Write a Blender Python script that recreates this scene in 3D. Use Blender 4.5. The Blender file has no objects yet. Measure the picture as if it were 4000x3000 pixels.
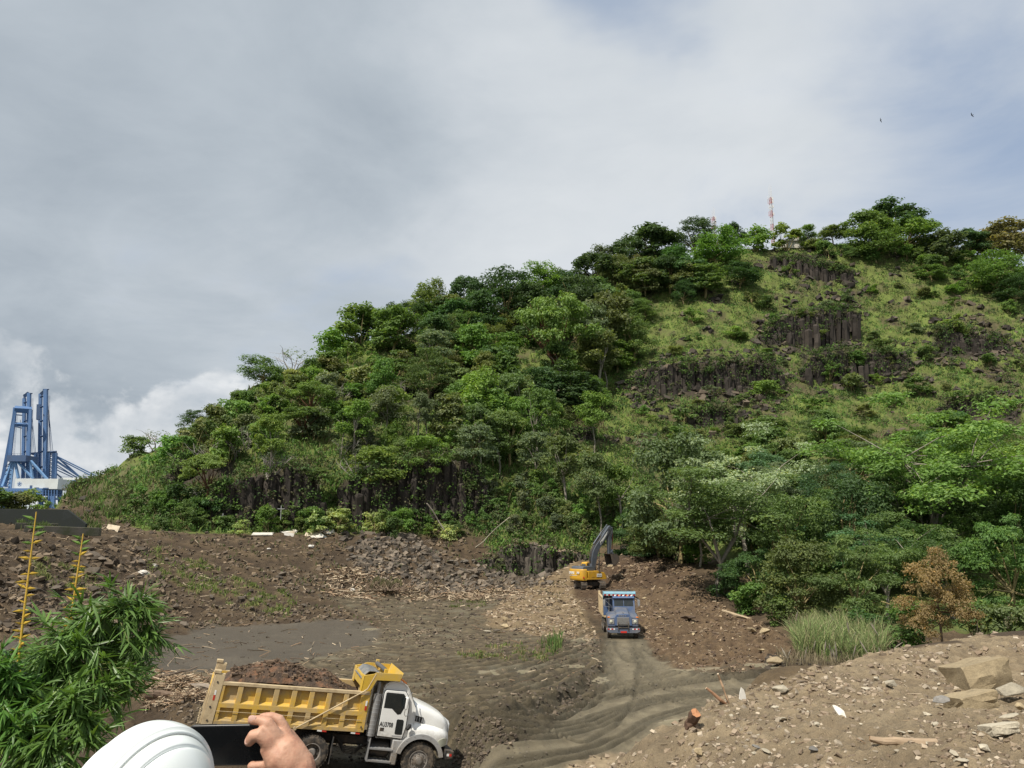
import bpy, bmesh, math, random
import numpy as np
from mathutils import Vector, Matrix, Euler

# ------------------------------------------------------------------ camera, sky, sun, exposure
SC = bpy.context.scene
COL = SC.collection
CAM_H = 7.4
PITCH = math.radians(11.2)
FPX = 3022.0
cam = bpy.data.cameras.new('camera')
cam_ob = bpy.data.objects.new('camera', cam)
COL.objects.link(cam_ob)
cam.sensor_width = 36.0
cam.lens = 36.0 * FPX / 4000.0
cam.clip_start = 0.05
cam.clip_end = 20000.0
cam_ob.location = (0, 0, CAM_H)
cam_ob.rotation_euler = (math.pi / 2 + PITCH, 0, 0)
SC.camera = cam_ob
SC.view_settings.view_transform = 'Standard'
SC.view_settings.look = 'None'
SC.view_settings.gamma = 1.0
SC.view_settings.use_curve_mapping = False
SC.view_settings.exposure = 0.22
SC.render.engine = 'CYCLES'
SC.cycles.max_bounces = 6
SC.cycles.diffuse_bounces = 3
SC.cycles.transparent_max_bounces = 6
SC.cycles.use_denoising = True

SUN_EL = math.radians(57)
SUN_DIR = Vector((-0.60, -0.80, 0)).normalized() * math.cos(SUN_EL) + Vector((0, 0, math.sin(SUN_EL)))
sun = bpy.data.lights.new('sun', 'SUN')
sun.energy = 4.7
sun.angle = math.radians(0.5)
sun.color = (1.0, 0.94, 0.83)
sun_ob = bpy.data.objects.new('sun', sun)
COL.objects.link(sun_ob)
sun_ob.rotation_euler = (-SUN_DIR).to_track_quat('-Z', 'Y').to_euler()
sun_ob.location = (-60, -40, 120)

world = bpy.data.worlds.new('World')
SC.world = world
world.use_nodes = True


class NT:
 """small node helper"""
 def __init__(self, tree):
  self.t = tree
  self.n = tree.nodes
  self.l = tree.links

 def node(self, kind, **kw):
  nd = self.n.new(kind)
  for k, v in kw.items():
   setattr(nd, k, v)
  return nd

 def put(self, sock, val):
  if hasattr(val, 'is_linked') or isinstance(val, bpy.types.NodeSocket):
   self.l.new(val, sock)
  else:
   sock.default_value = val

 def math(self, op, a, b=None, c=None, clamp=False):
  nd = self.node('ShaderNodeMath', operation=op, use_clamp=clamp)
  self.put(nd.inputs[0], a)
  if b is not None:
   self.put(nd.inputs[1], b)
  if c is not None:
   self.put(nd.inputs[2], c)
  return nd.outputs[0]

 def vmath(self, op, a, b=None):
  nd = self.node('ShaderNodeVectorMath', operation=op)
  self.put(nd.inputs[0], a)
  if b is not None:
   self.put(nd.inputs[1], b)
  return nd.outputs['Value'] if op in ('DOT_PRODUCT', 'LENGTH', 'DISTANCE') else nd.outputs[0]

 def noise(self, vec, scale, detail=4.0, rough=0.55, dist=0.0, dim='3D'):
  nd = self.node('ShaderNodeTexNoise', noise_dimensions=dim)
  if vec is not None:
   self.put(nd.inputs['Vector'], vec)
  nd.inputs['Scale'].default_value = scale
  nd.inputs['Detail'].default_value = detail
  nd.inputs['Roughness'].default_value = rough
  nd.inputs['Distortion'].default_value = dist
  return nd.outputs[0]

 def ramp(self, fac, stops, mode='LINEAR'):
  nd = self.node('ShaderNodeValToRGB')
  nd.color_ramp.interpolation = mode
  el = nd.color_ramp.elements
  while len(el) < len(stops):
   el.new(0.5)
  for e, (p, c) in zip(el, stops):
   e.position = p
   e.color = (c[0], c[1], c[2], 1) if not isinstance(c, (int, float)) else (c, c, c, 1)
  self.put(nd.inputs[0], fac)
  return nd.outputs[0]

 def rng(self, v, a, b, c=0.0, d=1.0, smooth=True):
  nd = self.node('ShaderNodeMapRange')
  nd.interpolation_type = 'SMOOTHSTEP' if smooth else 'LINEAR'
  self.put(nd.inputs[0], v)
  for i, x in enumerate((a, b, c, d)):
   nd.inputs[i + 1].default_value = x
  return nd.outputs[0]

 def mix(self, fac, a, b, blend='MIX'):
  nd = self.node('ShaderNodeMix', data_type='RGBA', blend_type=blend)
  self.put(nd.inputs[0], fac)
  self.put(nd.inputs[6], a if not isinstance(a, tuple) else (a[0], a[1], a[2], 1))
  self.put(nd.inputs[7], b if not isinstance(b, tuple) else (b[0], b[1], b[2], 1))
  return nd.outputs[2]


def pix_dir(px, py):
 dx = (px - 2000.0) / FPX
 dy = (1500.0 - py) / FPX
 v = Vector((dx, math.cos(PITCH) - dy * math.sin(PITCH), math.sin(PITCH) + dy * math.cos(PITCH)))
 return v.normalized()


def build_sky():
 w = NT(world.node_tree)
 for nd in list(w.n):
  w.n.remove(nd)
 out = w.node('ShaderNodeOutputWorld')
 bg = w.node('ShaderNodeBackground')
 w.l.new(bg.outputs[0], out.inputs[0])
 STR = 0.1
 bg.inputs[1].default_value = STR
 sky = w.node('ShaderNodeTexSky', sky_type='NISHITA')
 sky.sun_disc = False
 sky.sun_elevation = SUN_EL
 sky.sun_rotation = math.atan2(SUN_DIR.x, SUN_DIR.y)
 sky.air_density = 1.0
 sky.dust_density = 1.5
 tc = w.node('ShaderNodeTexCoord')
 d = w.vmath('NORMALIZE', tc.outputs['Generated'])
 sep = w.node('ShaderNodeSeparateXYZ')
 w.l.new(d, sep.inputs[0])
 z = w.math('MAXIMUM', sep.outputs[2], 0.0)
 # stratus sheet: direction projected on a plane above
 zz = w.math('ADD', z, 0.16)
 comb = w.node('ShaderNodeCombineXYZ')
 w.l.new(w.math('DIVIDE', sep.outputs[0], zz), comb.inputs[0])
 w.l.new(w.math('DIVIDE', sep.outputs[1], zz), comb.inputs[1])
 pl = w.vmath('ADD', comb.outputs[0], (3.7, 1.3, 0.4))
 n_big = w.noise(pl, 0.62, 3.0, 0.5, 0.35)
 n_mid = w.noise(pl, 1.7, 7.0, 0.58, 0.55)
 n_fine = w.noise(pl, 5.0, 6.0, 0.6, 0.3)
 cov = w.math('ADD', w.math('MULTIPLY', n_big, 0.55), w.math('MULTIPLY', n_mid, 0.45))

 wn = w.node('ShaderNodeTexNoise')
 w.l.new(pl, wn.inputs['Vector'])
 wn.inputs['Scale'].default_value = 1.5
 wn.inputs['Detail'].default_value = 5
 dw = w.vmath('ADD', d, w.vmath('MULTIPLY', w.vmath('SUBTRACT', wn.outputs[1], (0.5, 0.5, 0.5)), (0.42, 0.42, 0.30)))
 dw = w.vmath('NORMALIZE', dw)

 def lobe(px, py, inner, outer):
  v = pix_dir(px, py)
  dt = w.vmath('DOT_PRODUCT', dw, (v.x, v.y, v.z))
  return w.rng(dt, math.cos(math.radians(outer)), math.cos(math.radians(inner)))
 # places where the sheet is thin and the blue sky shows
 gap = w.math('MULTIPLY', lobe(2420, -270, 1.0, 11), 0.30)
 gap = w.math('ADD', gap, w.math('MULTIPLY', lobe(3950, 850, 1.0, 17), 0.13))
 gap = w.math('ADD', gap, w.math('MULTIPLY', lobe(1430, 1180, 0.5, 8), 0.13))
 gap = w.math('ADD', gap, w.math('MULTIPLY', lobe(650, 1600, 0.5, 6), 0.12))
 gap = w.math('ADD', gap, w.math('MULTIPLY', lobe(3650, -60, 1.0, 12), 0.06))
 cov2 = w.math('SUBTRACT', cov, gap)
 mask = w.rng(cov2, 0.14, 0.46)
 # grey where the sheet is thick, white where it is thin
 thick = w.math('ADD', w.math('MULTIPLY', n_big, 0.55),
     w.math('ADD', w.math('MULTIPLY', n_mid, 0.33), w.math('MULTIPLY', n_fine, 0.12)))
 bright = w.math('MULTIPLY', lobe(2700, 560, 3, 30), 0.12)
 bright = w.math('ADD', bright, w.math('MULTIPLY', lobe(1500, 560, 2, 18), 0.05))
 dark = w.math('MULTIPLY', lobe(200, 500, 4, 28), 0.085)
 thick = w.math('ADD', w.math('SUBTRACT', thick, bright), dark)
 ccol = w.ramp(thick, [(0.28, (6.6, 6.85, 7.0)), (0.42, (5.5, 5.85, 6.15)), (0.54, (4.3, 4.75, 5.15)), (0.70, (3.0, 3.45, 3.9))])
 # cumulus low on the horizon
 cu_vec = w.vmath('MULTIPLY', d, (1.0, 1.0, 1.35))
 cu_n = w.noise(cu_vec, 9.0, 8.0, 0.55, 0.2)
 cu_soft = w.noise(cu_vec, 4.0, 3.0, 0.5, 0.0)
 elev = w.math('MULTIPLY', z, 1.0)
 band = w.math('MULTIPLY', w.rng(elev, 0.34, 0.12), 0.17)
 cu_c = w.math('ADD', w.math('ADD', w.math('MULTIPLY', cu_n, 0.5), w.math('MULTIPLY', cu_soft, 0.5)), band)
 cu_mask = w.rng(cu_c, 0.638, 0.690)
 cu_shade = w.noise(w.vmath('ADD', cu_vec, (0.02, 0.0, 0.035)), 9.0, 6.0, 0.55, 0.2)
 cu_col = w.ramp(cu_shade, [(0.40, (8.3, 8.35, 8.3)), (0.52, (6.1, 6.35, 6.6)), (0.66, (4.4, 4.85, 5.3))])
 blue = w.mix(0.62, sky.outputs[0], (2.7, 3.7, 5.4))
 blue = w.mix(w.math('MULTIPLY', w.rng(elev, 0.30, 0.0), 0.55), blue, (4.3, 4.9, 5.5))
 c = w.mix(w.math('MULTIPLY', mask, 0.93), blue, ccol)
 low = w.math('MULTIPLY', cu_mask, w.rng(elev, 0.27, 0.15))
 c = w.mix(w.math('MULTIPLY', low, 0.85), c, cu_col)
 # below the horizon: dull ground colour
 c = w.mix(w.rng(sep.outputs[2], -0.005, -0.05), c, (1.2, 1.2, 1.1))
 w.l.new(c, bg.inputs[0])


build_sky()

# ------------------------------------------------------------------ helpers
RNG = np.random.default_rng(7)
random.seed(7)
_c, _s = math.cos(PITCH), math.sin(PITCH)


def ue(px, py):
 dx = (px - 2000.0) / FPX
 dy = (1500.0 - py) / FPX
 den = _c - dy * _s
 return dx / den, (_s + dy * _c) / den


def P(px, py, d):
 """world point seen at photo pixel (px,py) at ground distance d"""
 u, e = ue(px, py)
 return np.array((u * d, d, CAM_H + e * d))


def proj(x, y, z):
 zz = z - CAM_H
 dep = y * _c + zz * _s
 up = -y * _s + zz * _c
 dep = np.where(np.abs(dep) < 1e-3, 1e-3, dep)
 return 2000 + FPX * x / dep, 1500 - FPX * up / dep, dep


_perm = np.random.default_rng(11).permutation(512)
_perm = np.concatenate([_perm, _perm, _perm])
_ang = np.random.default_rng(12).uniform(0, 2 * np.pi, 512)
_gx, _gy = np.cos(_ang), np.sin(_ang)


def perlin(x, y):
 xi = np.floor(x).astype(np.int64)
 yi = np.floor(y).astype(np.int64)
 xf, yf = x - xi, y - yi
 u = xf * xf * xf * (xf * (xf * 6 - 15) + 10)
 v = yf * yf * yf * (yf * (yf * 6 - 15) + 10)

 def g(ix, iy, dx, dy):
  h = _perm[(_perm[ix & 511] + iy) & 511]
  return _gx[h] * dx + _gy[h] * dy
 a = g(xi, yi, xf, yf)
 b = g(xi + 1, yi, xf - 1, yf)
 c = g(xi, yi + 1, xf, yf - 1)
 d = g(xi + 1, yi + 1, xf - 1, yf - 1)
 return (a + u * (b - a)) + v * ((c + u * (d - c)) - (a + u * (b - a)))


def fbm(x, y, oct=4, gain=0.5, seed=0.0):
 s, a, f, n = 0, 1.0, 1.0, 0
 for i in range(oct):
  s = s + a * perlin(x * f + seed + 17.3 * i, y * f + seed * 1.7 + 9.1 * i)
  n += a
  a *= gain
  f *= 2.03
 return s / n * 1.4


def sstep(a, b, x):
 t = np.clip((x - a) / (b - a), 0, 1)
 return t * t * (3 - 2 * t)


def in_poly(px, py, poly):
 inside = np.zeros(np.shape(px), bool)
 n = len(poly)
 for i in range(n):
  x1, y1 = poly[i]
  x2, y2 = poly[(i + 1) % n]
  if y1 == y2:
   continue
  c = ((y1 > py) != (y2 > py)) & (px < (x2 - x1) * (py - y1) / (y2 - y1) + x1)
  inside ^= c
 return inside


def poly_dist(x, y, pts):
 """distance and signed side to a polyline"""
 best = np.full(np.shape(x), 1e9)
 side = np.zeros(np.shape(x))
 for (x1, y1), (x2, y2) in zip(pts[:-1], pts[1:]):
  dx, dy = x2 - x1, y2 - y1
  L2 = dx * dx + dy * dy
  t = np.clip(((x - x1) * dx + (y - y1) * dy) / L2, 0, 1)
  ex, ey = x - (x1 + t * dx), y - (y1 + t * dy)
  dd = np.hypot(ex, ey)
  sg = np.sign(dx * ey - dy * ex)
  m = dd < best
  best = np.where(m, dd, best)
  side = np.where(m, sg, side)
 return best, side


def tag(o, label=None, cat=None, group=None, kind=None):
 if label:
  o['label'] = label
 if cat:
  o['category'] = cat
 if group:
  o['group'] = group
 if kind:
  o['kind'] = kind
 return o


def empty(name, loc=(0, 0, 0), rot=(0, 0, 0), label=None, cat=None, group=None):
 o = bpy.data.objects.new(name, None)
 o.empty_display_size = 0.2
 COL.objects.link(o)
 o.location = loc
 o.rotation_euler = rot
 return tag(o, label, cat, group)


def np_mesh(name, V, F, tone=None, smooth=False, colors=None, mats=None):
 """fast mesh from arrays; F is (n,k) int array or list of such arrays"""
 me = bpy.data.meshes.new(name)
 V = np.asarray(V, np.float32).reshape(-1, 3)
 if not isinstance(F, list):
  F = [F]
 F = [np.asarray(f, np.int32) for f in F if len(f)]
 loops = np.concatenate([f.ravel() for f in F])
 sizes = np.concatenate([np.full(len(f), f.shape[1], np.int32) for f in F])
 starts = np.concatenate([[0], np.cumsum(sizes)[:-1]]).astype(np.int32)
 me.vertices.add(len(V))
 me.vertices.foreach_set('co', V.ravel())
 me.loops.add(len(loops))
 me.loops.foreach_set('vertex_index', loops)
 me.polygons.add(len(sizes))
 me.polygons.foreach_set('loop_start', starts)
 try:
  me.polygons.foreach_set('loop_total', sizes)
 except Exception:
  pass
 me.polygons.foreach_set('use_smooth', np.full(len(sizes), bool(smooth)))
 me.update(calc_edges=True)
 if tone is not None:
  at = me.attributes.new('tone', 'FLOAT', 'FACE')
  at.data.foreach_set('value', np.asarray(tone, np.float32))
 if colors is not None:
  dom = 'POINT' if len(colors) == len(V) else 'FACE'
  at = me.attributes.new('albedo', 'FLOAT_COLOR', dom)
  c4 = np.ones((len(colors), 4), np.float32)
  c4[:, :3] = colors
  at.data.foreach_set('color', c4.ravel())
 if mats:
  for m in mats:
   me.materials.append(m)
 return me


def link(name, me, parent=None, loc=(0, 0, 0), rot=(0, 0, 0), scale=(1, 1, 1)):
 o = bpy.data.objects.new(name, me)
 COL.objects.link(o)
 o.location = loc
 o.rotation_euler = rot
 o.scale = scale
 if parent:
  o.parent = parent
 return o


# ---- materials
def new_mat(name):
 m = bpy.data.materials.new(name)
 m.use_nodes = True
 t = NT(m.node_tree)
 b = t.n['Principled BSDF']
 return m, t, b


def paint(name, col, rough=0.45, metal=0.0, dirt=0.25, dirt_col=(0.16, 0.12, 0.085), scale=3.0, bump=0.0, spec=0.5, coat=0.0, mud=None):
 m, t, b = new_mat(name)
 tc = t.node('ShaderNodeTexCoord')
 n1 = t.noise(tc.outputs['Object'], scale, 6, 0.62)
 n2 = t.noise(tc.outputs['Object'], scale * 9, 4, 0.6)
 f = t.math('MULTIPLY', t.rng(n1, 0.40, 0.72), dirt * 1.3)
 f = t.math('ADD', f, t.math('MULTIPLY', t.rng(n2, 0.45, 0.8), dirt * 0.6), clamp=True)
 c = t.mix(f, col, dirt_col)
 if mud:
  # dried splash thrown up from the wheels
  sp = t.node('ShaderNodeSeparateXYZ')
  t.l.new(tc.outputs['Object'], sp.inputs[0])
  hz = t.math('ADD', sp.outputs[2], t.math('MULTIPLY', t.math('SUBTRACT', n1, 0.5), 1.1))
  mf = t.math('MULTIPLY', t.rng(hz, mud[1], mud[0]), t.rng(n2, 0.30, 0.62, 0.25, 0.9))
  c = t.mix(mf, c, (0.21, 0.165, 0.115))
  f = t.math('MAXIMUM', f, mf)
 t.l.new(c, b.inputs['Base Color'])
 t.l.new(t.math('ADD', t.math('MULTIPLY', f, 0.5), rough, clamp=True), b.inputs['Roughness'])
 b.inputs['Metallic'].default_value = metal
 b.inputs['Specular IOR Level'].default_value = spec
 b.inputs['Coat Weight'].default_value = coat
 if bump:
  bn = t.node('ShaderNodeBump')
  bn.inputs['Strength'].default_value = bump
  bn.inputs['Distance'].default_value = 0.02
  t.l.new(n2, bn.inputs['Height'])
  t.l.new(bn.outputs[0], b.inputs['Normal'])
 return m


def glass_mat(name, col=(0.015, 0.02, 0.022), rough=0.08):
 m, t, b = new_mat(name)
 tc = t.node('ShaderNodeTexCoord')
 n = t.noise(tc.outputs['Object'], 5.0, 3)
 t.l.new(t.mix(t.math('MULTIPLY', t.rng(n, 0.4, 0.8), 0.3), col, (0.06, 0.055, 0.045)), b.inputs['Base Color'])
 b.inputs['Roughness'].default_value = rough
 b.inputs['Specular IOR Level'].default_value = 0.7
 return m


def leaf_mat(name, trans=0.38, rough=0.55, vary=0.5):
 """colour comes from each plant's own object colour, varied leaf by leaf"""
 m = bpy.data.materials.new(name)
 m.use_nodes = True
 t = NT(m.node_tree)
 b = t.n['Principled BSDF']
 out = t.n['Material Output']
 oi = t.node('ShaderNodeObjectInfo')
 at = t.node('ShaderNodeAttribute')
 at.attribute_name = 'tone'
 tone = at.outputs['Fac']
 geo = t.node('ShaderNodeNewGeometry')
 n = t.noise(geo.outputs['Position'], 0.45, 3, 0.5)
 k = t.math('ADD', t.math('MULTIPLY', tone, vary), 1.0 - vary * 0.5)
 k = t.math('MULTIPLY', k, t.math('ADD', t.math('MULTIPLY', n, 0.7), 0.65))
 sc = t.node('ShaderNodeVectorMath', operation='SCALE')
 t.l.new(oi.outputs['Color'], sc.inputs[0])
 t.l.new(k, sc.inputs['Scale'])
 yel = t.mix(1.0, sc.outputs[0], (1.45, 1.15, 0.75), 'MULTIPLY')
 c = t.mix(t.math('MULTIPLY', t.rng(tone, 0.62, 1.0), 0.8), sc.outputs[0], yel)
 t.l.new(c, b.inputs['Base Color'])
 b.inputs['Roughness'].default_value = rough
 b.inputs['Specular IOR Level'].default_value = 0.35
 tr = t.node('ShaderNodeBsdfTranslucent')
 t.l.new(t.mix(1.0, c, (1.25, 1.3, 0.6), 'MULTIPLY'), tr.inputs[0])
 mx = t.node('ShaderNodeMixShader')
 mx.inputs[0].default_value = trans
 t.l.new(b.outputs[0], mx.inputs[1])
 t.l.new(tr.outputs[0], mx.inputs[2])
 t.l.new(mx.outputs[0], out.inputs[0])
 return m


def attr_mat(name, rough=0.85, grain=18.0, amount=0.35, bump=0.4, spec=0.3, trans=0.0):
 """base colour stored on the mesh (what the thing is made of), with grain"""
 m = bpy.data.materials.new(name)
 m.use_nodes = True
 t = NT(m.node_tree)
 b = t.n['Principled BSDF']
 at = t.node('ShaderNodeAttribute')
 at.attribute_name = 'albedo'
 geo = t.node('ShaderNodeNewGeometry')
 n = t.noise(geo.outputs['Position'], grain, 5, 0.65)
 sc = t.node('ShaderNodeVectorMath', operation='SCALE')
 t.l.new(at.outputs['Color'], sc.inputs[0])
 t.l.new(t.math('ADD', t.math('MULTIPLY', n, amount * 2), 1.0 - amount), sc.inputs['Scale'])
 t.l.new(sc.outputs[0], b.inputs['Base Color'])
 b.inputs['Roughness'].default_value = rough
 b.inputs['Specular IOR Level'].default_value = spec
 if bump:
  bn = t.node('ShaderNodeBump')
  bn.inputs['Strength'].default_value = bump
  bn.inputs['Distance'].default_value = 0.05
  t.l.new(n, bn.inputs['Height'])
  t.l.new(bn.outputs[0], b.inputs['Normal'])
 if trans:
  out = t.n['Material Output']
  tr = t.node('ShaderNodeBsdfTranslucent')
  t.l.new(sc.outputs[0], tr.inputs[0])
  mx = t.node('ShaderNodeMixShader')
  mx.inputs[0].default_value = trans
  t.l.new(b.outputs[0], mx.inputs[1])
  t.l.new(tr.outputs[0], mx.inputs[2])
  t.l.new(mx.outputs[0], out.inputs[0])
 return m
# ------------------------------------------------------------------ terrain
def _controls():
 W, pts = [], []
 # (x, y, z) on the site floor and the bank in front of the camera
 W += [(0, -5, 5.7), (-5, -5, 5.7), (6, -5, 5.8), (0, 0, 5.55), (-3, 0, 5.5), (3, 0, 5.7), (-0.5, 2, 5.4), (0, 4, 5.1),
   (-3, 4, 5.0), (3, 4.5, 5.2), (0, 9, 3.0), (-4, 9, 2.9), (-8, 9, 2.6), (-13, 9, 2.4), (-4, 14, 1.1), (0, 14, 1.0), (-9, 14, 1.1),
   (-15, 14, 1.4), (-6, 19, -0.2), (-12, 19, 0.3), (0, 19, -0.3), (4, 18.5, -0.2), (-20, 19, 0.6)]
 W += [(-11, 24, 0.25), (-6, 25.5, 0.02), (-2, 26, -0.6), (2, 26, -0.65), (5, 24, -0.6), (8, 27, -0.5), (-9, 28.5, 0.4), (-3, 29, -0.5),
   (3, 31, -0.4), (9, 33, -0.35), (14, 35, -0.2), (-3, 35, -0.15), (-9, 36, 0.1), (4, 40, -0.2), (12, 42, -0.1), (-10, 44, 0.0),
   (-18, 45, 0.1), (-3, 48, 0.0), (6, 50, 0.0), (-14, 55, 0.1), (-5, 60, 0.1), (4, 60, 0.1), (9, 58, 0.0), (-10, 66, 0.15),
   (-2, 72, 0.25), (18, 40, 0.1), (26, 36, 0.8), (34, 40, 0.8), (24, 46, 0.2), (34, 54, 0.5), (44, 50, 1.0), (20, 52, 0.1)]
 # berm of debris behind the yellow truck
 pts += [(560, 2740, 33), (700, 2705, 33), (820, 2690, 33.5), (620, 2640, 36), (760, 2640, 36), (640, 2835, 30.5), (760, 2840, 30)]
 pts += [(600, 2560, 44), (900, 2560, 46)]
 # mud bank in front of the bonnet
 pts += [(1850, 2800, 31), (1990, 2815, 30.4), (1840, 2885, 29.2)]
 # near heap on the right: its crest, its face and its back
 crest = [(2350, 3010, 12.5), (2600, 2865, 14.5), (2760, 2755, 16.5), (2900, 2692, 18.2), (3100, 2652, 20), (3300, 2602, 22),
    (3500, 2548, 24), (3800, 2508, 27), (4000, 2508, 28), (4350, 2510, 29)]
 pts += crest
 for px, py, d in crest:
  x, y, z = P(px, py, d)
  W.append((x * (y + 5) / y * 0.97, y + 5.5, max(0.0, z - 3.6)))
 pts += [(3000, 3000, 9.8), (3500, 3000, 8.8), (4000, 3000, 8.3), (4300, 3000, 8.0), (2700, 3000, 11.0), (3300, 2800, 13.2), (3700, 2760, 15),
   (4000, 2760, 15.4), (3500, 2650, 18.5), (3900, 2640, 20), (2900, 2800, 14.6), (3050, 2740, 16.5), (4300, 2700, 18)]
 W += [(1.6, 8, 3.4), (0.75, 12.5, 2.0), (0.4, 14, 1.1), (1.3, 16, 0.5), (2.4, 18, 0.0), (0.2, 16, 0.2), (1.5, 20, -0.5), (0.5, 28, -0.6), (2.3, 28.7, -0.6), (-0.4, 25.5, -0.62), (6, 5.5, 5.0), (9, 5.0, 5.3)]
 # rubble slope on the left
 pts += [(0, 2085, 68), (0, 2060, 75), (300, 2060, 88), (0, 2200, 58), (0, 2320, 53), (0, 2500, 46), (300, 2105, 76), (300, 2300, 62),
   (300, 2490, 51), (700, 2085, 93), (700, 2180, 84), (700, 2300, 75), (700, 2425, 67), (1100, 2085, 101), (1100, 2180, 92), (1100, 2300, 80),
   (1100, 2395, 71), (1500, 2110, 107), (1500, 2220, 98), (1500, 2330, 90), (1800, 2330, 93), (1800, 2210, 107), (2000, 2300, 99),
   (2080, 2255, 106), (-400, 2085, 62), (-400, 2300, 48), (1400, 2380, 76), (1750, 2380, 78)]
 # heaps round the excavator and the blue truck
 pts += [(2190, 2262, 96), (2260, 2200, 101), (2400, 2170, 103), (2560, 2180, 100), (2650, 2205, 95), (2720, 2275, 86), (2790, 2360, 76),
   (2900, 2440, 66), (3010, 2490, 59), (3090, 2540, 51), (2300, 2308, 94), (2390, 2312, 92), (2450, 2330, 86), (2500, 2400, 72), (2600, 2340, 79),
   (2560, 2470, 62), (2700, 2470, 62), (2750, 2560, 51), (2620, 2590, 46.5), (2860, 2615, 43.5), (2900, 2560, 49)]
 pts += [(2250, 2345, 82), (2150, 2385, 73), (2240, 2400, 70), (2260, 2470, 60), (2080, 2330, 88), (1980, 2380, 75), (2050, 2440, 66),
   (2330, 2375, 78), (2330, 2425, 70)]
 W += [(9, 112, 1.5), (22, 108, 1.5), (30, 92, 0.8), (33, 78, 0.6), (30, 65, 0.3)]
 # forest floor on the right
 pts += [(3000, 2400, 72), (3500, 2350, 78), (4000, 2330, 82), (3400, 2150, 95), (3900, 2100, 98)]
 # hillside, foot to skyline
 H = {
  120: [(2030, 92), (1985, 104)],
  250: [(2040, 96), (1990, 104), (1925, 128)],
  380: [(2060, 97), (1975, 106), (1885, 132)],
  500: [(2065, 98), (1960, 106), (1880, 116), (1812, 138)],
  700: [(2050, 102), (1985, 104.5), (1860, 110), (1770, 130), (1712, 150)],
  900: [(2060, 105), (2030, 106.5), (1865, 110), (1700, 132), (1560, 158)],
  1100: [(2065, 107), (2040, 108.5), (1815, 114), (1660, 135), (1455, 166)],
  1400: [(2050, 112), (2010, 113.5), (1845, 118), (1650, 142), (1330, 178)],
  1700: [(2070, 116), (2000, 118), (1790, 123), (1600, 146), (1400, 172), (1265, 192)],
  2000: [(2225, 111.5), (2095, 114.5), (1930, 128), (1620, 156), (1330, 188), (1205, 205)],
  2300: [(2215, 111.5), (2095, 114.5), (1870, 134), (1600, 162), (1360, 192), (1120, 215)],
  2600: [(2180, 110), (2080, 116), (1850, 142), (1640, 162), (1545, 169), (1430, 173), (1250, 197), (1030, 226)],
  2900: [(2250, 90), (2080, 108), (1800, 146), (1600, 167), (1510, 173), (1415, 178), (1310, 192), (1230, 198), (965, 229)],
  3200: [(2080, 102), (1760, 150), (1480, 181), (1410, 185), (1320, 199), (1240, 203), (1080, 219), (945, 233)],
  3500: [(1990, 106), (1700, 156), (1480, 182), (1390, 187), (1290, 202), (1000, 228), (930, 238)],
  3800: [(1950, 108), (1720, 152), (1640, 162), (1560, 167), (1380, 187), (1290, 193), (1080, 222), (985, 234)],
  4100: [(1950, 108), (1700, 152), (1560, 167), (1320, 190), (1120, 218), (1060, 232)],
  4600: [(1950, 108), (1700, 152), (1320, 190), (1200, 225)],
 }
 for px, rows in H.items():
  for py, d in rows:
   pts.append((px, py, d))
  py, d = rows[-1]
  x, y, z = P(px, py, d)
  u = x / y
  back = 0.55 if px >= 500 else 0.9
  W.append((u * (y + 30), y + 30, z - 30 * 0.25 * back * 2))
  W.append((u * (y + 110), y + 110, max(-3, z - 60)))
 for u in (-0.62, -0.75, -0.9):
  for y in (96, 120, 160, 250, 400):
   W.append((u * y, y, 7.5 if y < 100 else -1.5))
 A = np.array([P(*p) for p in pts] + W, float)
 return A


def _coords(x, y):
 return x / (y + 8.0), np.log(y + 8.0)


_CT = _controls()
_cu, _cv = _coords(_CT[:, 0], _CT[:, 1])
_cg = (_CT[:, 2] - CAM_H) / (_CT[:, 1] + 8.0)
_n = len(_CT)
_C2 = 0.02 ** 2


def _phi(r2):
 return np.sqrt(r2 + _C2)


_M = np.zeros((_n + 1, _n + 1))
_M[:_n, :_n] = _phi((_cu[:, None] - _cu[None]) ** 2 + (_cv[:, None] - _cv[None]) ** 2) - np.eye(_n) * 0.004
_M[:_n, _n] = 1
_M[_n, :_n] = 1
_w = np.linalg.solve(_M, np.concatenate([_cg, [0]]))


def base_height(x, y):
 shp = np.shape(x)
 x, y = np.ravel(x), np.ravel(y)
 u, v = _coords(x, y)
 g = np.full(len(u), _w[_n], np.float32)
 u32, v32 = u.astype(np.float32), v.astype(np.float32)
 for k in range(_n):
  g += np.float32(_w[k]) * np.sqrt((u32 - np.float32(_cu[k])) ** 2 + (v32 - np.float32(_cv[k])) ** 2 + np.float32(_C2))
 return (CAM_H + g * (y + 8.0)).reshape(shp)


NU = 640
GU = np.linspace(-0.74, 0.74, NU)
GY = np.concatenate([np.linspace(-6, 7.5, 40)[:-1], np.linspace(7.5, 20, 230)[:-1], np.geomspace(20, 62, 520)[:-1], np.geomspace(62, 130, 250)[:-1],
      np.geomspace(130, 262, 170)[:-1], np.linspace(262, 430, 26)])
NY = len(GY)
TX = GU[None, :] * (GY[:, None] + 8.0)
TY = np.repeat(GY[:, None], NU, 1)
TZ0 = base_height(TX, TY)
TPX, TPY, TDEP = proj(TX, TY, TZ0)


def flat_pt(px, py, z=-0.35):
 u, e = ue(px, py)
 d = (z - CAM_H) / e
 return (u * d, d)


# pixel coordinates disturbed by noise so that zone edges are ragged on the ground
_wob = fbm(TX * 0.16, TY * 0.16, 4, 0.6, 3.0)
_wob2 = fbm(TX * 0.16 + 40, TY * 0.16 - 20, 4, 0.6, 8.0)
_amp = np.clip(2600 / np.maximum(TDEP, 5), 8, 90)
WPX = TPX + _wob * _amp * 1.3
WPY = TPY + _wob2 * _amp * 0.35
front = TDEP > 1.0


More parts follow.
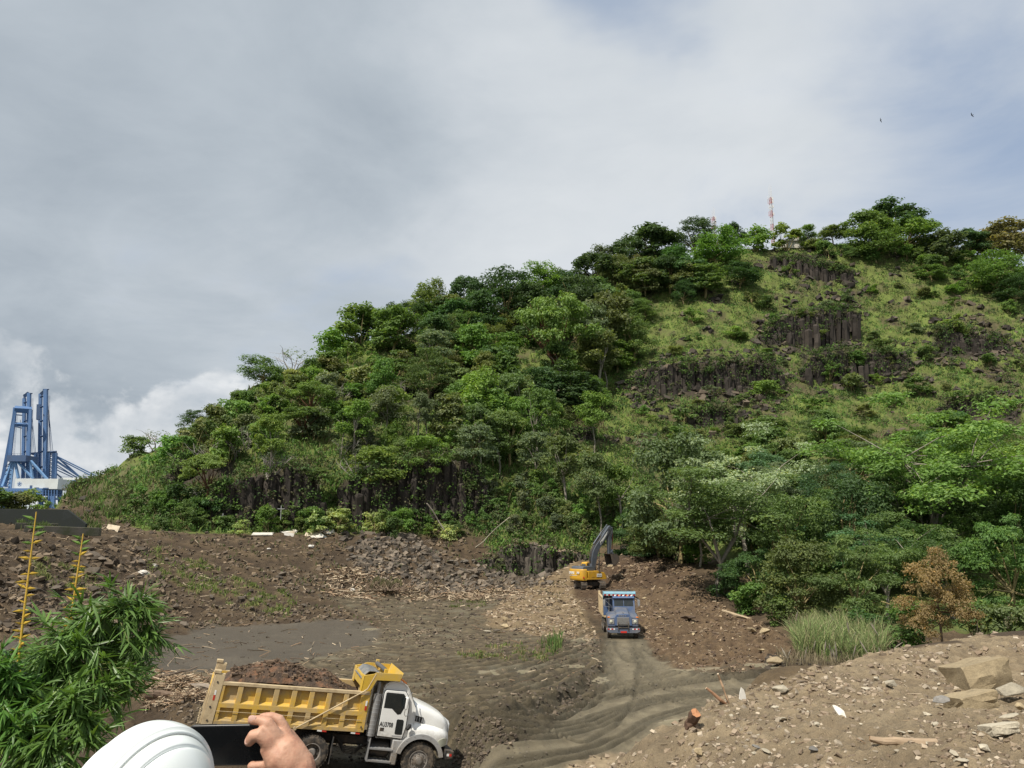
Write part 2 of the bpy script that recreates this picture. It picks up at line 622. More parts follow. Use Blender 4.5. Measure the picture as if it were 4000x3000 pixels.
def zone(poly, dmin=0, dmax=999):
 return in_poly(WPX, WPY, poly) & (TY > dmin) & (TY < dmax)


Z_hill = ((TY > 96) & (TPY < 2085)) | (TY > 118) | ((TY > 113.2) & (TPX > 1900)) | ((TX > 27) & (TY > 60) & (TX / TY > 0.245))
Z_hill &= ~zone([(60, 2000), (230, 1955), (330, 1965), (430, 2020), (580, 2088), (100, 2090)], 88, 126)
Z_heap = zone([(2130, 3300), (2220, 3010), (2520, 2865), (2730, 2745), (2890, 2682), (3090, 2640), (3290, 2590), (3490, 2535), (3790, 2490), (4600, 2480), (4600, 3600)], 5, 31) | ((TY < 31) & (TX > 3.0) & (TY < 9))
Z_road = zone([(1500, 3100), (1780, 2935), (2040, 2890), (2230, 2800), (2340, 2700), (2360, 2600), (2370, 2480), (2385, 2440), (2480, 2440), (2500, 2500), (2560, 2560), (2660, 2620), (2880, 2650), (3200, 2640), (3100, 2720), (2950, 2760), (2700, 2900), (2300, 3150)], 19, 62)
Z_slate = zone([(630, 2500), (760, 2455), (1000, 2440), (1300, 2420), (1480, 2440), (1500, 2520), (1400, 2560), (1250, 2600), (1000, 2640), (760, 2650), (560, 2600)], 30, 75)
_sl = Z_slate.astype(float)
for _ in range(40):
 _sl = (_sl + np.roll(_sl, 1, 0) + np.roll(_sl, -1, 0) + np.roll(_sl, 1, 1) + np.roll(_sl, -1, 1)) / 5
Z_slate = (_sl + 0.75 * fbm(TX * 0.22, TY * 0.34, 4, 0.6, 71.0) + 0.2 * fbm(TX * 1.5, TY * 1.9, 3, 0.6, 73.0) > 0.52) & (TY > 30) & (_sl > 0.02)
Z_field = zone([(1250, 2330), (2050, 2310), (2200, 2400), (2340, 2480), (2360, 2620), (2320, 2720), (2200, 2820), (1900, 2930), (1400, 2980), (700, 2900), (900, 2640), (1450, 2520), (1500, 2430)], 20, 95)
Z_tan = zone([(1950, 2360), (2080, 2290), (2180, 2235), (2250, 2195), (2290, 2230), (2220, 2300), (2290, 2400), (2340, 2500), (2150, 2500), (1900, 2440), (1880, 2400)], 55, 112)
Z_mound = zone([(2230, 2330), (2250, 2190), (2400, 2150), (2560, 2165), (2700, 2220), (2800, 2350), (3050, 2480), (3110, 2560), (2900, 2640), (2680, 2620), (2560, 2560), (2490, 2480), (2340, 2420)], 40, 110) & ~Z_tan
Z_green1 = zone([(560, 2160), (620, 2150), (900, 2240), (1160, 2330), (1130, 2420), (980, 2400), (760, 2330), (560, 2260)], 50, 100)
Z_green2 = zone([(120, 2190), (260, 2200), (420, 2300), (380, 2330), (230, 2320), (130, 2260)], 45, 90)
Z_green3 = zone([(1760, 2560), (1900, 2525), (2160, 2500), (2220, 2560), (2120, 2590), (1850, 2580)], 40, 75)
Z_straw = zone([(700, 2730), (560, 2720), (580, 2640), (760, 2620), (860, 2650), (840, 2740)], 25, 45)

slope = np.hypot(np.gradient(TZ0, axis=0) / np.gradient(TY, axis=0), np.gradient(TZ0, axis=1) / np.gradient(TX, axis=1))

OUTCROPS = [
 ('dark basalt outcrop with upright columns just left of the excavator', [(1880, 2195, 2225, 111), (1960, 2140, 2245, 110.5), (2060, 2125, 2260, 110), (2200, 2145, 2250, 110), (2330, 2175, 2230, 110), (2420, 2200, 2215, 110)], 0.85),
 ('low dark basalt outcrop at the forest edge right of the raised excavator arm', [(2420, 2130, 2205, 111), (2560, 2110, 2200, 110), (2700, 2140, 2215, 108)], 1.0),
 ('tall dark columned cliff face above the left rubble slope', [(820, 1950, 2040, 105), (900, 1880, 2045, 106), (1010, 1850, 2040, 107), (1150, 1830, 2040, 108.5), (1260, 1870, 2035, 110)], 1.25),
 ('shadowed columned cliff in the middle of the hill foot behind hanging shrubs', [(1330, 1880, 2010, 112), (1500, 1830, 2020, 114), (1640, 1790, 2010, 116), (1800, 1790, 1990, 118), (1910, 1850, 1990, 119)], 1.3),
 ('dark rock face at the far left end of the hill under a grassy brow', [(660, 1850, 1930, 109), (720, 1790, 1900, 112), (800, 1770, 1870, 117), (920, 1770, 1850, 121)], 1.3),
 ('largest columned rock band across the grassy right side of the hill', [(2440, 1480, 1520, 171), (2580, 1425, 1525, 171), (2700, 1410, 1540, 172), (2830, 1415, 1550, 173), (2960, 1400, 1520, 175), (3060, 1410, 1490, 177)], 1.4),
 ('upper columned rock band below the bright green crest on the right', [(2980, 1280, 1350, 190), (3060, 1235, 1325, 192), (3160, 1215, 1300, 194), (3260, 1195, 1270, 197), (3350, 1200, 1250, 199)], 1.5),
 ('broken middle rock band right of the largest columned band', [(3130, 1385, 1450, 180), (3260, 1365, 1450, 182), (3400, 1370, 1440, 184), (3560, 1380, 1440, 185)], 1.5),
 ('dark rock band near the right edge high on the hill', [(3640, 1290, 1350, 189), (3720, 1270, 1380, 189), (3850, 1300, 1400, 188), (3960, 1330, 1380, 188)], 1.5),
 ('dark cave-like rock band just above the right hand forest', [(3680, 1560, 1620, 164), (3780, 1540, 1650, 164), (3880, 1560, 1650, 164), (3990, 1590, 1650, 164)], 1.5),
 ('short rock face half hidden in scrub on the left flank', [(1560, 1500, 1580, 155), (1640, 1475, 1590, 156), (1740, 1490, 1600, 157)], 1.4),
 ('low black rock slab below the largest columned band', [(2700, 1600, 1640, 163), (2790, 1590, 1650, 163), (2890, 1600, 1640, 164)], 1.6),
 ('thin rock rim just under the hilltop bushes on the right', [(3010, 998, 1012, 221), (3120, 1000, 1026, 220), (3230, 1030, 1058, 219), (3330, 1060, 1076, 218)], 1.2),
 ('small brown rock face under a dry grass patch mid slope', [(2210, 1665, 1710, 152), (2320, 1655, 1715, 152)], 1.4),
]

Z_rock = np.zeros(TX.shape, bool)
for _lab, _line, _w in OUTCROPS:
 _up = [(p[0], p[1] + 5) for p in _line]
 _dn = [(p[0], p[2] + 14) for p in _line][::-1]
 _d = [p[3] for p in _line]
 Z_rock |= in_poly(WPX, WPY, _up + _dn) & (TY > min(_d) - 6) & (TY < max(_d) + 12)

# ---- relief
n1 = fbm(TX * 0.35, TY * 0.35, 4, 0.55, 1.0)
n2 = fbm(TX * 1.3, TY * 1.3, 4, 0.55, 2.0)
n3 = fbm(TX * 4.1, TY * 4.1, 3, 0.6, 5.0)
nb = fbm(TX * 0.09, TY * 0.09, 4, 0.5, 6.0)
rid = 1 - np.abs(fbm(TX * 0.8, TY * 0.8, 4, 0.55, 14.0)) * 2
TZ = TZ0.copy()
rub = (~Z_hill) & (~Z_road) & (~Z_slate) & (~Z_field) & (~Z_heap) & (TY > 30)
k = lambda m: m.astype(float)


def soft(m, it=3):
 a = m.astype(float)
 for _ in range(it):
  a = (a + np.roll(a, 1, 0) + np.roll(a, -1, 0) + np.roll(a, 1, 1) + np.roll(a, -1, 1)) / 5
 return a


s_hill, s_heap, s_road, s_slate, s_field, s_mound, s_tan = [soft(m) for m in (Z_hill, Z_heap, Z_road, Z_slate, Z_field, Z_mound, Z_tan)]
s_rub = soft(rub)
s_slate2 = soft(Z_slate, 9)
TZ += s_rub * (n1 * 0.5 + n2 * 0.34 + n3 * 0.13)
TZ += s_heap * (n1 * 0.20 + n2 * 0.17 + n3 * 0.10) * sstep(5, 9, TY)
TZ += s_mound * (n1 * 0.15 + n2 * 0.14 + n3 * 0.05)
TZ += s_tan * (n1 * 0.05 + n2 * 0.08)
TZ += s_field * (n1 * 0.07 + n2 * 0.09 + n3 * 0.06)
TZ += s_slate * (n1 * 0.02 + n3 * 0.012)
TZ += s_hill * (nb * 1.6 + n1 * 0.8 + n2 * 0.25) * sstep(96, 125, TY)
# terraces and broken ledges on the hill
TZ += s_hill * sstep(110, 140, TY) * (np.abs(fbm(TX * 0.05, TZ0 * 0.16, 3, 0.5, 21.0)) * 2.6 - 0.8)


RUT = np.zeros_like(TZ)


# benches behind the rock faces, so that each face is a real step in the hill
for _k, (_lab, _line, _w) in enumerate(OUTCROPS):
 _lx = np.array([p[0] for p in _line], float)
 _lt = np.array([P(p[0], p[1], p[3])[2] for p in _line])
 _lb = np.array([P(p[0], p[2], p[3])[2] for p in _line])
 _ld = np.array([p[3] for p in _line], float)
 _lu = np.array([P(p[0], p[2], p[3])[0] / p[3] for p in _line])
 _u = TX / np.maximum(TY, 1)
 _m = (_u > _lu[0]) & (_u < _lu[-1]) & (TY > _ld.min() - 8) & (TY < _ld.max() + 25)
 uu = _u[_m]
 d0 = np.interp(uu, _lu, _ld) + 1.0 * fbm(np.interp(uu, _lu, _lx) * 0.013, np.full(len(uu), _k * 7.7 + 0.3), 3) + 0.35
 lump2_ = fbm(np.interp(uu, _lu, _lx) * 0.02 + 50, np.full(len(uu), _k * 3.1), 3)
 zt_, zb_ = np.interp(uu, _lu, _lt), np.interp(uu, _lu, _lb)
 edge_ = np.clip(np.minimum(uu - _lu[0], _lu[-1] - uu) / 0.012, 0, 1)
 top_ = zb_ + (zt_ - zb_) * (1.0 - 0.40 * np.clip(lump2_, 0, 1)) * edge_
 dd_ = TY[_m] - d0
 bench = np.where(dd_ > 0, top_ - 0.25 + 0.12 * dd_, -1e3)
 zz_ = TZ[_m]
 zz_ = np.where(dd_ > 0, np.maximum(zz_, bench), zz_)
 TZ[_m] = np.where((dd_ <= 0) & (dd_ > -5), np.minimum(zz_, zb_ + 0.4 * (1 + n2[_m])), zz_)


def ruts(pts, offs=(-1.0, 1.0), depth=0.13, w=0.17, fade=1.0, band=0.35):
 """a pair of wheel tracks pressed into the mud along a path"""
 q = []
 for p0, p1 in zip(pts[:-1], pts[1:]):
  for t in np.linspace(0, 1, 7)[:-1]:
   q.append((p0[0] + (p1[0] - p0[0]) * t, p0[1] + (p1[1] - p0[1]) * t))
 q.append(pts[-1])
 q = np.array(q)
 ker = np.array([1, 2, 3, 4, 3, 2, 1.0])
 ker /= ker.sum()
 pad = np.concatenate([np.repeat(q[:1], 3, 0), q, np.repeat(q[-1:], 3, 0)])
 q = np.stack([np.convolve(pad[:, i], ker, 'valid') for i in (0, 1)], 1)
 x0, x1, y0, y1 = q[:, 0].min() - 3, q[:, 0].max() + 3, q[:, 1].min() - 3, q[:, 1].max() + 3
 m = (TX > x0) & (TX < x1) & (TY > y0) & (TY < y1)
 x, y = TX[m], TY[m]
 x = x + fbm(x * 0.4, y * 0.4, 2, 0.5, 31.0) * 0.25
 d, s = poly_dist(x, y, [tuple(a) for a in q])
 sd = d * s
 dz = 0
 for o in offs:
  e = np.abs(sd - o)
  dz = dz - depth * np.exp(-(e / w) ** 4) + depth * 0.55 * np.exp(-((e - w * 1.75) / (w * 0.6)) ** 2)
 dz = dz * (0.75 + 0.5 * fbm(x * 0.7, y * 0.7, 2, 0.5, 33.0))
 TZ[m] += dz * fade
 RUT[m] = np.maximum(RUT[m], np.clip(-dz / 0.10, 0, 1))
 for o in offs:
  RUT[m] = np.maximum(RUT[m], band * np.exp(-(np.abs(sd - o) / 0.30) ** 4) * (0.7 + 0.6 * fbm(x * 1.1, y * 1.1, 3, 0.6, 35.0)))


def pxpath(l, z=-0.35):
 return [flat_pt(a, b, z) for a, b in l]


ruts(pxpath([(1500, 3010), (1771, 2962), (2042, 2918), (2246, 2830), (2381, 2765), (2585, 2725), (2856, 2705), (3150, 2690)]), depth=0.17, offs=(-1.3, -1.0, -0.7, 0.7, 1.0, 1.3), w=0.11, band=0.75)
ruts(pxpath([(1600, 3040), (1839, 2992), (2110, 2950), (2314, 2880), (2449, 2805), (2653, 2752), (2900, 2735)]), depth=0.17, offs=(-1.2, -0.9, 0.9, 1.2), w=0.11, band=0.75)
ruts(pxpath([(1500, 2990), (1720, 2935), (1980, 2890), (2180, 2795), (2330, 2725), (2500, 2705), (2700, 2690), (3000, 2670)]), depth=0.15, offs=(-0.9, -0.5, 0.2, 0.8, 1.1), w=0.11)
ruts(pxpath([(2425, 2440), (2425, 2520), (2432, 2590), (2470, 2660), (2560, 2705), (2700, 2715)], -0.05), depth=0.14, offs=(-1.25, -1.0, -0.75, 0.75, 1.0, 1.25), w=0.10)
ruts(pxpath([(2430, 2440), (2428, 2540), (2425, 2640), (2400, 2720), (2330, 2790), (2200, 2870)], -0.05), depth=0.13, w=0.11, offs=(-1.0, 1.0))
ruts(pxpath([(2440, 2470), (2470, 2560), (2560, 2620), (2720, 2655), (3000, 2665)], -0.1), depth=0.13, w=0.11)
for i, yy in enumerate((2600, 2640, 2680, 2725, 2770, 2815)):
 ruts(pxpath([(1250 + 60 * i, yy + 30), (1650, yy + 22 - 5 * i), (1900 + 20 * i, yy - 4), (2150, yy - 55), (2330, yy - 120)]), depth=0.17, offs=(-0.9, 0.0, 0.9), w=0.2, fade=0.9)
ruts(pxpath([(1400, 2470), (1700, 2440), (1950, 2440)]), depth=0.12)
ruts(pxpath([(1300, 2430), (1650, 2380), (1950, 2360)]), depth=0.12)


def ridge(l, h, w, z=-0.35):
 q = pxpath(l, z)
 d, s = poly_dist(TX, TY, q)
 hh = h * np.exp(-(d / w) ** 2) * (0.7 + 0.8 * np.clip(n2 + 0.3, 0, 1.2))
 return hh


TZ += ridge([(1960, 2865), (2120, 2770), (2260, 2680), (2350, 2640)], 0.42, 0.42) * (~Z_road)
TZ += ridge([(1760, 2885), (1900, 2860), (2050, 2850)], 0.35, 0.8)
TZ -= ridge([(2060, 2870), (2190, 2765), (2310, 2690)], 0.22, 0.35)



def seat(o, f, l, u, x0, x1, y0, y1, drop=0.03, soft_=0.9):
 """press the ground flat under a machine standing on the plane (o, f, l)"""
 o, f, l, u = [np.array(q, float) for q in (o, f, l, u)]
 dx, dy = TX - o[0], TY - o[1]
 det = f[0] * l[1] - f[1] * l[0]
 a = (dx * l[1] - dy * l[0]) / det
 b = (-dx * f[1] + dy * f[0]) / det
 zp = o[2] + a * f[2] + b * l[2] - drop
 ex = np.maximum(np.maximum(x0 - a, a - x1), 0)
 ey = np.maximum(np.maximum(y0 - b, b - y1), 0)
 w_ = 1 - sstep(0, soft_, np.hypot(ex, ey))
 TZ[:] = TZ * (1 - w_) + (zp + n3 * 0.03) * w_


seat((-9.7856, 25.8651, 0.5721), (0.93422, 0.31622, -0.16505), (-0.32061, 0.94721, 0), (0, 0, 1), 1.2, 8.3, -0.3, 2.7, 0.02, 1.6)
_bp = P(2437, 2497, 58.0)
seat(_bp, (-0.045, -1, 0), (1, -0.045, 0), (0, 0, 1), -8, 1.5, -1.5, 1.5, 0.01, 1.2)
_ep = P(2303, 2300, 92.0)
seat(_ep, (1, 0, 0), (0, 1, 0), (0, 0, 1), -2.0, 2.0, -2.2, 2.2, 0.03, 1.5)

PUDDLES = []


def carve_puddles():
 L = [((1530, 2880), 210, 26), ((1600, 2790), 150, 16), ((2350, 2672), 70, 30), ((1920, 2640), 110, 20), ((2060, 2640), 90, 16),
   ((2250, 2625), 100, 16), ((2760, 2668), 260, 24), ((2950, 2655), 200, 22), ((2660, 2815), 170, 26), ((2850, 2670), 60, 8),
   ((1450, 2480), 60, 12), ((2270, 2525), 110, 14), ((2160, 2480), 80, 8)]
 for i, ((px, py), w_, h_) in enumerate(L):
  c = np.array(flat_pt(px, py, -0.3))
  rx = np.hypot(*(np.array(flat_pt(px + w_ / 2, py, -0.3)) - np.array(flat_pt(px - w_ / 2, py, -0.3)))) / 2
  ry = max(0.4, (np.array(flat_pt(px, py - h_ / 2, -0.3)) - np.array(flat_pt(px, py + h_ / 2, -0.3)))[1] / 2)
  a = np.arctan2((TY - c[1]) / ry, (TX - c[0]) / rx)
  q = np.hypot((TX - c[0]) / rx, (TY - c[1]) / ry) / (1 + 0.3 * np.sin(a * 2 + i) * np.sin(a * 3 + 2 * i) + 0.15 * np.sin(a * 7 + i)) + 0.25 * n2
  m = q < 1
  if m.sum() < 4:
   continue
  z = float(np.percentile(TZ[m], 45))
  f_ = 1 - sstep(0.70, 1.0, q)
  TZ[:] = TZ * (1 - f_) + np.minimum(TZ, z - 0.05) * f_
  g_ = sstep(0.88, 1.02, q) * (1 - sstep(1.3, 1.9, q))
  TZ[:] = TZ * (1 - g_) + np.minimum(np.maximum(TZ, z + 0.03 + 0.02 * n3), TZ + 0.15) * g_
  wetp[:] = np.maximum(wetp, 1 - sstep(0.9, 1.5, q))
  PUDDLES.append((c, rx, ry, z, i))


wetp = np.zeros_like(TZ)
carve_puddles()

# ---- colour of the ground itself (soils, mud, rock, grass roots)
def col(*a):
 return np.array(a)


alb = np.empty(TX.shape + (3,))
alb[:] = col(0.088, 0.062, 0.044)
p1 = sstep(-0.35, 0.45, n1 + 0.5 * n2)[..., None]
p2 = sstep(-0.2, 0.5, fbm(TX * 0.22, TY * 0.22, 4, 0.6, 41.0))[..., None]
p3 = sstep(-0.3, 0.5, n2 + 0.4 * n3)[..., None]


def lay(mask_soft, c):
 global alb
 a = mask_soft[..., None]
 alb = alb * (1 - a) + c * a


lay(s_rub, col(0.064, 0.045, 0.032) * (1 - p1) + col(0.13, 0.094, 0.064) * p1)
lay(0.62 * sstep(0.1, 1.0, s_slate2 + 0.45 * n2 + 0.25 * n1), col(0.100, 0.094, 0.090) * (1 - p2) + col(0.128, 0.121, 0.114) * p2)
lay(s_field, col(0.078, 0.062, 0.045) * (1 - p3) + col(0.185, 0.150, 0.108) * p3)
lay(s_field * sstep(0.05, 0.4, fbm(TX * 0.3, TY * 0.5, 3, 0.5, 44.0)), col(0.16, 0.142, 0.112))
lay(s_tan, col(0.19, 0.14, 0.095) * (1 - p3) + col(0.25, 0.19, 0.13) * p3)
lay(s_mound, col(0.105, 0.07, 0.048) * (1 - p3) + col(0.175, 0.122, 0.082) * p3)
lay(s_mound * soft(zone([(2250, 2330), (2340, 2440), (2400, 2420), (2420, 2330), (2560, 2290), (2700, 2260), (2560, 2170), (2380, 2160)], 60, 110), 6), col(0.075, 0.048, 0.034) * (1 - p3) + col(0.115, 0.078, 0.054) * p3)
lay(s_road, col(0.160, 0.136, 0.105) * (1 - p3) + col(0.215, 0.187, 0.146) * p3)
lay(np.clip(soft(RUT * (TY > 15), 1) * 0.9, 0, 0.85), col(0.068, 0.060, 0.046))
lay(s_heap, col(0.255, 0.200, 0.150) * (1 - p3) + col(0.37, 0.295, 0.222) * p3)
near = (TY < 20) & ~Z_heap
lay(soft(near), col(0.14, 0.10, 0.065) * (1 - p3) + col(0.19, 0.14, 0.09) * p3)
gsoil = col(0.085, 0.105, 0.03) * (1 - p1) + col(0.13, 0.175, 0.045) * p1
for zg, a in ((Z_green1, 0.55), (Z_green2, 0.65), (Z_green3, 0.55)):
 lay(soft(zg, 12) * a * sstep(0.0, 0.5, n2 + 0.6 * n1), col(0.135, 0.15, 0.055))
lay(soft(Z_green3, 6) * 0.5 * sstep(0.0, 0.5, -n1), col(0.22, 0.14, 0.09))
lay(soft(Z_straw, 4) * 0.6, col(0.20, 0.155, 0.10))
# hill: grass with bare brown patches, dark rock where it is steep
HILL_BARE = sstep(-0.08, 0.34, fbm(TX * 0.10, TZ0 * 0.22, 5, 0.6, 51.0) + 0.12 * n2)
lay(s_hill, gsoil)
lay(s_hill * HILL_BARE * 0.85, col(0.060, 0.047, 0.036) * (1 - p3) + col(0.10, 0.078, 0.055) * p3)
steep = soft(((slope > 2.2) & Z_hill), 2)
lay(steep, col(0.040, 0.034, 0.030) * (1 - p3) + col(0.075, 0.062, 0.052) * p3)
ROCKY = soft(Z_rock, 3)
lay(ROCKY, col(0.030, 0.025, 0.021) * (1 - p3) + col(0.055, 0.044, 0.036) * p3)
alb = np.clip(alb * np.where(Z_hill[..., None], 1.05, 0.86) * col(1.02, 0.99, 0.83), 0.02, 0.6)
wet = np.clip(wetp * 0.6 + 0.4 * sstep(0.3, 1.0, s_slate2 + 0.4 * n2) + s_road * 0.5 + s_field * 0.32 * sstep(-0.1, 0.4, -n2), 0, 1)


def ground_mat():
 m, t, b = new_mat('ground')
 at = t.node('ShaderNodeAttribute')
 at.attribute_name = 'albedo'
 aw = t.node('ShaderNodeAttribute')
 aw.attribute_name = 'wet'
 geo = t.node('ShaderNodeNewGeometry')
 p = geo.outputs['Position']
 a = t.noise(p, 1.7, 8, 0.66)
 c = t.noise(p, 9.0, 6, 0.7)
 d = t.noise(p, 42.0, 4, 0.6)
 k_ = t.math('ADD', t.math('MULTIPLY', a, 0.9), t.math('ADD', t.math('MULTIPLY', c, 0.75), t.math('MULTIPLY', d, 0.45)))
 k_ = t.math('ADD', k_, -0.05)
 dry = t.math('SUBTRACT', 1.0, aw.outputs['Fac'])
 k_ = t.math('ADD', t.math('MULTIPLY', t.math('SUBTRACT', k_, 1.0), t.math('ADD', t.math('MULTIPLY', dry, 0.75), 0.35)), 1.0)
 sc = t.node('ShaderNodeVectorMath', operation='SCALE')
 t.l.new(at.outputs['Color'], sc.inputs[0])
 t.l.new(k_, sc.inputs['Scale'])
 # pale grit and dark crumbs
 grit = t.math('MULTIPLY', t.rng(c, 0.62, 0.72), t.math('MULTIPLY', dry, 0.55))
 cc = t.mix(grit, sc.outputs[0], t.mix(1.0, sc.outputs[0], (1.75, 1.7, 1.6), 'MULTIPLY'))
 t.l.new(cc, b.inputs['Base Color'])
 r = t.math('SUBTRACT', 0.93, t.math('MULTIPLY', aw.outputs['Fac'], t.rng(a, 0.35, 0.6, 0.75, 0.30)))
 t.l.new(r, b.inputs['Roughness'])
 b.inputs['Specular IOR Level'].default_value = 0.35
 h = t.math('ADD', t.math('MULTIPLY', c, 0.6), t.math('MULTIPLY', d, 0.25))
 bn = t.node('ShaderNodeBump')
 t.l.new(t.math('ADD', t.math('MULTIPLY', dry, 0.7), 0.15), bn.inputs['Strength'])
 bn.inputs['Distance'].default_value = 0.22
 t.l.new(h, bn.inputs['Height'])
 t.l.new(bn.outputs[0], b.inputs['Normal'])
 return m


M_GROUND = ground_mat()


def build_ground():
 V = np.stack([TX, TY, TZ], -1).reshape(-1, 3)
 i = np.arange(NY * NU).reshape(NY, NU)
 F = np.stack([i[:-1, :-1], i[:-1, 1:], i[1:, 1:], i[1:, :-1]], -1).reshape(-1, 4)
 me = np_mesh('ground', V, F, smooth=True, colors=alb.reshape(-1, 3), mats=[M_GROUND])
 at = me.attributes.new('wet', 'FLOAT', 'POINT')
 at.data.foreach_set('value', wet.ravel().astype(np.float32))
 tag(link('ground', me), kind='structure')


build_ground()


def height(x, y):
 """terrain height by bilinear lookup"""
 x = np.asarray(x, float)
 y = np.asarray(y, float)
 u = x / (y + 8.0)
 fu = np.clip((u - GU[0]) / (GU[1] - GU[0]), 0, NU - 1.001)
 iy = np.clip(np.searchsorted(GY, y) - 1, 0, NY - 2)
 fy = np.clip((y - GY[iy]) / (GY[iy + 1] - GY[iy]), 0, 1)
 iu = fu.astype(int)
 fu = fu - iu
 a = TZ[iy, iu] * (1 - fu) + TZ[iy, iu + 1] * fu
 b = TZ[iy + 1, iu] * (1 - fu) + TZ[iy + 1, iu + 1] * fu
 return a * (1 - fy) + b * fy


_RD = np.concatenate([np.arange(4, 60, 0.12), np.arange(60, 130, 0.3), np.arange(130, 300, 0.5)])


def hit(px, py, dmin=4.0, dmax=300.0):
 """where the ray through photo pixel (px,py) meets the terrain, or None"""
 u, e = ue(px, py)
 d = _RD[(_RD >= dmin) & (_RD <= dmax)]
 z = CAM_H + e * d
 below = z < height(u * d, d)
 k_ = np.argmax(below)
 if not below[k_]:
  return None
 dd = d[k_]
 return np.array((u * dd, dd, float(height(u * dd, dd))))


def build_water():
 m, t, b = new_mat('sea_water')
 b.inputs['Base Color'].default_value = (0.05, 0.07, 0.075, 1)
 b.inputs['Roughness'].default_value = 0.25
 s = 9000
 me = np_mesh('water', [(-s, -s, -4), (s, -s, -4), (s, s, -4), (-s, s, -4)], np.array([[0, 1, 2, 3]]), mats=[m])
 tag(link('water', me), kind='structure')


build_water()


def build_puddles():
 m, t, b = new_mat('puddle_water')
 geo = t.node('ShaderNodeNewGeometry')
 n = t.noise(geo.outputs['Position'], 0.8, 3)
 t.l.new(t.mix(n, (0.24, 0.205, 0.14), (0.30, 0.26, 0.185)), b.inputs['Base Color'])
 b.inputs['Roughness'].default_value = 0.2
 for c, rx, ry, z, i in PUDDLES:
  th = np.linspace(0, 2 * np.pi, 28, endpoint=False)
  k_ = 1.16 * (1 + 0.3 * np.sin(th * 2 + i) * np.sin(th * 3 + 2 * i) + 0.15 * np.sin(th * 7 + i))
  x, y = c[0] + rx * k_ * np.cos(th), c[1] + ry * k_ * np.sin(th)
  V = [(c[0], c[1], z)] + list(zip(x, y, np.full(28, z)))
  F = np.array([[0, 1 + j, 1 + (j + 1) % 28] for j in range(28)])
  tag(link('puddle', np_mesh('puddle', V, F, mats=[m])), kind='structure')


build_puddles()
# ------------------------------------------------------------------ basalt outcrops
M_ROCK = attr_mat('basalt_rock', rough=0.85, grain=2.6, amount=0.5, bump=0.5)


def rock_column_meshes(n=10, tint=(0.050, 0.041, 0.034)):
 out = []
 for s in range(n):
  r = np.random.default_rng(100 + s)
  k_ = int(r.integers(5, 7))
  th = np.linspace(0, 2 * np.pi, k_, endpoint=False) + r.uniform(-0.18, 0.18, k_)
  V, F, Ctone = [], [], []
  levels = [0.0, 0.28 + r.uniform(-.1, .1), 0.62 + r.uniform(-.1, .1), 0.93, 1.0]
  off = np.zeros(2)
  for li, lv in enumerate(levels):
   off = off + r.uniform(-0.10, 0.10, 2)
   rad = (0.5 + r.uniform(-0.10, 0.10, k_)) * (0.8 if li == 4 else 1.0)
   for t_, q in zip(th, rad):
    V.append((off[0] + q * math.cos(t_), off[1] + q * math.sin(t_), lv + (r.uniform(-0.03, 0.03) if li else 0)))
  quads = []
  for li in range(4):
   for j in range(k_):
    quads.append((li * k_ + j, li * k_ + (j + 1) % k_, (li + 1) * k_ + (j + 1) % k_, (li + 1) * k_ + j))
  top = [[4 * k_ + j for j in range(k_)]]
  nf = len(quads) + 1
  base = np.array(tint) * r.uniform(0.4, 1.4)
  cc = np.repeat(base[None], nf, 0) * r.uniform(0.75, 1.2, (nf, 1))
  me = np_mesh('rock_column', V, [np.array(quads), np.array(top)], colors=cc, mats=[M_ROCK])
  out.append(me)
 return out


ROCK_COLS = rock_column_meshes()
ROCK_COLS_PALE = rock_column_meshes(10, (0.100, 0.085, 0.070))

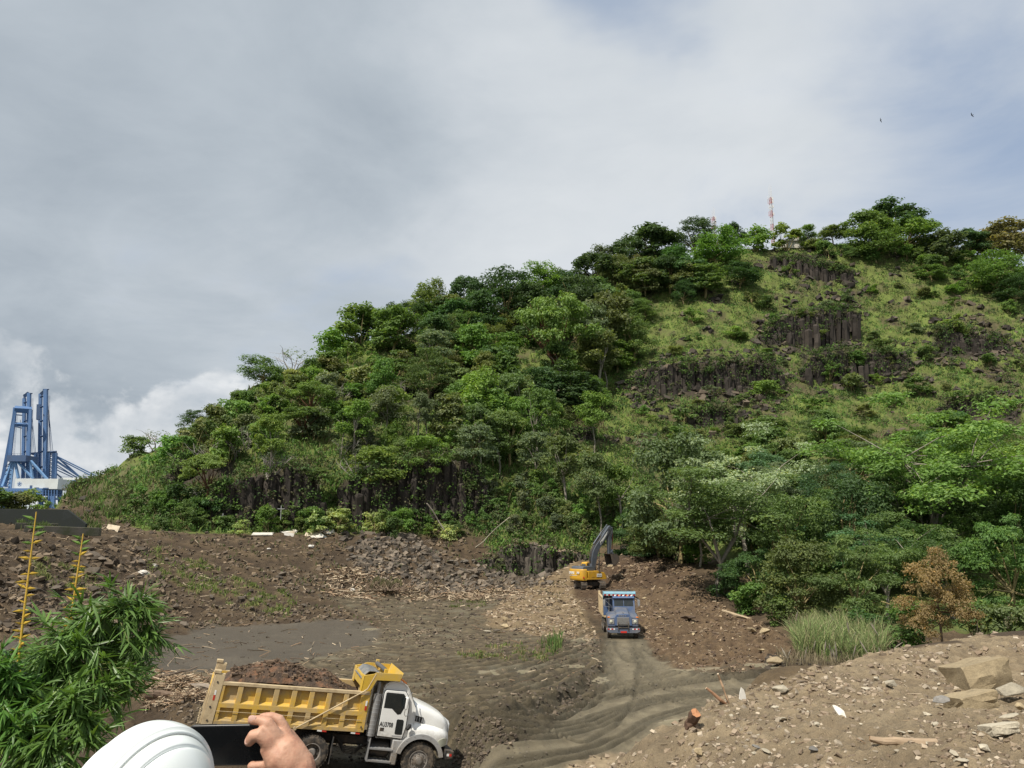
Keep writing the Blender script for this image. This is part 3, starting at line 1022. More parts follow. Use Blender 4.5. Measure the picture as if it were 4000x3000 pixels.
def build_outcrops():
 for oi, (label, line, w0) in enumerate(OUTCROPS):
  r = np.random.default_rng(500 + oi)
  c0 = line[len(line) // 2]
  o = P(c0[0], c0[2], c0[3])
  root = empty('rock_outcrop', o, label=label, cat='rock outcrop', group='basalt outcrops on the hill')
  for (xa, ta, ba, da), (xb, tb, bb, db) in zip(line[:-1], line[1:]):
   pa, pb = P(xa, ba, da), P(xb, bb, db)
   L = np.linalg.norm((pb - pa)[:2])
   far_band = min(da, db) > 150
   tiers = ((0, max(3, int(L / (w0 * 0.7)))), (2, max(3, int(L / (w0 * 0.6)))), (3, max(3, int(L / (w0 * 0.7))))) if far_band else ((0, max(3, int(L / (w0 * 0.5)))), (1, max(2, int(L / (w0 * 1.0)))))
   for layer, n in tiers:
    for i in range(n):
     t = (i + r.uniform(0.2, 0.8)) / n
     px, top, bot, d = xa + (xb - xa) * t, ta + (tb - ta) * t, ba + (bb - ba) * t, da + (db - da) * t
     lump = fbm(np.array([px * 0.013]), np.array([oi * 7.7 + 0.3]), 3)[0]
     lump2 = fbm(np.array([px * 0.02 + 50]), np.array([oi * 3.1]), 3)[0]
     if layer == 0:
      dj, frac = r.uniform(-0.25, 0.25) + 1.0 * lump, 1.02 - abs(r.normal(0, 0.07)) - 0.40 * max(0, lump2)
     elif layer in (2, 3):
      if r.random() < 0.22:
       continue
      dj, frac = r.uniform(-0.9, 0.1) * (1.0 if layer == 2 else 2.0) + 1.0 * lump, (r.uniform(0.45, 0.85) if layer == 2 else r.uniform(0.1, 0.45)) * (0.8 + 0.5 * lump2)
     else:
      dj, frac = r.uniform(-1.0, -0.35) + 1.0 * lump, r.uniform(0.15, 0.85) * (0.8 + 0.5 * lump2)
     if far_band and layer == 0:
      frac *= r.uniform(0.75, 1.0) * min(1.0, 0.55 + 3 * min((px - line[0][0]), (line[-1][0] - px)) / (line[-1][0] - line[0][0]))
     frac = min(max(frac, 0.15), 1.08)
     p0 = P(px, bot, d + dj)
     p1_ = P(px, bot + (top - bot) * frac, d + dj)
     g = float(height(p0[0], p0[1]))
     z0 = min(p0[2], g) - 1.2
     lim = float(height(p0[0], p0[1] + 3.0)) + r.uniform(-0.4, 0.5)
     hgt = max(1.3, min(p1_[2], lim) - z0)
     w = w0 * r.uniform(0.6, 1.2)
     me = (ROCK_COLS_PALE if oi < 2 else ROCK_COLS)[int(r.integers(len(ROCK_COLS)))]
     link('rock_column', me, root, (p0[0] - o[0], p0[1] - o[1], z0 - o[2]), (r.normal(0, 0.03), r.normal(0, 0.03), r.uniform(0, 6.28)), (w, w, hgt))


build_outcrops()

# ------------------------------------------------------------------ trees and shrubs
M_LEAF = leaf_mat('leaf')
M_BARK = attr_mat('bark', rough=0.9, grain=6.0, amount=0.35, bump=0.3)


def tube_arrays(path, radii, n=5):
 """tapered tube along a path; returns V,F"""
 path = np.asarray(path, float)
 V, F = [], []
 for i, p in enumerate(path):
  t = path[min(i + 1, len(path) - 1)] - path[max(i - 1, 0)]
  t = t / (np.linalg.norm(t) + 1e-9)
  a = np.cross(t, (0.31, 0.9, 0.17))
  a /= np.linalg.norm(a) + 1e-9
  b = np.cross(t, a)
  for j in range(n):
   th = 2 * np.pi * j / n
   V.append(p + radii[i] * (a * math.cos(th) + b * math.sin(th)))
 for i in range(len(path) - 1):
  for j in range(n):
   F.append((i * n + j, i * n + (j + 1) % n, (i + 1) * n + (j + 1) % n, (i + 1) * n + j))
 return np.array(V), np.array(F)


class Bag:
 def __init__(self):
  self.V, self.F, self.C, self.n = [], [], [], 0

 def add(self, V, F, c=None):
  F = np.asarray(F) + self.n
  self.V.append(np.asarray(V, float))
  self.F.append(F)
  self.n += len(V)
  if c is not None:
   self.C.append(np.repeat(np.asarray(c, float)[None], len(F), 0))

 def mesh(self, name, mats, smooth=False, tone=None):
  V = np.concatenate(self.V)
  ks = {}
  for i, f in enumerate(self.F):
   ks.setdefault(f.shape[1], []).append(i)
  Fs = [np.concatenate([self.F[i] for i in ii]) for ii in ks.values()]
  C = np.concatenate([np.concatenate([self.C[i] for i in ii]) for ii in ks.values()]) if self.C else None
  return np_mesh(name, V, Fs, smooth=smooth, colors=C, mats=mats, tone=tone)


def leaves_arrays(C, N, size, r, aspect=0.5, fold=0.15):
 """diamond leaves at C with normals N"""
 n = len(C)
 N = N / (np.linalg.norm(N, axis=1, keepdims=True) + 1e-9)
 h = r.normal(size=(n, 3))
 A = np.cross(N, h)
 A /= np.linalg.norm(A, axis=1, keepdims=True) + 1e-9
 B = np.cross(N, A)
 s = size * r.uniform(0.6, 1.35, (n, 1))
 V = np.stack([C - A * s * 0.5, C + B * s * aspect * 0.5 + N * s * fold, C + A * s * 0.5, C - B * s * aspect * 0.5 + N * s * fold], 1).reshape(-1, 3)
 F = np.arange(n * 4).reshape(n, 4)
 return V, F


def crown_leaves(clumps, n_leaf, size, r, up=0.6, aspect=0.55):
 """leaves spread through clumps [(center, radii)]"""
 vol = np.array([c[1][0] * c[1][1] for c in clumps])
 cnt = np.maximum(8, (n_leaf * vol / vol.sum()).astype(int))
 Cs, Ns, Ts = [], [], []
 for (c, rad), m in zip(clumps, cnt):
  d = r.normal(size=(m, 3))
  d /= np.linalg.norm(d, axis=1, keepdims=True)
  d[:, 2] = np.where((d[:, 2] < -0.35) & (r.random(m) < 0.7), -d[:, 2], d[:, 2])
  q = r.uniform(0.25, 1.0, (m, 1)) ** 0.5
  bump = 1 + 0.28 * np.sin(d[:, :1] * 5 + c[0] * 3) * np.sin(d[:, 1:2] * 6 + c[1] * 2) + 0.2 * np.sin(d[:, 2:3] * 7 + c[2] * 5)
  p = np.asarray(c) + d * np.asarray(rad) * q * bump
  Cs.append(p)
  Ns.append(d * 0.7 + np.array((0, 0, up)) + r.normal(0, 0.45, (m, 3)))
  Ts.append(np.clip(r.normal(0.45, 0.2, m) + r.normal(0, 0.10), 0, 1))
 C, N, T = np.concatenate(Cs), np.concatenate(Ns), np.concatenate(Ts)
 V, F = leaves_arrays(C, N, size, r, aspect)
 return V, F, T


def make_tree_meshes(kind, seed):
 """natural size about 10 m high, 9 m wide (shrubs 3 m)"""
 r = np.random.default_rng(seed)
 bark = Bag()
 clumps = []
 BARK = {'pale': (0.26, 0.23, 0.19), 'brown': (0.29, 0.235, 0.115), 'red': (0.15, 0.075, 0.045)}
 bc = BARK['brown']
 up, asp = 0.6, 0.55

 def limb(a, b, r0, r1, sag=0.1, n=5):
  a, b = np.asarray(a, float), np.asarray(b, float)
  m = (a + b) / 2 + np.array((0, 0, sag)) * np.linalg.norm(b - a) + r.normal(0, 0.06, 3) * np.linalg.norm(b - a)
  V, F = tube_arrays([a, a * 0.5 + m * 0.5, m, m * 0.45 + b * 0.55, b], [r0, r0 * 0.85, (r0 + r1) / 2, r1 * 1.2, r1], n)
  bark.add(V, F, np.array(bc) * r.uniform(0.8, 1.2))

 if kind in ('broad', 'broad_fine'):
  fine = kind == 'broad_fine'
  fork = r.uniform(1.8, 2.8)
  lean = r.normal(0, 0.25, 2)
  limb((0, 0, -1.0), (lean[0], lean[1], fork), 0.26, 0.2, 0)
  nC = int(r.integers(30, 44)) if not fine else int(r.integers(42, 58))
  flat = r.uniform(0.5, 0.95)
  for i in range(nC):
   th = r.uniform(0, 6.283)
   z = r.uniform(0.0, 1.0)
   rr = 4.2 * math.sqrt(max(0.02, 1 - (z * 1.25 - 0.32) ** 2)) * r.uniform(0.45, 1.0)
   c = np.array((math.cos(th) * rr, math.sin(th) * rr, 1.7 + z * 7.3 + r.normal(0, 0.3)))
   s = r.uniform(0.6, 1.75) * (0.85 if fine else 1)
   clumps.append((c, (s * 1.15, s * r.uniform(0.8, 1.3), s * flat)))
   if i % 3 == 0:
    limb((lean[0], lean[1], fork), c, 0.12, 0.03, 0.12)
  nl, ls = (12500, 0.33 * r.uniform(0.8, 1.25)) if fine else (6500, 0.42 * r.uniform(0.75, 1.25))
  asp, up = r.uniform(0.4, 0.75), r.uniform(0.3, 1.0)
 elif kind == 'umbrella':
  bc = BARK['red']
  limb((0, 0, -1), (0.2, 0, 3.2), 0.3, 0.22, 0)
  for i in range(34):
   th = r.uniform(0, 6.283)
   rr = 5.2 * math.sqrt(r.uniform(0.02, 1))
   z = 8.9 - 0.085 * rr ** 2 + r.normal(0, 0.3) - (r.random() < 0.25) * r.uniform(0.5, 2.5)
   s = r.uniform(0.8, 1.35)
   c = (math.cos(th) * rr, math.sin(th) * rr, z)
   clumps.append((c, (s * 1.3, s * 1.3, s * 0.55)))
   if i % 2 == 0:
    limb((0.2, 0, 3.2), c, 0.13, 0.03, 0.02)
  nl, ls, up = 7000, 0.42, 0.9
 elif kind == 'tall':
  bc = BARK['pale']
  limb((0, 0, -1), (0.3, 0.1, 5.2), 0.17, 0.12, 0)
  limb((0.3, 0.1, 4.0), (1.3, 0.4, 7.6), 0.09, 0.04, 0)
  for i in range(22):
   th = r.uniform(0, 6.283)
   z = r.uniform(0, 1)
   rr = 2.7 * math.sqrt(max(0.05, 1 - (z * 1.6 - 0.7) ** 2)) * r.uniform(0.3, 1.0)
   s = r.uniform(0.6, 1.25)
   c = (math.cos(th) * rr + 0.3, math.sin(th) * rr, 4.8 + z * 4.9)
   clumps.append((c, (s * 1.1, s * 1.1, s * 0.75)))
   if i % 3 == 0:
    limb((0.3, 0.1, 5.0), c, 0.07, 0.02, 0.05)
  nl, ls = 4200, 0.36
 elif kind in ('feathery', 'forked'):
  bc = BARK['pale']
  hi = kind == 'forked'
  f0 = (r.normal(0, 0.2), r.normal(0, 0.2), 3.0 if hi else 2.6)
  limb((0, 0, -1), f0, 0.15 if hi else 0.22, 0.12 if hi else 0.17, 0)
  heads = []
  for i in range(5):
   th = i * 1.257 + r.uniform(-0.4, 0.4)
   h = (math.cos(th) * r.uniform(1.2, 2.4), math.sin(th) * r.uniform(1.2, 2.4), r.uniform(6.4, 8.0) if hi else r.uniform(5.2, 7.2))
   heads.append(h)
   limb(f0, h, 0.12, 0.06, 0.03)
  for i in range(52):
   h = heads[i % 5]
   c = np.array(h) * (1.05, 1.05, 1) + r.normal(0, 1, 3) * (1.7, 1.7, 1.5) + (0, 0, 0.5)
   c[2] = max(c[2], 5.7 if hi else 2.8)
   s = r.uniform(0.5, 1.15)
   clumps.append((c, (s * 1.35, s * 1.35, s * 0.62)))
   if i % 2 == 0:
    limb(h, c, 0.045, 0.015, 0.05, 4)
  nl, ls, up, asp = 13000, 0.25, 1.1, 0.5
 elif kind == 'dead_leaf':
  bc = (0.17, 0.125, 0.085)
  limb((0, 0, -0.6), (0.15, 0.0, 3.4), 0.17, 0.12, 0)
  limb((0.15, 0, 3.2), (0.0, 0.1, 8.8), 0.11, 0.03, 0)
  for i in range(46):
   z = r.uniform(0, 1) ** 1.1
   th = r.uniform(0, 6.283)
   rr = 3.9 * math.sqrt(max(0.03, 1 - (z * 1.25 - 0.28) ** 2)) * r.uniform(0.3, 1)
   c = np.array((math.cos(th) * rr, math.sin(th) * rr, 2.7 + z * 6.6 - 0.1 * rr + r.normal(0, 0.35)))
   s = r.uniform(0.6, 1.1)
   clumps.append((c, (s * 1.1, s * 1.1, s * 0.8)))
   if i % 2 == 0:
    limb((0.1, 0, 3.0 + z * 4.5), c, 0.06, 0.015, 0.0, 4)
  nl, ls, up, asp = 9500, 0.27, 0.2, 0.5
 elif kind in ('shrub', 'shrub_loose'):
  nC = 16 if kind == 'shrub' else 22
  for i in range(nC):
   th = r.uniform(0, 6.283)
   z = r.uniform(0, 1)
   rr = 1.45 * math.sqrt(max(0.05, 1 - z * z * 0.85)) * r.uniform(0.3, 1.05)
   s = r.uniform(0.35, 0.75) * (1 if kind == 'shrub' else 0.62)
   c = (math.cos(th) * rr, math.sin(th) * rr, 0.35 + z * 2.3 + r.normal(0, 0.12))
   clumps.append((c, (s * 1.1, s * 1.1, s * 0.8)))
   if i % 2 == 0:
    limb((r.normal(0, 0.15), r.normal(0, 0.15), -0.4), c, 0.045, 0.012, 0.05, 4)
  nl, ls = (2200, 0.26) if kind == 'shrub' else (1500, 0.24)
 elif kind == 'bare':
  bc = (0.30, 0.27, 0.24)
  for i in range(5):
   b = (r.normal(0, 1.0), r.normal(0, 1.0), r.uniform(1.6, 3.0))
   limb((r.normal(0, 0.1), r.normal(0, 0.1), -0.4), b, 0.06, 0.02, 0.05, 4)
   for j in range(5):
    q = np.array(b) * r.uniform(0.45, 1) + r.normal(0, 0.5, 3) + (0, 0, 0.3)
    limb(np.array(b) * r.uniform(0.5, 0.95), q, 0.025, 0.008, 0.05, 4)
  clumps.append(((0, 0, 2.0), (1.2, 1.2, 0.8)))
  nl, ls = 120, 0.2
 V, F, T = crown_leaves(clumps, nl, ls, r, up, asp)
 crown = np_mesh(kind + '_crown', V, F, tone=T, mats=[M_LEAF])
 trunk = bark.mesh(kind + '_trunk', [M_BARK], smooth=True)
 return trunk, crown


PROTO = {}
for kd, ns in (('broad', 8), ('broad_fine', 4), ('umbrella', 2), ('tall', 3), ('feathery', 2), ('forked', 1), ('dead_leaf', 1), ('shrub', 6), ('shrub_loose', 4), ('bare', 2)):
 PROTO[kd] = [make_tree_meshes(kd, 900 + 31 * i + len(kd)) for i in range(ns)]

NAT = {'broad': (9.6, 10.2), 'broad_fine': (9.4, 10.2), 'umbrella': (11.2, 9.6), 'tall': (6.2, 10.2), 'feathery': (8.4, 9.8), 'forked': (8.4, 10.0), 'dead_leaf': (8.6, 10.4), 'shrub': (3.5, 3.1), 'shrub_loose': (3.5, 3.1), 'bare': (3.0, 3.0)}

GREEN = {
 'dark': (0.068, 0.122, 0.045), 'deep': (0.079, 0.147, 0.049), 'mid': (0.127, 0.206, 0.061), 'lime': (0.186, 0.282, 0.068), 'bright': (0.147, 0.251, 0.062),
 'olive': (0.156, 0.186, 0.068), 'dusty': (0.164, 0.220, 0.090), 'silver': (0.328, 0.384, 0.271), 'grey': (0.158, 0.201, 0.111), 'pale': (0.373, 0.441, 0.181),
 'brown': (0.29, 0.235, 0.115), 'straw': (0.25, 0.27, 0.12), 'blue': (0.102, 0.186, 0.090)}


def plant(name, kind, x, y, z, w, h, colour, label, cat, group=None, seed=None, lean=0.0):
 r = np.random.default_rng(seed if seed is not None else int(abs(x * 131 + y * 977)) % 100000)
 i = int(r.integers(len(PROTO[kind])))
 tm, cm = PROTO[kind][i]
 nw, nh = NAT[kind]
 root = empty(name, (x, y, z), (0, lean, 0), label, cat, group)
 rz = r.uniform(0, 6.283)
 sc = (w / nw * r.uniform(0.88, 1.14), w / nw * r.uniform(0.88, 1.14), h / nh)
 t = link('trunk' if cat == 'tree' else 'stem', tm, root, rot=(0, 0, rz), scale=sc)
 c = link('crown' if cat == 'tree' else 'foliage', cm, root, rot=(r.normal(0, 0.07), r.normal(0, 0.07), rz), scale=sc)
 g = np.array(GREEN[colour]) * r.uniform(0.85, 1.18) * r.uniform(0.92, 1.08, 3)
 c.color = (g[0], g[1], g[2], 1)
 return root


def plant_px(name, kind, px, top, base, wpx, colour, label, cat='tree', group=None, d=None, seed=None):
 """plant standing on the terrain, sized from where it shows in the photo"""
 if d is None:
  p = hit(px, base, 40, 300)
  if p is None:
   p = hit(px, base + 60, 40, 300)
  d = p[1]
 u, _ = ue(px, base)
 x = u * d
 z = float(height(x, d))
 dep = d * _c + (z - CAM_H) * _s
 et = ue(px, top)[1]
 w = wpx / FPX * dep
 h = max(0.5, 0.68 * w, CAM_H + et * d - z)
 return plant(name, kind, x, d, z - 0.1, w, h, colour, label, cat, group, seed)


T = 'tree'
S = 'shrub'
HAND = [
 # skyline, left to right
 ('tree', 'broad', 757, 1590, 1715, 150, 'dark', 'dark wiry tree leaning out over the left end of the skyline', T, 150),
 ('tree', 'broad', 832, 1572, 1650, 70, 'dark', 'tiny dark tree poking above the grassy brow on the left skyline', T, 152),
 ('shrub', 'shrub', 515, 1780, 1870, 130, 'mid', 'round leafy bush on the low left end of the ridge', S, 134),
 ('bare_shrub', 'bare', 600, 1745, 1850, 130, 'grey', 'leafless grey bush beside the round bush on the left ridge', S, 138),
 ('tree', 'broad', 1010, 1445, 1620, 190, 'mid', 'spreading flat crowned tree on the left shoulder of the hill', T, 158),
 ('bare_shrub', 'bare', 1140, 1430, 1510, 150, 'grey', 'leafless twiggy bush on the ridge right of the flat crowned tree', S, 166),
 ('shrub', 'shrub', 1395, 1255, 1420, 240, 'bright', 'big light green bush where the left ridge steepens', S, 174),
 ('shrub', 'shrub', 1300, 1330, 1470, 190, 'lime', 'light green bush lower on the same steep left ridge', S, 170),
 ('shrub', 'shrub', 1480, 1290, 1420, 200, 'bright', 'bright bush just left of the first dark ridge trees', S, 180),
 ('tree', 'broad', 1545, 1172, 1360, 150, 'dark', 'first dark tree of the ridge wood counted from the left', T, 184),
 ('tree', 'broad', 1625, 1165, 1370, 150, 'dark', 'second dark tree of the ridge wood counted from the left', T, 186),
 ('tree', 'broad', 1730, 1158, 1380, 180, 'deep', 'low dark tree left of the tall pair on the ridge', T, 189),
 ('tree', 'broad', 1815, 1058, 1330, 190, 'dark', 'left one of the tall dark pair on the ridge', T, 196),
 ('tree', 'broad', 1975, 1026, 1400, 330, 'dark', 'widest dark tree of the ridge with sky showing through its crown', T, 194),
 ('tree', 'broad', 2120, 1026, 1260, 220, 'bright', 'light green tree between dark trees on the ridge', T, 208),
 ('tree', 'broad', 2325, 985, 1250, 250, 'dark', 'dark bushy tree on the ridge left of the highest dark dome', T, 212),
 ('tree', 'tall', 2370, 960, 1180, 120, 'grey', 'thin grey feathery tree rising behind the ridge wood', T, 220),
 ('tree', 'broad', 2550, 876, 1130, 290, 'dark', 'broad dark dome of a tree left of the two masts', T, 226),
 ('tree', 'broad', 2460, 930, 1150, 200, 'deep', 'dark tree tucked against the left side of the broad dark dome', T, 222),
 ('tree', 'broad', 2722, 842, 1090, 210, 'dark', 'tall dark tree in front of the left mast with bare trunk', T, 229),
 ('tree', 'broad', 2872, 864, 1010, 115, 'dark', 'small dark tree between the two masts', T, 231),
 ('tree', 'broad', 2500, 1000, 1260, 230, 'mid', 'rounded green tree below the broad dark dome', T, 208),
 ('tree', 'broad', 2640, 965, 1200, 190, 'deep', 'dark tree below the left mast on the slope', T, 214),
 ('tree', 'broad', 2810, 960, 1180, 240, 'bright', 'bright green tree on the slope under the right mast', T, 216),
 ('tree', 'broad', 2760, 1060, 1290, 200, 'mid', 'mid green tree under the bright tree beside the open grass', T, 205),
 ('tree', 'broad', 2900, 1060, 1230, 170, 'dark', 'dark tree at the upper left corner of the open grassy slope', T, 208),
 ('shrub', 'shrub', 2960, 930, 1010, 150, 'lime', 'yellow green bush at the foot of the right mast', S, 228),
 ('shrub', 'shrub_loose', 3075, 905, 990, 170, 'lime', 'yellow green bush in front of the hilltop roof', S, 229),
 ('tree', 'tall', 3160, 878, 985, 95, 'lime', 'slender light tree right of the hilltop roof', T, 231),
 ('tree', 'tall', 3255, 888, 1000, 120, 'dusty', 'airy pale tree on the hilltop left of the tall right hand grove', T, 232),
 ('tree', 'broad', 3385, 842, 1030, 220, 'mid', 'green tree on the left of the hilltop grove at right', T, 232),
 ('tree', 'broad', 3515, 786, 1070, 230, 'dark', 'highest dark tree of the hilltop grove at right', T, 236),
 ('tree', 'broad', 3560, 905, 1080, 240, 'bright', 'bright tree sloping down right from the hilltop grove', T, 230),
 ('tree', 'broad', 3430, 930, 1080, 210, 'mid', 'mid green tree in front of the hilltop grove', T, 226),
 ('tree', 'broad', 3800, 893, 1090, 150, 'blue', 'bluish tree standing alone on the right skyline', T, 233),
 ('tree', 'broad', 3945, 850, 1130, 230, 'straw', 'tall pale olive tree at the right end of the skyline', T, 232),
 ('tree', 'broad', 3920, 1040, 1290, 280, 'mid', 'large green tree at the right edge below the pale olive one', T, 212),
 ('tree', 'broad', 3990, 1130, 1330, 200, 'dark', 'dark tree cut by the right edge of the picture high on the hill', T, 205),
 ('tree', 'broad', 3700, 975, 1110, 220, 'grey', 'greyish bush-like tree on the upper right slope', T, 226),
 # upper wood
 ('tree', 'umbrella', 2155, 1160, 1540, 330, 'lime', 'umbrella shaped lime tree with red brown trunk in mid slope', T, None),
 ('tree', 'broad', 2380, 1130, 1420, 260, 'olive', 'olive tree right of the umbrella shaped lime tree', T, None),
 ('tree', 'tall', 2350, 1190, 1500, 180, 'grey', 'greyish tree with upright stems beside the umbrella shaped tree', T, None),
 ('tree', 'broad', 2250, 1060, 1330, 240, 'dark', 'dark tree on the slope above the umbrella shaped lime tree', T, None),
 ('tree', 'broad', 2480, 1210, 1420, 200, 'mid', 'mid green tree at the left edge of the open grass', T, None),
 ('tree', 'broad', 1850, 1250, 1480, 210, 'bright', 'light green tree below the tall dark pair', T, None),
 ('tree', 'broad', 1960, 1350, 1560, 230, 'mid', 'green tree left of the umbrella tree trunk', T, None),
 ('tree', 'broad', 2060, 1430, 1650, 200, 'deep', 'dark green tree under the umbrella shaped crown', T, None),
 ('tree', 'broad', 2240, 1440, 1640, 240, 'dark', 'dark tree below and right of the umbrella tree trunk', T, None),
 ('tree', 'broad', 2335, 1470, 1600, 140, 'bright', 'small bright tree at the edge of the dark hollow', T, None),
 ('tree', 'broad', 1870, 1430, 1720, 260, 'lime', 'tall lime tree in the middle of the left wood', T, None),
 ('tree', 'broad', 1760, 1540, 1760, 220, 'dusty', 'dusty green tree below the tall lime tree', T, None),
 ('tree', 'broad', 1990, 1590, 1820, 230, 'mid', 'mid green tree above the bare white trunk', T, None),
 ('tree', 'broad', 1650, 1690, 1960, 230, 'lime', 'lime tree hanging over the shadowed cliff', T, None),
 ('tree', 'tall', 1460, 1740, 2010, 200, 'lime', 'lime tree on thin stems at the left of the shadowed cliff', T, None),
 ('tree', 'tall', 2085, 1685, 1935, 150, 'grey', 'grey green tree with forked white trunk in mid slope', T, None),
 ('tree', 'tall', 2210, 1700, 2010, 190, 'dusty', 'dusty tree right of the forked white trunk', T, None),
 ('tree', 'tall', 2345, 1760, 2100, 170, 'dusty', 'slim pale stemmed tree above the excavator arm', T, None),
 ('tree', 'tall', 2430, 1800, 2100, 160, 'mid', 'slim tree between the pale stemmed one and the big forest dome', T, None),
 ('tree', 'tall', 1045, 1615, 1920, 160, 'lime', 'thin trunked tree growing up the face of the left cliff', T, None),
 ('tree', 'umbrella', 1210, 1490, 1660, 170, 'lime', 'small lime tree in mid slope on the left flank', T, None),
 ('tree', 'umbrella', 1180, 1600, 1720, 190, 'mid', 'low spreading tree on the left flank below the lime one', T, None),
 ('tree', 'umbrella', 810, 1765, 1990, 180, 'lime', 'lime tree on the ledge at the left end of the cliff', T, None),
 ('tree', 'tall', 1235, 1825, 1975, 120, 'mid', 'slender shrubby tree in front of the columned left cliff', T, None),
 ('bare_shrub', 'bare', 780, 1910, 1985, 140, 'grey', 'leafless silver branches drooping at the foot of the left cliff', S, None),
 ('bare_shrub', 'bare', 1390, 1860, 1960, 140, 'grey', 'leafless silver branches in front of the shadowed cliff', S, None),
 ('bare_shrub', 'bare', 1440, 1650, 1730, 130, 'grey', 'leafless pale bush hanging on the upper left cliff', S, None),
 ('bare_shrub', 'bare', 1640, 1930, 2010, 160, 'grey', 'leafless brushy tangle at the base of the shadowed cliff', S, None),
 # pale leaved plants along the cliff foot
 ('pale_shrub', 'shrub_loose', 1240, 1990, 2085, 140, 'pale', 'pale yellow leaved bush at the cliff foot, left of the largest pale one', S, None),
 ('pale_shrub', 'shrub_loose', 1320, 1965, 2080, 150, 'pale', 'largest pale yellow leaved bush at the cliff foot', S, None),
 ('pale_shrub', 'shrub_loose', 1455, 1985, 2085, 130, 'pale', 'pale yellow leaved bush at the cliff foot, right of the largest pale one', S, None),
 ('pale_shrub', 'shrub_loose', 940, 2035, 2095, 100, 'pale', 'pale leaved bush beside the heap of white boards', S, None),
 # right hand forest, back to front
 ('palm_place', None, 0, 0, 0, 0, None, '', '', None),
 ('tree', 'broad_fine', 3010, 1770, 2150, 330, 'grey', 'greyish tree behind the silver leaved one at the forest back', T, 106),
 ('tree', 'broad_fine', 3380, 1700, 2150, 420, 'dusty', 'dusty green broad tree at the upper forest edge below the rock band', T, 112),
 ('tree', 'feathery', 3950, 1660, 2200, 420, 'lime', 'lime feathery tree against the right edge of the forest', T, 96),
 ('tree', 'feathery', 3690, 1630, 2330, 620, 'bright', 'tall feathery bright tree with pale forked limbs in the right forest', T, 88),
 ('tree', 'broad_fine', 2655, 1660, 2250, 440, 'dusty', 'big domed dusty green tree right of the excavator arm', T, 97),
 ('tree', 'feathery', 2910, 1745, 2230, 360, 'silver', 'silver leaved tree between the big dome and the forest', T, 94),
 ('tree', 'broad_fine', 3350, 1830, 2330, 400, 'dark', 'dark tree with shadowed hollow in the middle of the right forest', T, 84),
 ('tree', 'broad_fine', 3600, 2000, 2400, 330, 'deep', 'dark green tree behind the brown leaved tree', T, 80),
 ('tree', 'broad_fine', 3100, 1900, 2400, 340, 'mid', 'mid green tree behind the forked trunk', T, 82),
 ('tree', 'forked', 2815, 1890, 2372, 520, 'mid', 'leaning tree with pale forked trunk at the edge of the right hand dirt heap', T, 80),
 ('tree', 'broad_fine', 2960, 2110, 2500, 260, 'deep', 'shaded tree beside the forked trunk', T, 76),
 ('tree', 'broad_fine', 3150, 2080, 2530, 340, 'olive', 'olive leaved tree behind the tall grass clump, left of centre in the forest front', T, 64),
 ('tree', 'broad_fine', 3370, 2060, 2530, 360, 'mid', 'green tree rising right behind the tall grass clump', T, 61),
 ('tree', 'broad_fine', 3960, 1960, 2520, 360, 'mid', 'green tree at the right edge beyond the brown leaved tree', T, 66),
 ('tree', 'broad_fine', 2500, 1960, 2190, 260, 'deep', 'dark green tree right behind the excavator arm', T, 108),
 ('tree', 'broad_fine', 2580, 2010, 2230, 280, 'olive', 'olive tree on the rim behind the right hand dirt heap', T, 100),
 ('tree', 'tall', 2735, 1960, 2330, 190, 'mid', 'thin tree at the shaded back of the dirt heap', T, 94),
 ('brown_tree', 'dead_leaf', 3680, 2120, 2530, 285, 'brown', 'small tree with dead rust brown leaves at the forest edge on the right', T, 50),
 ('shrub', 'shrub', 3560, 2340, 2540, 240, 'bright', 'bright green bush left of the brown leaved tree trunk', S, 53),
 ('shrub', 'shrub', 3830, 2380, 2540, 230, 'mid', 'green bush right of the brown leaved tree trunk', S, 54),
 ('shrub', 'shrub', 3960, 2300, 2530, 240, 'dusty', 'dusty bush at the right edge behind the near dirt heap', S, 50),
 ('shrub', 'shrub', 2950, 2350, 2500, 190, 'bright', 'bright bush at the foot of the forked trunk', S, 72),
 ('shrub', 'shrub', 3060, 2400, 2540, 180, 'mid', 'green bush between the forked trunk and the tall grass', S, 64),
 ('shrub', 'shrub', 2850, 2290, 2460, 160, 'deep', 'dark bush in the shade left of the forked trunk', S, 80),
 ('shrub', 'shrub', 2730, 2180, 2300, 150, 'bright', 'bright bush on the shaded rim of the dirt heap', S, 97),
 ('shrub', 'shrub', 3400, 2400, 2560, 210, 'deep', 'dark bush behind the right end of the tall grass', S, 55),
]


def crown_covers():
 for i, (nm, kd, px, top, base, w, colr, lab, cat, d) in enumerate(HAND):
  if kd is None:
   continue
  plant_px(nm, kd, px, top, base, w, colr, lab, cat, 'trees of the hill and forest' if cat == T else 'bushes of the hill and forest', d, seed=3000 + i)


crown_covers()


def nth(i):
 w = ['first', 'second', 'third', 'fourth', 'fifth', 'sixth', 'seventh', 'eighth', 'ninth', 'tenth', 'eleventh', 'twelfth', 'thirteenth',
   'fourteenth', 'fifteenth', 'sixteenth', 'seventeenth', 'eighteenth', 'nineteenth', 'twentieth', 'twenty-first', 'twenty-second', 'twenty-third',
   'twenty-fourth', 'twenty-fifth', 'twenty-sixth', 'twenty-seventh', 'twenty-eighth', 'twenty-ninth', 'thirtieth']
 return w[i] if i < len(w) else 'further'


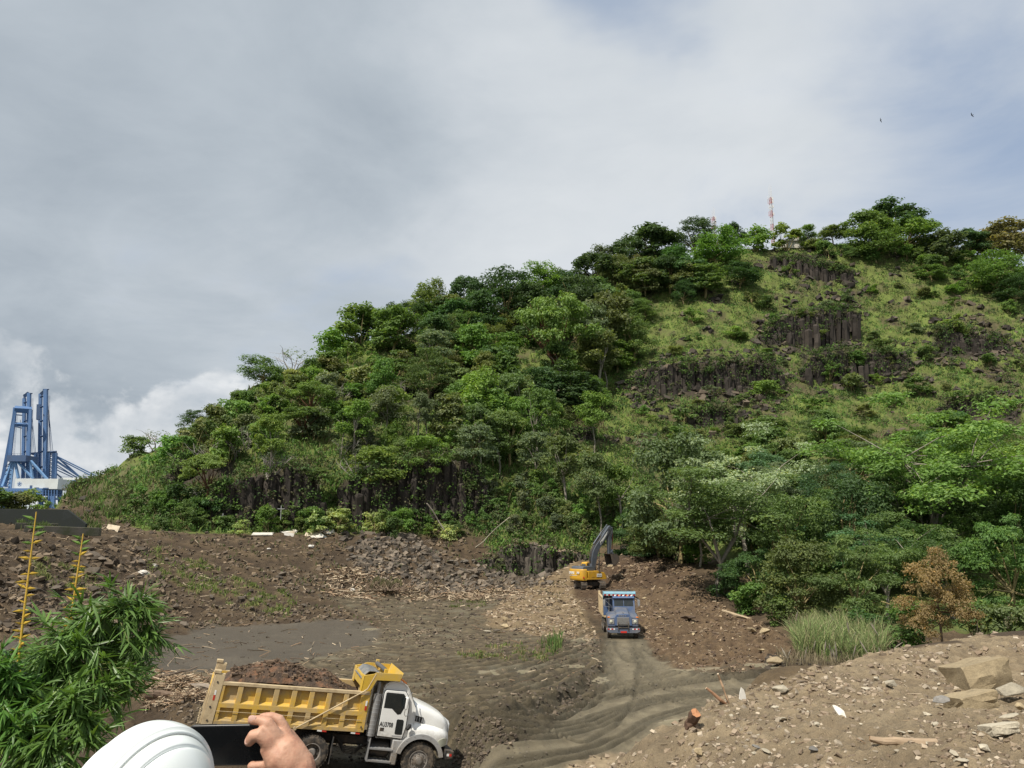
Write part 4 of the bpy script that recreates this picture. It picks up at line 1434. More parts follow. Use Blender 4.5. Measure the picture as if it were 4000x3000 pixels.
# woods and scrub between the trees picked out above: (where, polygon, number, kinds, width range m, height ratio, colours, name, category)
FILL = [
 ('in the ridge wood', [(1500, 1330), (1800, 1230), (2100, 1180), (2400, 1090), (2650, 1060), (2800, 1200), (2560, 1290), (2300, 1330), (2000, 1380), (1700, 1430), (1500, 1430)],
  40, ['broad'], (8, 13), 0.95, ['dark', 'deep', 'mid', 'mid', 'olive'], 'tree', T),
 ('in the wood of mid slope', [(1560, 1430), (2000, 1400), (2560, 1300), (2560, 1420), (2380, 1560), (2200, 1700), (1900, 1780), (1600, 1640)],
  34, ['broad', 'broad', 'tall'], (7, 11), 0.95, ['mid', 'deep', 'dusty', 'bright', 'olive', 'grey'], 'tree', T),
 ('along the cliff top', [(1250, 1720), (1500, 1640), (1850, 1780), (2200, 1720), (2400, 1800), (2350, 1960), (1950, 1900), (1500, 1840), (1250, 1850)],
  20, ['broad', 'tall', 'tall'], (4.5, 7.5), 1.1, ['mid', 'lime', 'dusty', 'bright', 'grey'], 'tree', T),
 ('on the left flank', [(620, 1850), (900, 1620), (1200, 1480), (1450, 1400), (1600, 1460), (1560, 1620), (1300, 1700), (1000, 1800), (700, 1880)],
  60, ['shrub', 'shrub_loose', 'shrub'], (4.0, 8), 0.8, ['mid', 'olive', 'bright', 'dusty', 'lime', 'grey', 'straw'], 'shrub', S),
 ('among the scrub of the left flank', [(640, 1880), (950, 1620), (1300, 1480), (1600, 1480), (1650, 1750), (1300, 1850), (900, 1900)],
  16, ['bare'], (3.5, 6.0), 0.8, ['grey'], 'bare_shrub', S),
 ('below the left cliff', [(480, 1960), (640, 1960), (860, 2040), (1250, 2050), (1250, 2085), (800, 2085), (560, 2075)],
  22, ['shrub', 'shrub_loose'], (2.4, 4.4), 0.8, ['bright', 'mid', 'mid', 'deep'], 'shrub', S),
 ('on the steep bank left of the excavator', [(1850, 1960), (2050, 1900), (2420, 1930), (2480, 2110), (2300, 2125), (2000, 2100), (1820, 2080)],
  44, ['shrub_loose', 'shrub', 'shrub_loose'], (2.6, 4.6), 0.95, ['mid', 'dusty', 'grey', 'bright', 'olive'], 'shrub', S),
 ('at the foot of the shadowed cliff', [(1350, 2030), (1700, 2050), (1880, 2070), (1760, 2110), (1420, 2100)],
  14, ['shrub', 'shrub_loose'], (2.2, 4.0), 0.8, ['bright', 'mid', 'pale', 'mid'], 'shrub', S),
 ('on the open grassy slope', [(2450, 1520), (2700, 1240), (3000, 1060), (3600, 1060), (4000, 1330), (4000, 1640), (3500, 1650), (3000, 1700), (2600, 1780)],
  86, ['shrub_loose', 'shrub_loose', 'shrub'], (2.4, 7.5), 0.58, ['mid', 'dusty', 'bright', 'lime', 'olive', 'grey'], 'shrub', S),
 ('along the right crest', [(3000, 960), (3400, 980), (3900, 1030), (4050, 1130), (4000, 1260), (3800, 1180), (3500, 1060), (3200, 1010)],
  24, ['shrub', 'shrub', 'broad'], (5, 8.5), 0.75, ['mid', 'bright', 'lime', 'dusty'], 'shrub', S),
 ('below the grassy slope at the forest top', [(2450, 1790), (2800, 1760), (3100, 1720), (4050, 1680), (4050, 1830), (3100, 1900), (2500, 1900)],
  24, ['broad', 'shrub', 'broad'], (6, 10), 0.75, ['dusty', 'mid', 'mid', 'bright', 'olive'], 'shrub', S),
 ('in the right forest', [(2900, 1950), (3300, 1880), (4080, 1830), (4080, 2400), (3500, 2430), (3000, 2440)],
  24, ['broad_fine', 'broad_fine', 'feathery'], (7, 11), 0.95, ['mid', 'deep', 'dark', 'mid', 'olive', 'blue'], 'tree', T),
]
WORD = {'dark': 'dark', 'deep': 'deep green', 'mid': 'mid green', 'lime': 'lime green', 'bright': 'bright green', 'olive': 'olive', 'dusty': 'dusty green',
  'silver': 'silvery', 'grey': 'greyish', 'pale': 'pale leaved', 'brown': 'brown', 'straw': 'straw coloured', 'blue': 'bluish green'}


def fill_plants():
 for fi, (where, poly, n, kinds, (w0, w1), ratio, cols, nm, cat) in enumerate(FILL):
  r = np.random.default_rng(7000 + fi)
  xs, ys = [p[0] for p in poly], [p[1] for p in poly]
  got = []
  tries = 0
  while len(got) < n and tries < n * 40:
   tries += 1
   px, py = r.uniform(min(xs), max(xs)), r.uniform(min(ys), max(ys))
   if not in_poly(np.array([px]), np.array([py]), poly)[0]:
    continue
   if any(abs(px - g[0]) * 0.8 + abs(py - g[1]) * 1.3 < 28 for g in got):
    continue
   p = hit(px, py, 45, 300)
   if p is None:
    continue
   got.append((px, py, p))
  rows = {}
  for px, py, p in got:
   c = cols[int(r.integers(len(cols)))]
   rows.setdefault(c, []).append((px, py, p))
  for c, lst in rows.items():
   lst.sort(key=lambda g: g[0])
   for i, (px, py, p) in enumerate(lst):
    w = r.uniform(w0, w1)
    kd = kinds[int(r.integers(len(kinds)))]
    noun = 'tree' if cat == T else 'bush' if kinds[0] != 'bare' else 'leafless bush'
    if len(lst) == 1:
     lab = f'the one {WORD[c]} {noun} {where}'
    else:
     lab = f'{nth(i)} {WORD[c]} {noun} from the left {where}'
    h = w * ratio * r.uniform(0.85, 1.2) * (1.45 if kd == 'tall' else 1)
    plant(nm, kd, p[0], p[1], p[2] - 0.15, w, h, c, lab, cat, ('trees ' if cat == T else 'bushes ') + where, seed=int(r.integers(1e6)))


fill_plants()


def build_palm():
 p = hit(3290, 1960, 60, 200)
 d = 112.0
 u, _ = ue(3290, 1950)
 x = u * d
 z = float(height(x, d))
 top = CAM_H + ue(3290, 1850)[1] * d
 root = empty('palm_tree', (x, d, z), label='palm with arching fronds rising out of the right forest', cat='tree')
 H = top - z
 V, F = tube_arrays([(0, 0, -1), (0.1, 0, H * 0.5), (0.2, 0.1, H)], [0.28, 0.2, 0.16], 6)
 b = Bag()
 b.add(V, F, (0.16, 0.14, 0.12))
 link('trunk', b.mesh('palm_trunk', [M_BARK], True), root)
 r = np.random.default_rng(5)
 for i in range(16):
  th = i * 2.399
  el = r.uniform(0.1, 1.15)
  L = r.uniform(3.0, 4.2)
  pts = []
  for s in np.linspace(0, 1, 9):
   out = math.cos(el) * s * L
   up_ = math.sin(el) * s * L - 1.9 * s * s * (1.3 - el * 0.5)
   pts.append(np.array((0.2 + math.cos(th) * out, 0.1 + math.sin(th) * out, H + up_)))
  side = np.array((-math.sin(th), math.cos(th), 0))
  V, F, n = [], [], 0
  for k_ in range(1, 9):
   for sg in (-1, 1):
    for j in range(3):
     a = pts[k_ - 1] + (pts[k_] - pts[k_ - 1]) * (j / 3)
     ln = 0.9 * math.sin(0.35 + 2.6 * k_ / 9) * r.uniform(0.8, 1.1)
     t = pts[k_] - pts[k_ - 1]
     t = t / np.linalg.norm(t)
     tip = a + side * sg * ln + t * 0.35 - np.array((0, 0, 0.4 * ln))
     V += [a - t * 0.04, a + t * 0.05, tip]
     F.append((n, n + 1, n + 2))
     n += 3
  me = np_mesh('frond', V, np.array(F), tone=r.uniform(0.2, 0.7, len(F)), mats=[M_LEAF])
  o = link('frond', me, root)
  o.color = (0.035, 0.08, 0.035, 1)


build_palm()

# ------------------------------------------------------------------ ground cover of the hill: grass and low undergrowth
M_BLADE = attr_mat('grass_blade', rough=0.7, grain=0.6, amount=0.4, bump=0, trans=0.35)


def blades(base, hgt, wid, r, lean=0.45):
 """one bent blade per base point: 5 verts, 2 faces"""
 n = len(base)
 th = r.uniform(0, 6.283, n)
 side = np.stack([np.cos(th), np.sin(th), np.zeros(n)], 1)
 ld = r.uniform(0, 6.283, n)
 out = np.stack([np.cos(ld), np.sin(ld), np.zeros(n)], 1) * (r.uniform(0.05, lean, n) * hgt)[:, None]
 w = (wid * r.uniform(0.7, 1.3, n))[:, None]
 up = np.array((0, 0, 1.0))
 h = hgt[:, None]
 a0, a1 = base - side * w, base + side * w
 m = base + out * 0.35 + up * h * 0.6
 b0, b1 = m - side * w * 0.8, m + side * w * 0.8
 tip = base + out + up * h * 0.95
 V = np.stack([a0, a1, b1, b0, tip], 1).reshape(-1, 3)
 i = np.arange(n)[:, None] * 5
 Q = np.concatenate([i, i + 1, i + 2, i + 3], 1)
 Tt = np.concatenate([i + 3, i + 2, i + 4], 1)
 return V, Q, Tt


def scatter(mask, n, r, weight=None):
 """n random points on terrain cells inside mask, spread evenly over the picture"""
 iy, iu = np.nonzero(mask[:-1, :-1])
 wgt = np.ones(len(iy)) if weight is None else weight[iy, iu]
 # cells are nearly uniform in picture space; weight by true row height in the picture
 wgt = wgt * np.clip(np.abs(TPY[iy, iu] - TPY[iy + 1, iu]), 0.2, 25)
 s = r.choice(len(iy), n, p=wgt / wgt.sum())
 a, b = r.random(n), r.random(n)
 y = GY[iy[s]] + a * (GY[iy[s] + 1] - GY[iy[s]])
 u = GU[iu[s]] + b * (GU[1] - GU[0])
 x = u * (y + 8)
 return np.stack([x, y, height(x, y)], 1)


infr = (TPX > -250) & (TPX < 4250)


def build_hill_cover():
 r = np.random.default_rng(77)
 m = Z_hill & infr & ((TPY < 2095) | ((TPX > 1880) & (TPY < 2150))) & (TY < 262) & (slope < 3.5) & (ROCKY < 0.5)
 right = m & (TPX > 2380) & (TPY < 1900)
 left = m & ~right
 dens = (1 - 0.82 * HILL_BARE)
 V_, Q_, T_, cq, ct = [], [], [], [], []
 off = 0
 greens = np.array([(0.140, 0.240, 0.052), (0.110, 0.210, 0.046), (0.18, 0.255, 0.065), (0.18, 0.165, 0.078), (0.145, 0.270, 0.062)])
 for msk, n, hh, pr in ((right, 10500, (0.25, 0.75), (0.30, 0.24, 0.16, 0.18, 0.12)), (left, 8000, (0.5, 1.2), (0.30, 0.30, 0.14, 0.16, 0.10))):
  C = scatter(msk, n, r, dens)
  for rep in range(6):
   k_ = len(C)
   sp = r.normal(0, 0.35, (k_, 2))
   B = C.copy()
   B[:, 0] += sp[:, 0]
   B[:, 1] += sp[:, 1]
   B[:, 2] = height(B[:, 0], B[:, 1]) - 0.05
   h = r.uniform(hh[0], hh[1], k_)
   V, Q, Tt = blades(B, h, np.full(k_, 0.11), r, 1.0)
   patch = fbm(C[:, 0] * 0.07, C[:, 2] * 0.12, 3, 0.5, 61)
   idx = np.array([r.choice(5, p=pr) for _ in range(1)])
   ci = r.choice(5, k_, p=pr)
   ci = np.where((patch > 0.32) & (r.random(k_) < 0.7), 3, ci)
   ci = np.where((patch < -0.25) & (r.random(k_) < 0.6), 4, ci)
   cc = greens[ci] * r.uniform(0.75, 1.25, (k_, 1))
   V_.append(V)
   Q_.append(Q + off)
   T_.append(Tt + off)
   cq.append(cc)
   ct.append(cc)
   off += len(V)
 me = np_mesh('hill_grass', np.concatenate(V_), [np.concatenate(Q_), np.concatenate(T_)], colors=np.concatenate(cq + ct), mats=[M_BLADE])
 tag(link('hill_grass', me), 'rough green and straw coloured grass covering the open hillside', 'grass', kind='stuff')
 # low leafy undergrowth
 w2 = np.where(right, 1.0, 1.0) * np.clip(0.45 + fbm(TX * 0.12, TZ0 * 0.2, 3, 0.5, 63), 0.02, 1)
 C = scatter(m, 10500, r, w2)
 extra = []
 for lab, line, w0 in OUTCROPS:
  span = line[-1][0] - line[0][0]
  for _ in range(int(span * (0.50 if line[0][3] > 150 else 0.16 if 'left of the excavator' in lab else 0.34))):
   k_ = int(r.integers(len(line) - 1))
   t = r.random()
   px, top, bot, d = [line[k_][q] + (line[k_ + 1][q] - line[k_][q]) * t for q in range(4)]
   f = r.uniform(0.0, 0.95) if r.random() < 0.5 else r.uniform(-0.15, 0.05) if r.random() < 0.5 else r.uniform(0.95, 1.1)
   q = P(px, bot + (top - bot) * f, d - r.uniform(0.4, 1.6))
   extra.append(q)
 C = np.concatenate([C, np.array(extra)])
 Cs, Ns, cols = [], [], []
 shade = np.array([(0.085, 0.150, 0.040), (0.13, 0.22, 0.045), (0.12, 0.14, 0.055), (0.13, 0.12, 0.065), (0.065, 0.115, 0.036)])
 for i in range(len(C)):
  k_ = 22
  s = r.uniform(0.5, 1.5)
  dd = r.normal(size=(k_, 3))
  dd /= np.linalg.norm(dd, axis=1, keepdims=True)
  p = C[i] + dd * np.array((s, s, s * 0.7)) * r.uniform(0.5, 1, (k_, 1)) + (0, 0, s * 0.45)
  Cs.append(p)
  Ns.append(dd + r.normal(0, 0.4, (k_, 3)) + (0, 0, 0.5))
  c = shade[int(r.choice(5, p=(0.30, 0.22, 0.22, 0.14, 0.12)))] * r.uniform(0.8, 1.2)
  cols.append(c[None] * r.uniform(0.7, 1.3, (k_, 1)))
 V, F = leaves_arrays(np.concatenate(Cs), np.concatenate(Ns), 0.42, r, 0.55)
 me = np_mesh('undergrowth', V, F, colors=np.concatenate(cols), mats=[M_BLADE])
 tag(link('undergrowth', me), 'low leafy undergrowth spread over the hillside between the trees', 'undergrowth', kind='stuff')


build_hill_cover()
# ------------------------------------------------------------------ mesh builder for made things
class MB:
 def __init__(self):
  self.v, self.f = [], []

 def add(self, V, F):
  n = len(self.v)
  self.v += [tuple(map(float, p)) for p in V]
  self.f += [tuple(int(i) + n for i in f) for f in F]
  return self

 def box(self, x0, x1, y0, y1, z0, z1, M=None):
  V = [(x0, y0, z0), (x1, y0, z0), (x1, y1, z0), (x0, y1, z0), (x0, y0, z1), (x1, y0, z1), (x1, y1, z1), (x0, y1, z1)]
  if M is not None:
   V = [tuple(M @ Vector(p)) for p in V]
  return self.add(V, [(0, 3, 2, 1), (4, 5, 6, 7), (0, 1, 5, 4), (1, 2, 6, 5), (2, 3, 7, 6), (3, 0, 4, 7)])

 def prism(self, poly, a, b, plane='xz'):
  """polygon in a plane, pulled from a to b along the third axis"""
  n = len(poly)

  def pt(p, t):
   return (p[0], t, p[1]) if plane == 'xz' else (p[0], p[1], t) if plane == 'xy' else (t, p[0], p[1])
  V = [pt(p, a) for p in poly] + [pt(p, b) for p in poly]
  F = [tuple(range(n))[::-1], tuple(range(n, 2 * n))] + [(i, (i + 1) % n, n + (i + 1) % n, n + i) for i in range(n)]
  return self.add(V, F)

 def tube(self, path, r, n=8, caps=True):
  path = [np.asarray(p, float) for p in path]
  rr = [r] * len(path) if np.isscalar(r) else list(r)
  V, F = [], []
  t0 = path[1] - path[0]
  a = np.cross(t0, (0.13, 0.27, 0.95))
  if np.linalg.norm(a) < 1e-3 * np.linalg.norm(t0):
   a = np.cross(t0, (1, 0, 0))
  a /= np.linalg.norm(a)
  for i, p in enumerate(path):
   t = path[min(i + 1, len(path) - 1)] - path[max(i - 1, 0)]
   t = t / (np.linalg.norm(t) + 1e-12)
   a = a - t * np.dot(a, t)
   a /= np.linalg.norm(a) + 1e-12
   b = np.cross(t, a)
   for j in range(n):
    th = 2 * np.pi * j / n
    V.append(p + rr[i] * (a * math.cos(th) + b * math.sin(th)))
  for i in range(len(path) - 1):
   for j in range(n):
    F.append((i * n + j, i * n + (j + 1) % n, (i + 1) * n + (j + 1) % n, (i + 1) * n + j))
  if caps:
   F.append(tuple(range(n))[::-1])
   F.append(tuple(range((len(path) - 1) * n, len(path) * n)))
  return self.add(V, F)

 def lathe(self, c, axis, prof, n=28):
  """prof: list of (radius, along)"""
  c = np.asarray(c, float)
  ax = np.asarray(axis, float)
  ax /= np.linalg.norm(ax)
  a = np.cross(ax, (0.2, 0.3, 0.93))
  a /= np.linalg.norm(a)
  b = np.cross(ax, a)
  V, F = [], []
  for r, t in prof:
   for j in range(n):
    th = 2 * np.pi * j / n
    V.append(c + ax * t + r * (a * math.cos(th) + b * math.sin(th)))
  for i in range(len(prof) - 1):
   for j in range(n):
    F.append((i * n + j, i * n + (j + 1) % n, (i + 1) * n + (j + 1) % n, (i + 1) * n + j))
  F.append(tuple(range(n))[::-1])
  F.append(tuple(range((len(prof) - 1) * n, len(prof) * n)))
  return self.add(V, F)

 def loft(self, sections, caps=True):
  n = len(sections[0])
  V = [p for s in sections for p in s]
  F = []
  for i in range(len(sections) - 1):
   for j in range(n):
    F.append((i * n + j, i * n + (j + 1) % n, (i + 1) * n + (j + 1) % n, (i + 1) * n + j))
  if caps:
   F.append(tuple(range(n))[::-1])
   F.append(tuple(range((len(sections) - 1) * n, len(sections) * n)))
  return self.add(V, F)

 def xf(self, fn):
  self.v = [fn(p) for p in self.v]
  return self

 def mesh(self, name, mat, angle=35):
  me = bpy.data.meshes.new(name)
  me.from_pydata(self.v, [], self.f)
  bm = bmesh.new()
  bm.from_mesh(me)
  bmesh.ops.recalc_face_normals(bm, faces=bm.faces)
  bm.to_mesh(me)
  bm.free()
  me.polygons.foreach_set('use_smooth', np.ones(len(me.polygons), bool))
  me.set_sharp_from_angle(angle=math.radians(angle))
  me.materials.append(mat)
  return me

 def build(self, name, mat, parent=None, bevel=0.0, angle=35, **kw):
  o = link(name, self.mesh(name, mat, angle), parent, **kw)
  if bevel:
   b = o.modifiers.new('edge', 'BEVEL')
   b.width = bevel
   b.segments = 2
   b.limit_method = 'ANGLE'
   b.angle_limit = math.radians(40)
   b.harden_normals = False
  return o


def text_mesh(name, s, size, mat, parent, M, depth=0.002, sx=1.0, bold=0.0):
 """lettering as a thin mesh; M places its baseline origin (x right, y up)"""
 cu = bpy.data.curves.new(name, 'FONT')
 cu.body = s
 cu.size = size
 cu.extrude = depth
 cu.offset = bold
 cu.resolution_u = 3
 tmp = bpy.data.objects.new(name + '_tmp', cu)
 COL.objects.link(tmp)
 bpy.context.view_layer.update()
 me = bpy.data.meshes.new_from_object(tmp.evaluated_get(bpy.context.evaluated_depsgraph_get()))
 bpy.data.objects.remove(tmp)
 bpy.data.curves.remove(cu)
 me.name = name
 me.transform(Matrix.Diagonal((sx, 1, 1, 1)))
 me.transform(M)
 me.materials.clear()
 me.materials.append(mat)
 return link(name, me, parent)


def wheel(root, c, axis, r, w, mats, name='wheel', dish=0.05, hubr=0.52, front=True):
 """a tyre with tread and a rim sub-part; axis points outwards"""
 c = np.asarray(c, float)
 ax = np.asarray(axis, float)
 t = MB()
 t.lathe(c, ax, [(r * 0.56, -w / 2), (r * 0.80, -w / 2), (r * 0.93, -w * 0.46), (r * 0.985, -w * 0.36), (r, -w * 0.2), (r, w * 0.2), (r * 0.985, w * 0.36),
     (r * 0.93, w * 0.46), (r * 0.80, w / 2), (r * 0.62, w * 0.49), (r * 0.56, w * 0.44), (r * 0.55, w * 0.1)], 36)
 a = np.cross(ax, (0.2, 0.3, 0.93))
 a /= np.linalg.norm(a)
 b = np.cross(ax, a)
 for j in range(36):
  th = 2 * np.pi * j / 36
  for sg in (-1, 1):
   q = c + (a * math.cos(th) + b * math.sin(th)) * r * 0.995 + ax * sg * w * 0.24
   tt = -a * math.sin(th) + b * math.cos(th)
   nn = a * math.cos(th) + b * math.sin(th)
   V = []
   for k_ in (-0.2 * w, 0.2 * w):
    for l_ in (-0.028, 0.028):
     for m_ in (-0.01, 0.016):
      V.append(q + ax * k_ + tt * (l_ + sg * 0.02 * (k_ / w)) + nn * m_)
   t.add(V, [(0, 1, 3, 2), (4, 6, 7, 5), (0, 4, 5, 1), (2, 3, 7, 6), (1, 5, 7, 3)])
 wo = t.build(name, mats[0], root)
 h = MB()
 if front:
  h.lathe(c, ax, [(r * 0.57, w * 0.30), (r * 0.57, w * 0.46), (r * 0.53, w * 0.47), (r * 0.50, w * 0.36), (r * 0.30, w * 0.42), (r * 0.27, w * 0.50), (r * 0.22, w * 0.52), (r * 0.20, w * 0.62), (r * 0.1, w * 0.66)], 28)
 else:
  h.lathe(c, ax, [(r * 0.57, w * 0.0), (r * 0.57, w * 0.46), (r * 0.52, w * 0.47), (r * 0.47, w * 0.05), (r * 0.30, w * -0.05), (r * 0.26, w * 0.25), (r * 0.20, w * 0.45), (r * 0.08, w * 0.47)], 28)
 for j in range(10):
  th = 2 * np.pi * j / 10
  q = c + (a * math.cos(th) + b * math.sin(th)) * r * 0.39 + ax * (w * 0.38 if front else 0.0)
  h.lathe(q, ax, [(0.016, 0), (0.016, 0.04)], 6)
 h.build('rim', mats[1], wo)
 return wo


M_TYRE = paint('tyre_rubber', (0.028, 0.026, 0.024), 0.85, dirt=0.75, dirt_col=(0.17, 0.135, 0.10), scale=5)
M_RIM = paint('rim_steel', (0.22, 0.20, 0.18), 0.6, dirt=0.8, dirt_col=(0.13, 0.10, 0.075), scale=6)
M_BLACK = paint('black_metal', (0.022, 0.022, 0.022), 0.55, dirt=0.5, scale=4)
M_DARK = paint('dark_rubber', (0.03, 0.03, 0.03), 0.8, dirt=0.4)
M_CHROME = paint('bright_metal', (0.62, 0.62, 0.62), 0.28, metal=0.9, dirt=0.25)
M_GREYM = paint('grey_metal', (0.30, 0.30, 0.30), 0.45, metal=0.3, dirt=0.35)
M_GLASS = glass_mat('dark_glass')
M_YEL = paint('dump_body_yellow', (0.60, 0.375, 0.055), 0.5, dirt=1.2, dirt_col=(0.44, 0.32, 0.16), scale=1.1, bump=0.15, mud=(0.9, 1.6))
M_YELC = paint('visor_yellow', (0.55, 0.355, 0.04), 0.45, dirt=0.5, dirt_col=(0.40, 0.31, 0.17), scale=1.6)
M_TAN = paint('dusty_edge', (0.52, 0.41, 0.25), 0.7, dirt=0.6, dirt_col=(0.30, 0.22, 0.13), scale=3)
M_WHITE = paint('cab_white', (0.80, 0.80, 0.78), 0.25, dirt=0.14, dirt_col=(0.55, 0.5, 0.42), scale=1.4, coat=0.3, mud=(0.75, 1.75))
M_GREYP = paint('grey_plastic', (0.36, 0.37, 0.38), 0.6, dirt=0.3, scale=3, mud=(0.5, 1.5))
M_INK = paint('black_lettering', (0.015, 0.015, 0.015), 0.6, dirt=0.0)
M_RED = paint('red_reflector', (0.50, 0.03, 0.02), 0.35, dirt=0.1)
M_WTAPE = paint('white_reflector', (0.75, 0.75, 0.72), 0.35, dirt=0.1)
M_ORANGE = paint('amber_lens', (0.80, 0.22, 0.03), 0.25, dirt=0.05)
M_LENS = paint('headlight_lens', (0.55, 0.56, 0.45), 0.15, dirt=0.3, dirt_col=(0.3, 0.27, 0.18))


def load_mat():
 m, t, b = new_mat('load_soil')
 geo = t.node('ShaderNodeNewGeometry')
 n = t.noise(geo.outputs['Position'], 2.2, 6, 0.65)
 n2 = t.noise(geo.outputs['Position'], 16, 5, 0.7)
 c = t.ramp(n, [(0.32, (0.045, 0.030, 0.022)), (0.5, (0.085, 0.055, 0.036)), (0.60, (0.17, 0.085, 0.045)), (0.72, (0.08, 0.055, 0.04))])
 sc = t.node('ShaderNodeVectorMath', operation='SCALE')
 t.l.new(c, sc.inputs[0])
 t.l.new(t.math('ADD', t.math('MULTIPLY', n2, 1.4), 0.3), sc.inputs['Scale'])
 t.l.new(sc.outputs[0], b.inputs['Base Color'])
 b.inputs['Roughness'].default_value = 0.95
 bn = t.node('ShaderNodeBump')
 bn.inputs['Strength'].default_value = 0.8
 bn.inputs['Distance'].default_value = 0.06
 t.l.new(n2, bn.inputs['Height'])
 t.l.new(bn.outputs[0], b.inputs['Normal'])
 return m


M_LOAD = load_mat()

YT_O = Vector((-9.7856, 25.8651, 0.5721))
YT_F = Vector((0.93422, 0.31622, -0.16505)).normalized()
YT_L = Vector((-0.32061, 0.94721, 0.0)).normalized()
YT_U = YT_F.cross(YT_L)


def frame_matrix(o, f, l, u):
 return Matrix(((f.x, l.x, u.x, o.x), (f.y, l.y, u.y, o.y), (f.z, l.z, u.z, o.z), (0, 0, 0, 1)))


def heap_mesh(x0, x1, y0, y1, zfn, mat, nx=60, ny=36, seed=0):
 X, Y = np.meshgrid(np.linspace(x0, x1, nx), np.linspace(y0, y1, ny), indexing='ij')
 Z = zfn(X, Y) + 0.10 * fbm(X * 2.2, Y * 2.2, 4, 0.6, seed) + 0.045 * fbm(X * 8, Y * 8, 3, 0.6, seed + 4)
 V = np.stack([X, Y, Z], -1).reshape(-1, 3)
 i = np.arange(nx * ny).reshape(nx, ny)
 F = np.stack([i[:-1, :-1], i[1:, :-1], i[1:, 1:], i[:-1, 1:]], -1).reshape(-1, 4)
 return np_mesh('dirt_load', V, F, smooth=False, mats=[mat])


def build_yellow_truck():
 root = empty('dump_truck', label='yellow bodied dump truck with white cab, loaded with dark soil, on the muddy track', cat='dump truck', group='dump trucks')
 root.matrix_world = frame_matrix(YT_O, YT_F, YT_L, YT_U)
 W = 2.4
 sh = lambda p: (p[0], p[1], p[2] + 0.040 * (p[0] - 0.2)) if p[2] > 1.0 else p

 # ---------------- dump body
 body = MB()
 body.box(0.0, 4.95, 0.1, W - 0.1, 1.10, 1.18)
 body.box(4.88, 4.96, 0.05, W - 0.05, 1.18, 2.62)
 body.box(0.05, 4.9, 0.115, 0.135, 1.16, 2.36)
 body.box(0.05, 4.9, W - 0.135, W - 0.115, 1.16, 2.36)
 body.xf(sh)
 bo = body.build('dump_body', M_YEL, root, 0.006)
 for y0, y1, near in ((0.0, 0.115, True), (W - 0.115, W, False)):
  ribs = MB()
  ribs.box(-0.04, 4.97, y0, y1, 1.10, 1.215)
  ribs.box(0.2, 4.80, y0, y1, 1.60, 1.745)
  for i in range(9):
   x = 0.235 + i * 0.565
   ribs.box(x - 0.08 if i else 0.2, x + 0.08, y0 + 0.002, y1, 1.215, 2.27)
  ribs.box(4.78, 4.965, y0, y1, 1.215, 2.36)
  # sloping feet of the recesses
  yo, yi = (y0, y1) if near else (y1, y0)
  for i in range(8):
   xa, xb = 0.315 + i * 0.565, 0.67 + i * 0.565
   for zb, hgt in ((1.745, 0.085), (1.215, 0.085)):
    ribs.add([(xa, yo, zb), (xb + 0.05, yo, zb), (xb + 0.05, yi, zb + hgt), (xa, yi, zb + hgt), (xa, yi, zb), (xb + 0.05, yi, zb)],
       [(0, 1, 2, 3), (0, 3, 4), (1, 5, 2), (4, 5, 1, 0)])
  ribs.xf(sh)
  ribs.build('side_ribs', M_YEL, bo, 0.008)
  rail = MB()
  rail.box(0.22, 4.93, y0 - 0.01, y1 + 0.02, 2.27, 2.375)
  rail.xf(sh)
  rail.build('top_rail', M_TAN, bo, 0.012)
  post = MB()
  post.prism([(-0.16, 1.06), (0.18, 1.06), (0.24, 2.56), (-0.02, 2.60), (-0.06, 2.56)], y0 - 0.015, y1 + 0.05)
  post.prism([(-0.24, 1.08), (-0.16, 1.08), (-0.03, 2.66), (-0.09, 2.66)], y0 + 0.02, y1 + 0.09)
  post.build('corner_post', M_TAN, bo, 0.012)
  cap = MB()
  cap.box(-0.12, 0.10, y0 - 0.03, y1 + 0.07, 2.60, 2.70)
  cap.box(0.06, 0.24, y0 - 0.005, y1 + 0.06, 2.56, 2.605)
  cap.build('post_cap', M_TAN, bo, 0.012)
  # reflective tape, flat print
  ys = y0 - 0.018 if near else y1 + 0.004
  for (xa, xb, za, zb, m) in ((0.03, 0.085, 1.96, 2.10, M_WTAPE), (0.02, 0.075, 1.80, 1.955, M_RED), (4.85, 4.91, 2.12, 2.28, M_WTAPE), (4.85, 4.91, 1.98, 2.115, M_RED),
         (3.45, 3.60, 1.27, 1.315, M_WTAPE), (3.605, 3.75, 1.27, 1.315, M_RED), (4.55, 4.70, 1.30, 1.345, M_WTAPE), (4.705, 4.85, 1.30, 1.345, M_RED)):
   tp = MB()
   tp.box(xa, xb, ys + (0.012 if za < 1.5 else 0) - 0.004 if near else ys, (ys + (0.012 if za < 1.5 else 0)) + 0.002 if near else ys + 0.006, za - 0.08 if za < 1.5 else za, zb - 0.08 if za < 1.5 else zb)
   tp.build('reflector', m, bo)
  for (x, z) in ((0.05, 2.35), (0.0, 1.6), (0.0, 1.2), (4.85, 1.45)):
   bt = MB()
   bt.lathe((x, y0 - 0.02 if near else y1 + 0.02, z), (0, -1 if near else 1, 0), [(0.03, 0), (0.03, 0.012)], 10)
   bt.build('bolt', M_BLACK, bo)
  arm = MB()
  ya = y0 - 0.07 if near else y1 + 0.07
  arm.tube([(2.72, ya, 1.22), (4.70, ya, 2.56), (4.82, ya, 2.66), (5.02, ya, 3.16)], 0.024, 8)
  arm.lathe((2.72, ya - 0.03, 1.22), (0, 1, 0), [(0.055, 0), (0.055, 0.07)], 12)
  arm.build('tarp_arm', M_TAN, bo)
  ln = MB()
  ln.tube([(0.2, y0 - 0.03 if near else y1 + 0.03, 1.50), (4.8, y0 - 0.03 if near else y1 + 0.03, 1.66)], 0.008, 6)
  ln.build('tie_cable', M_TAN, bo)
 tg = MB()
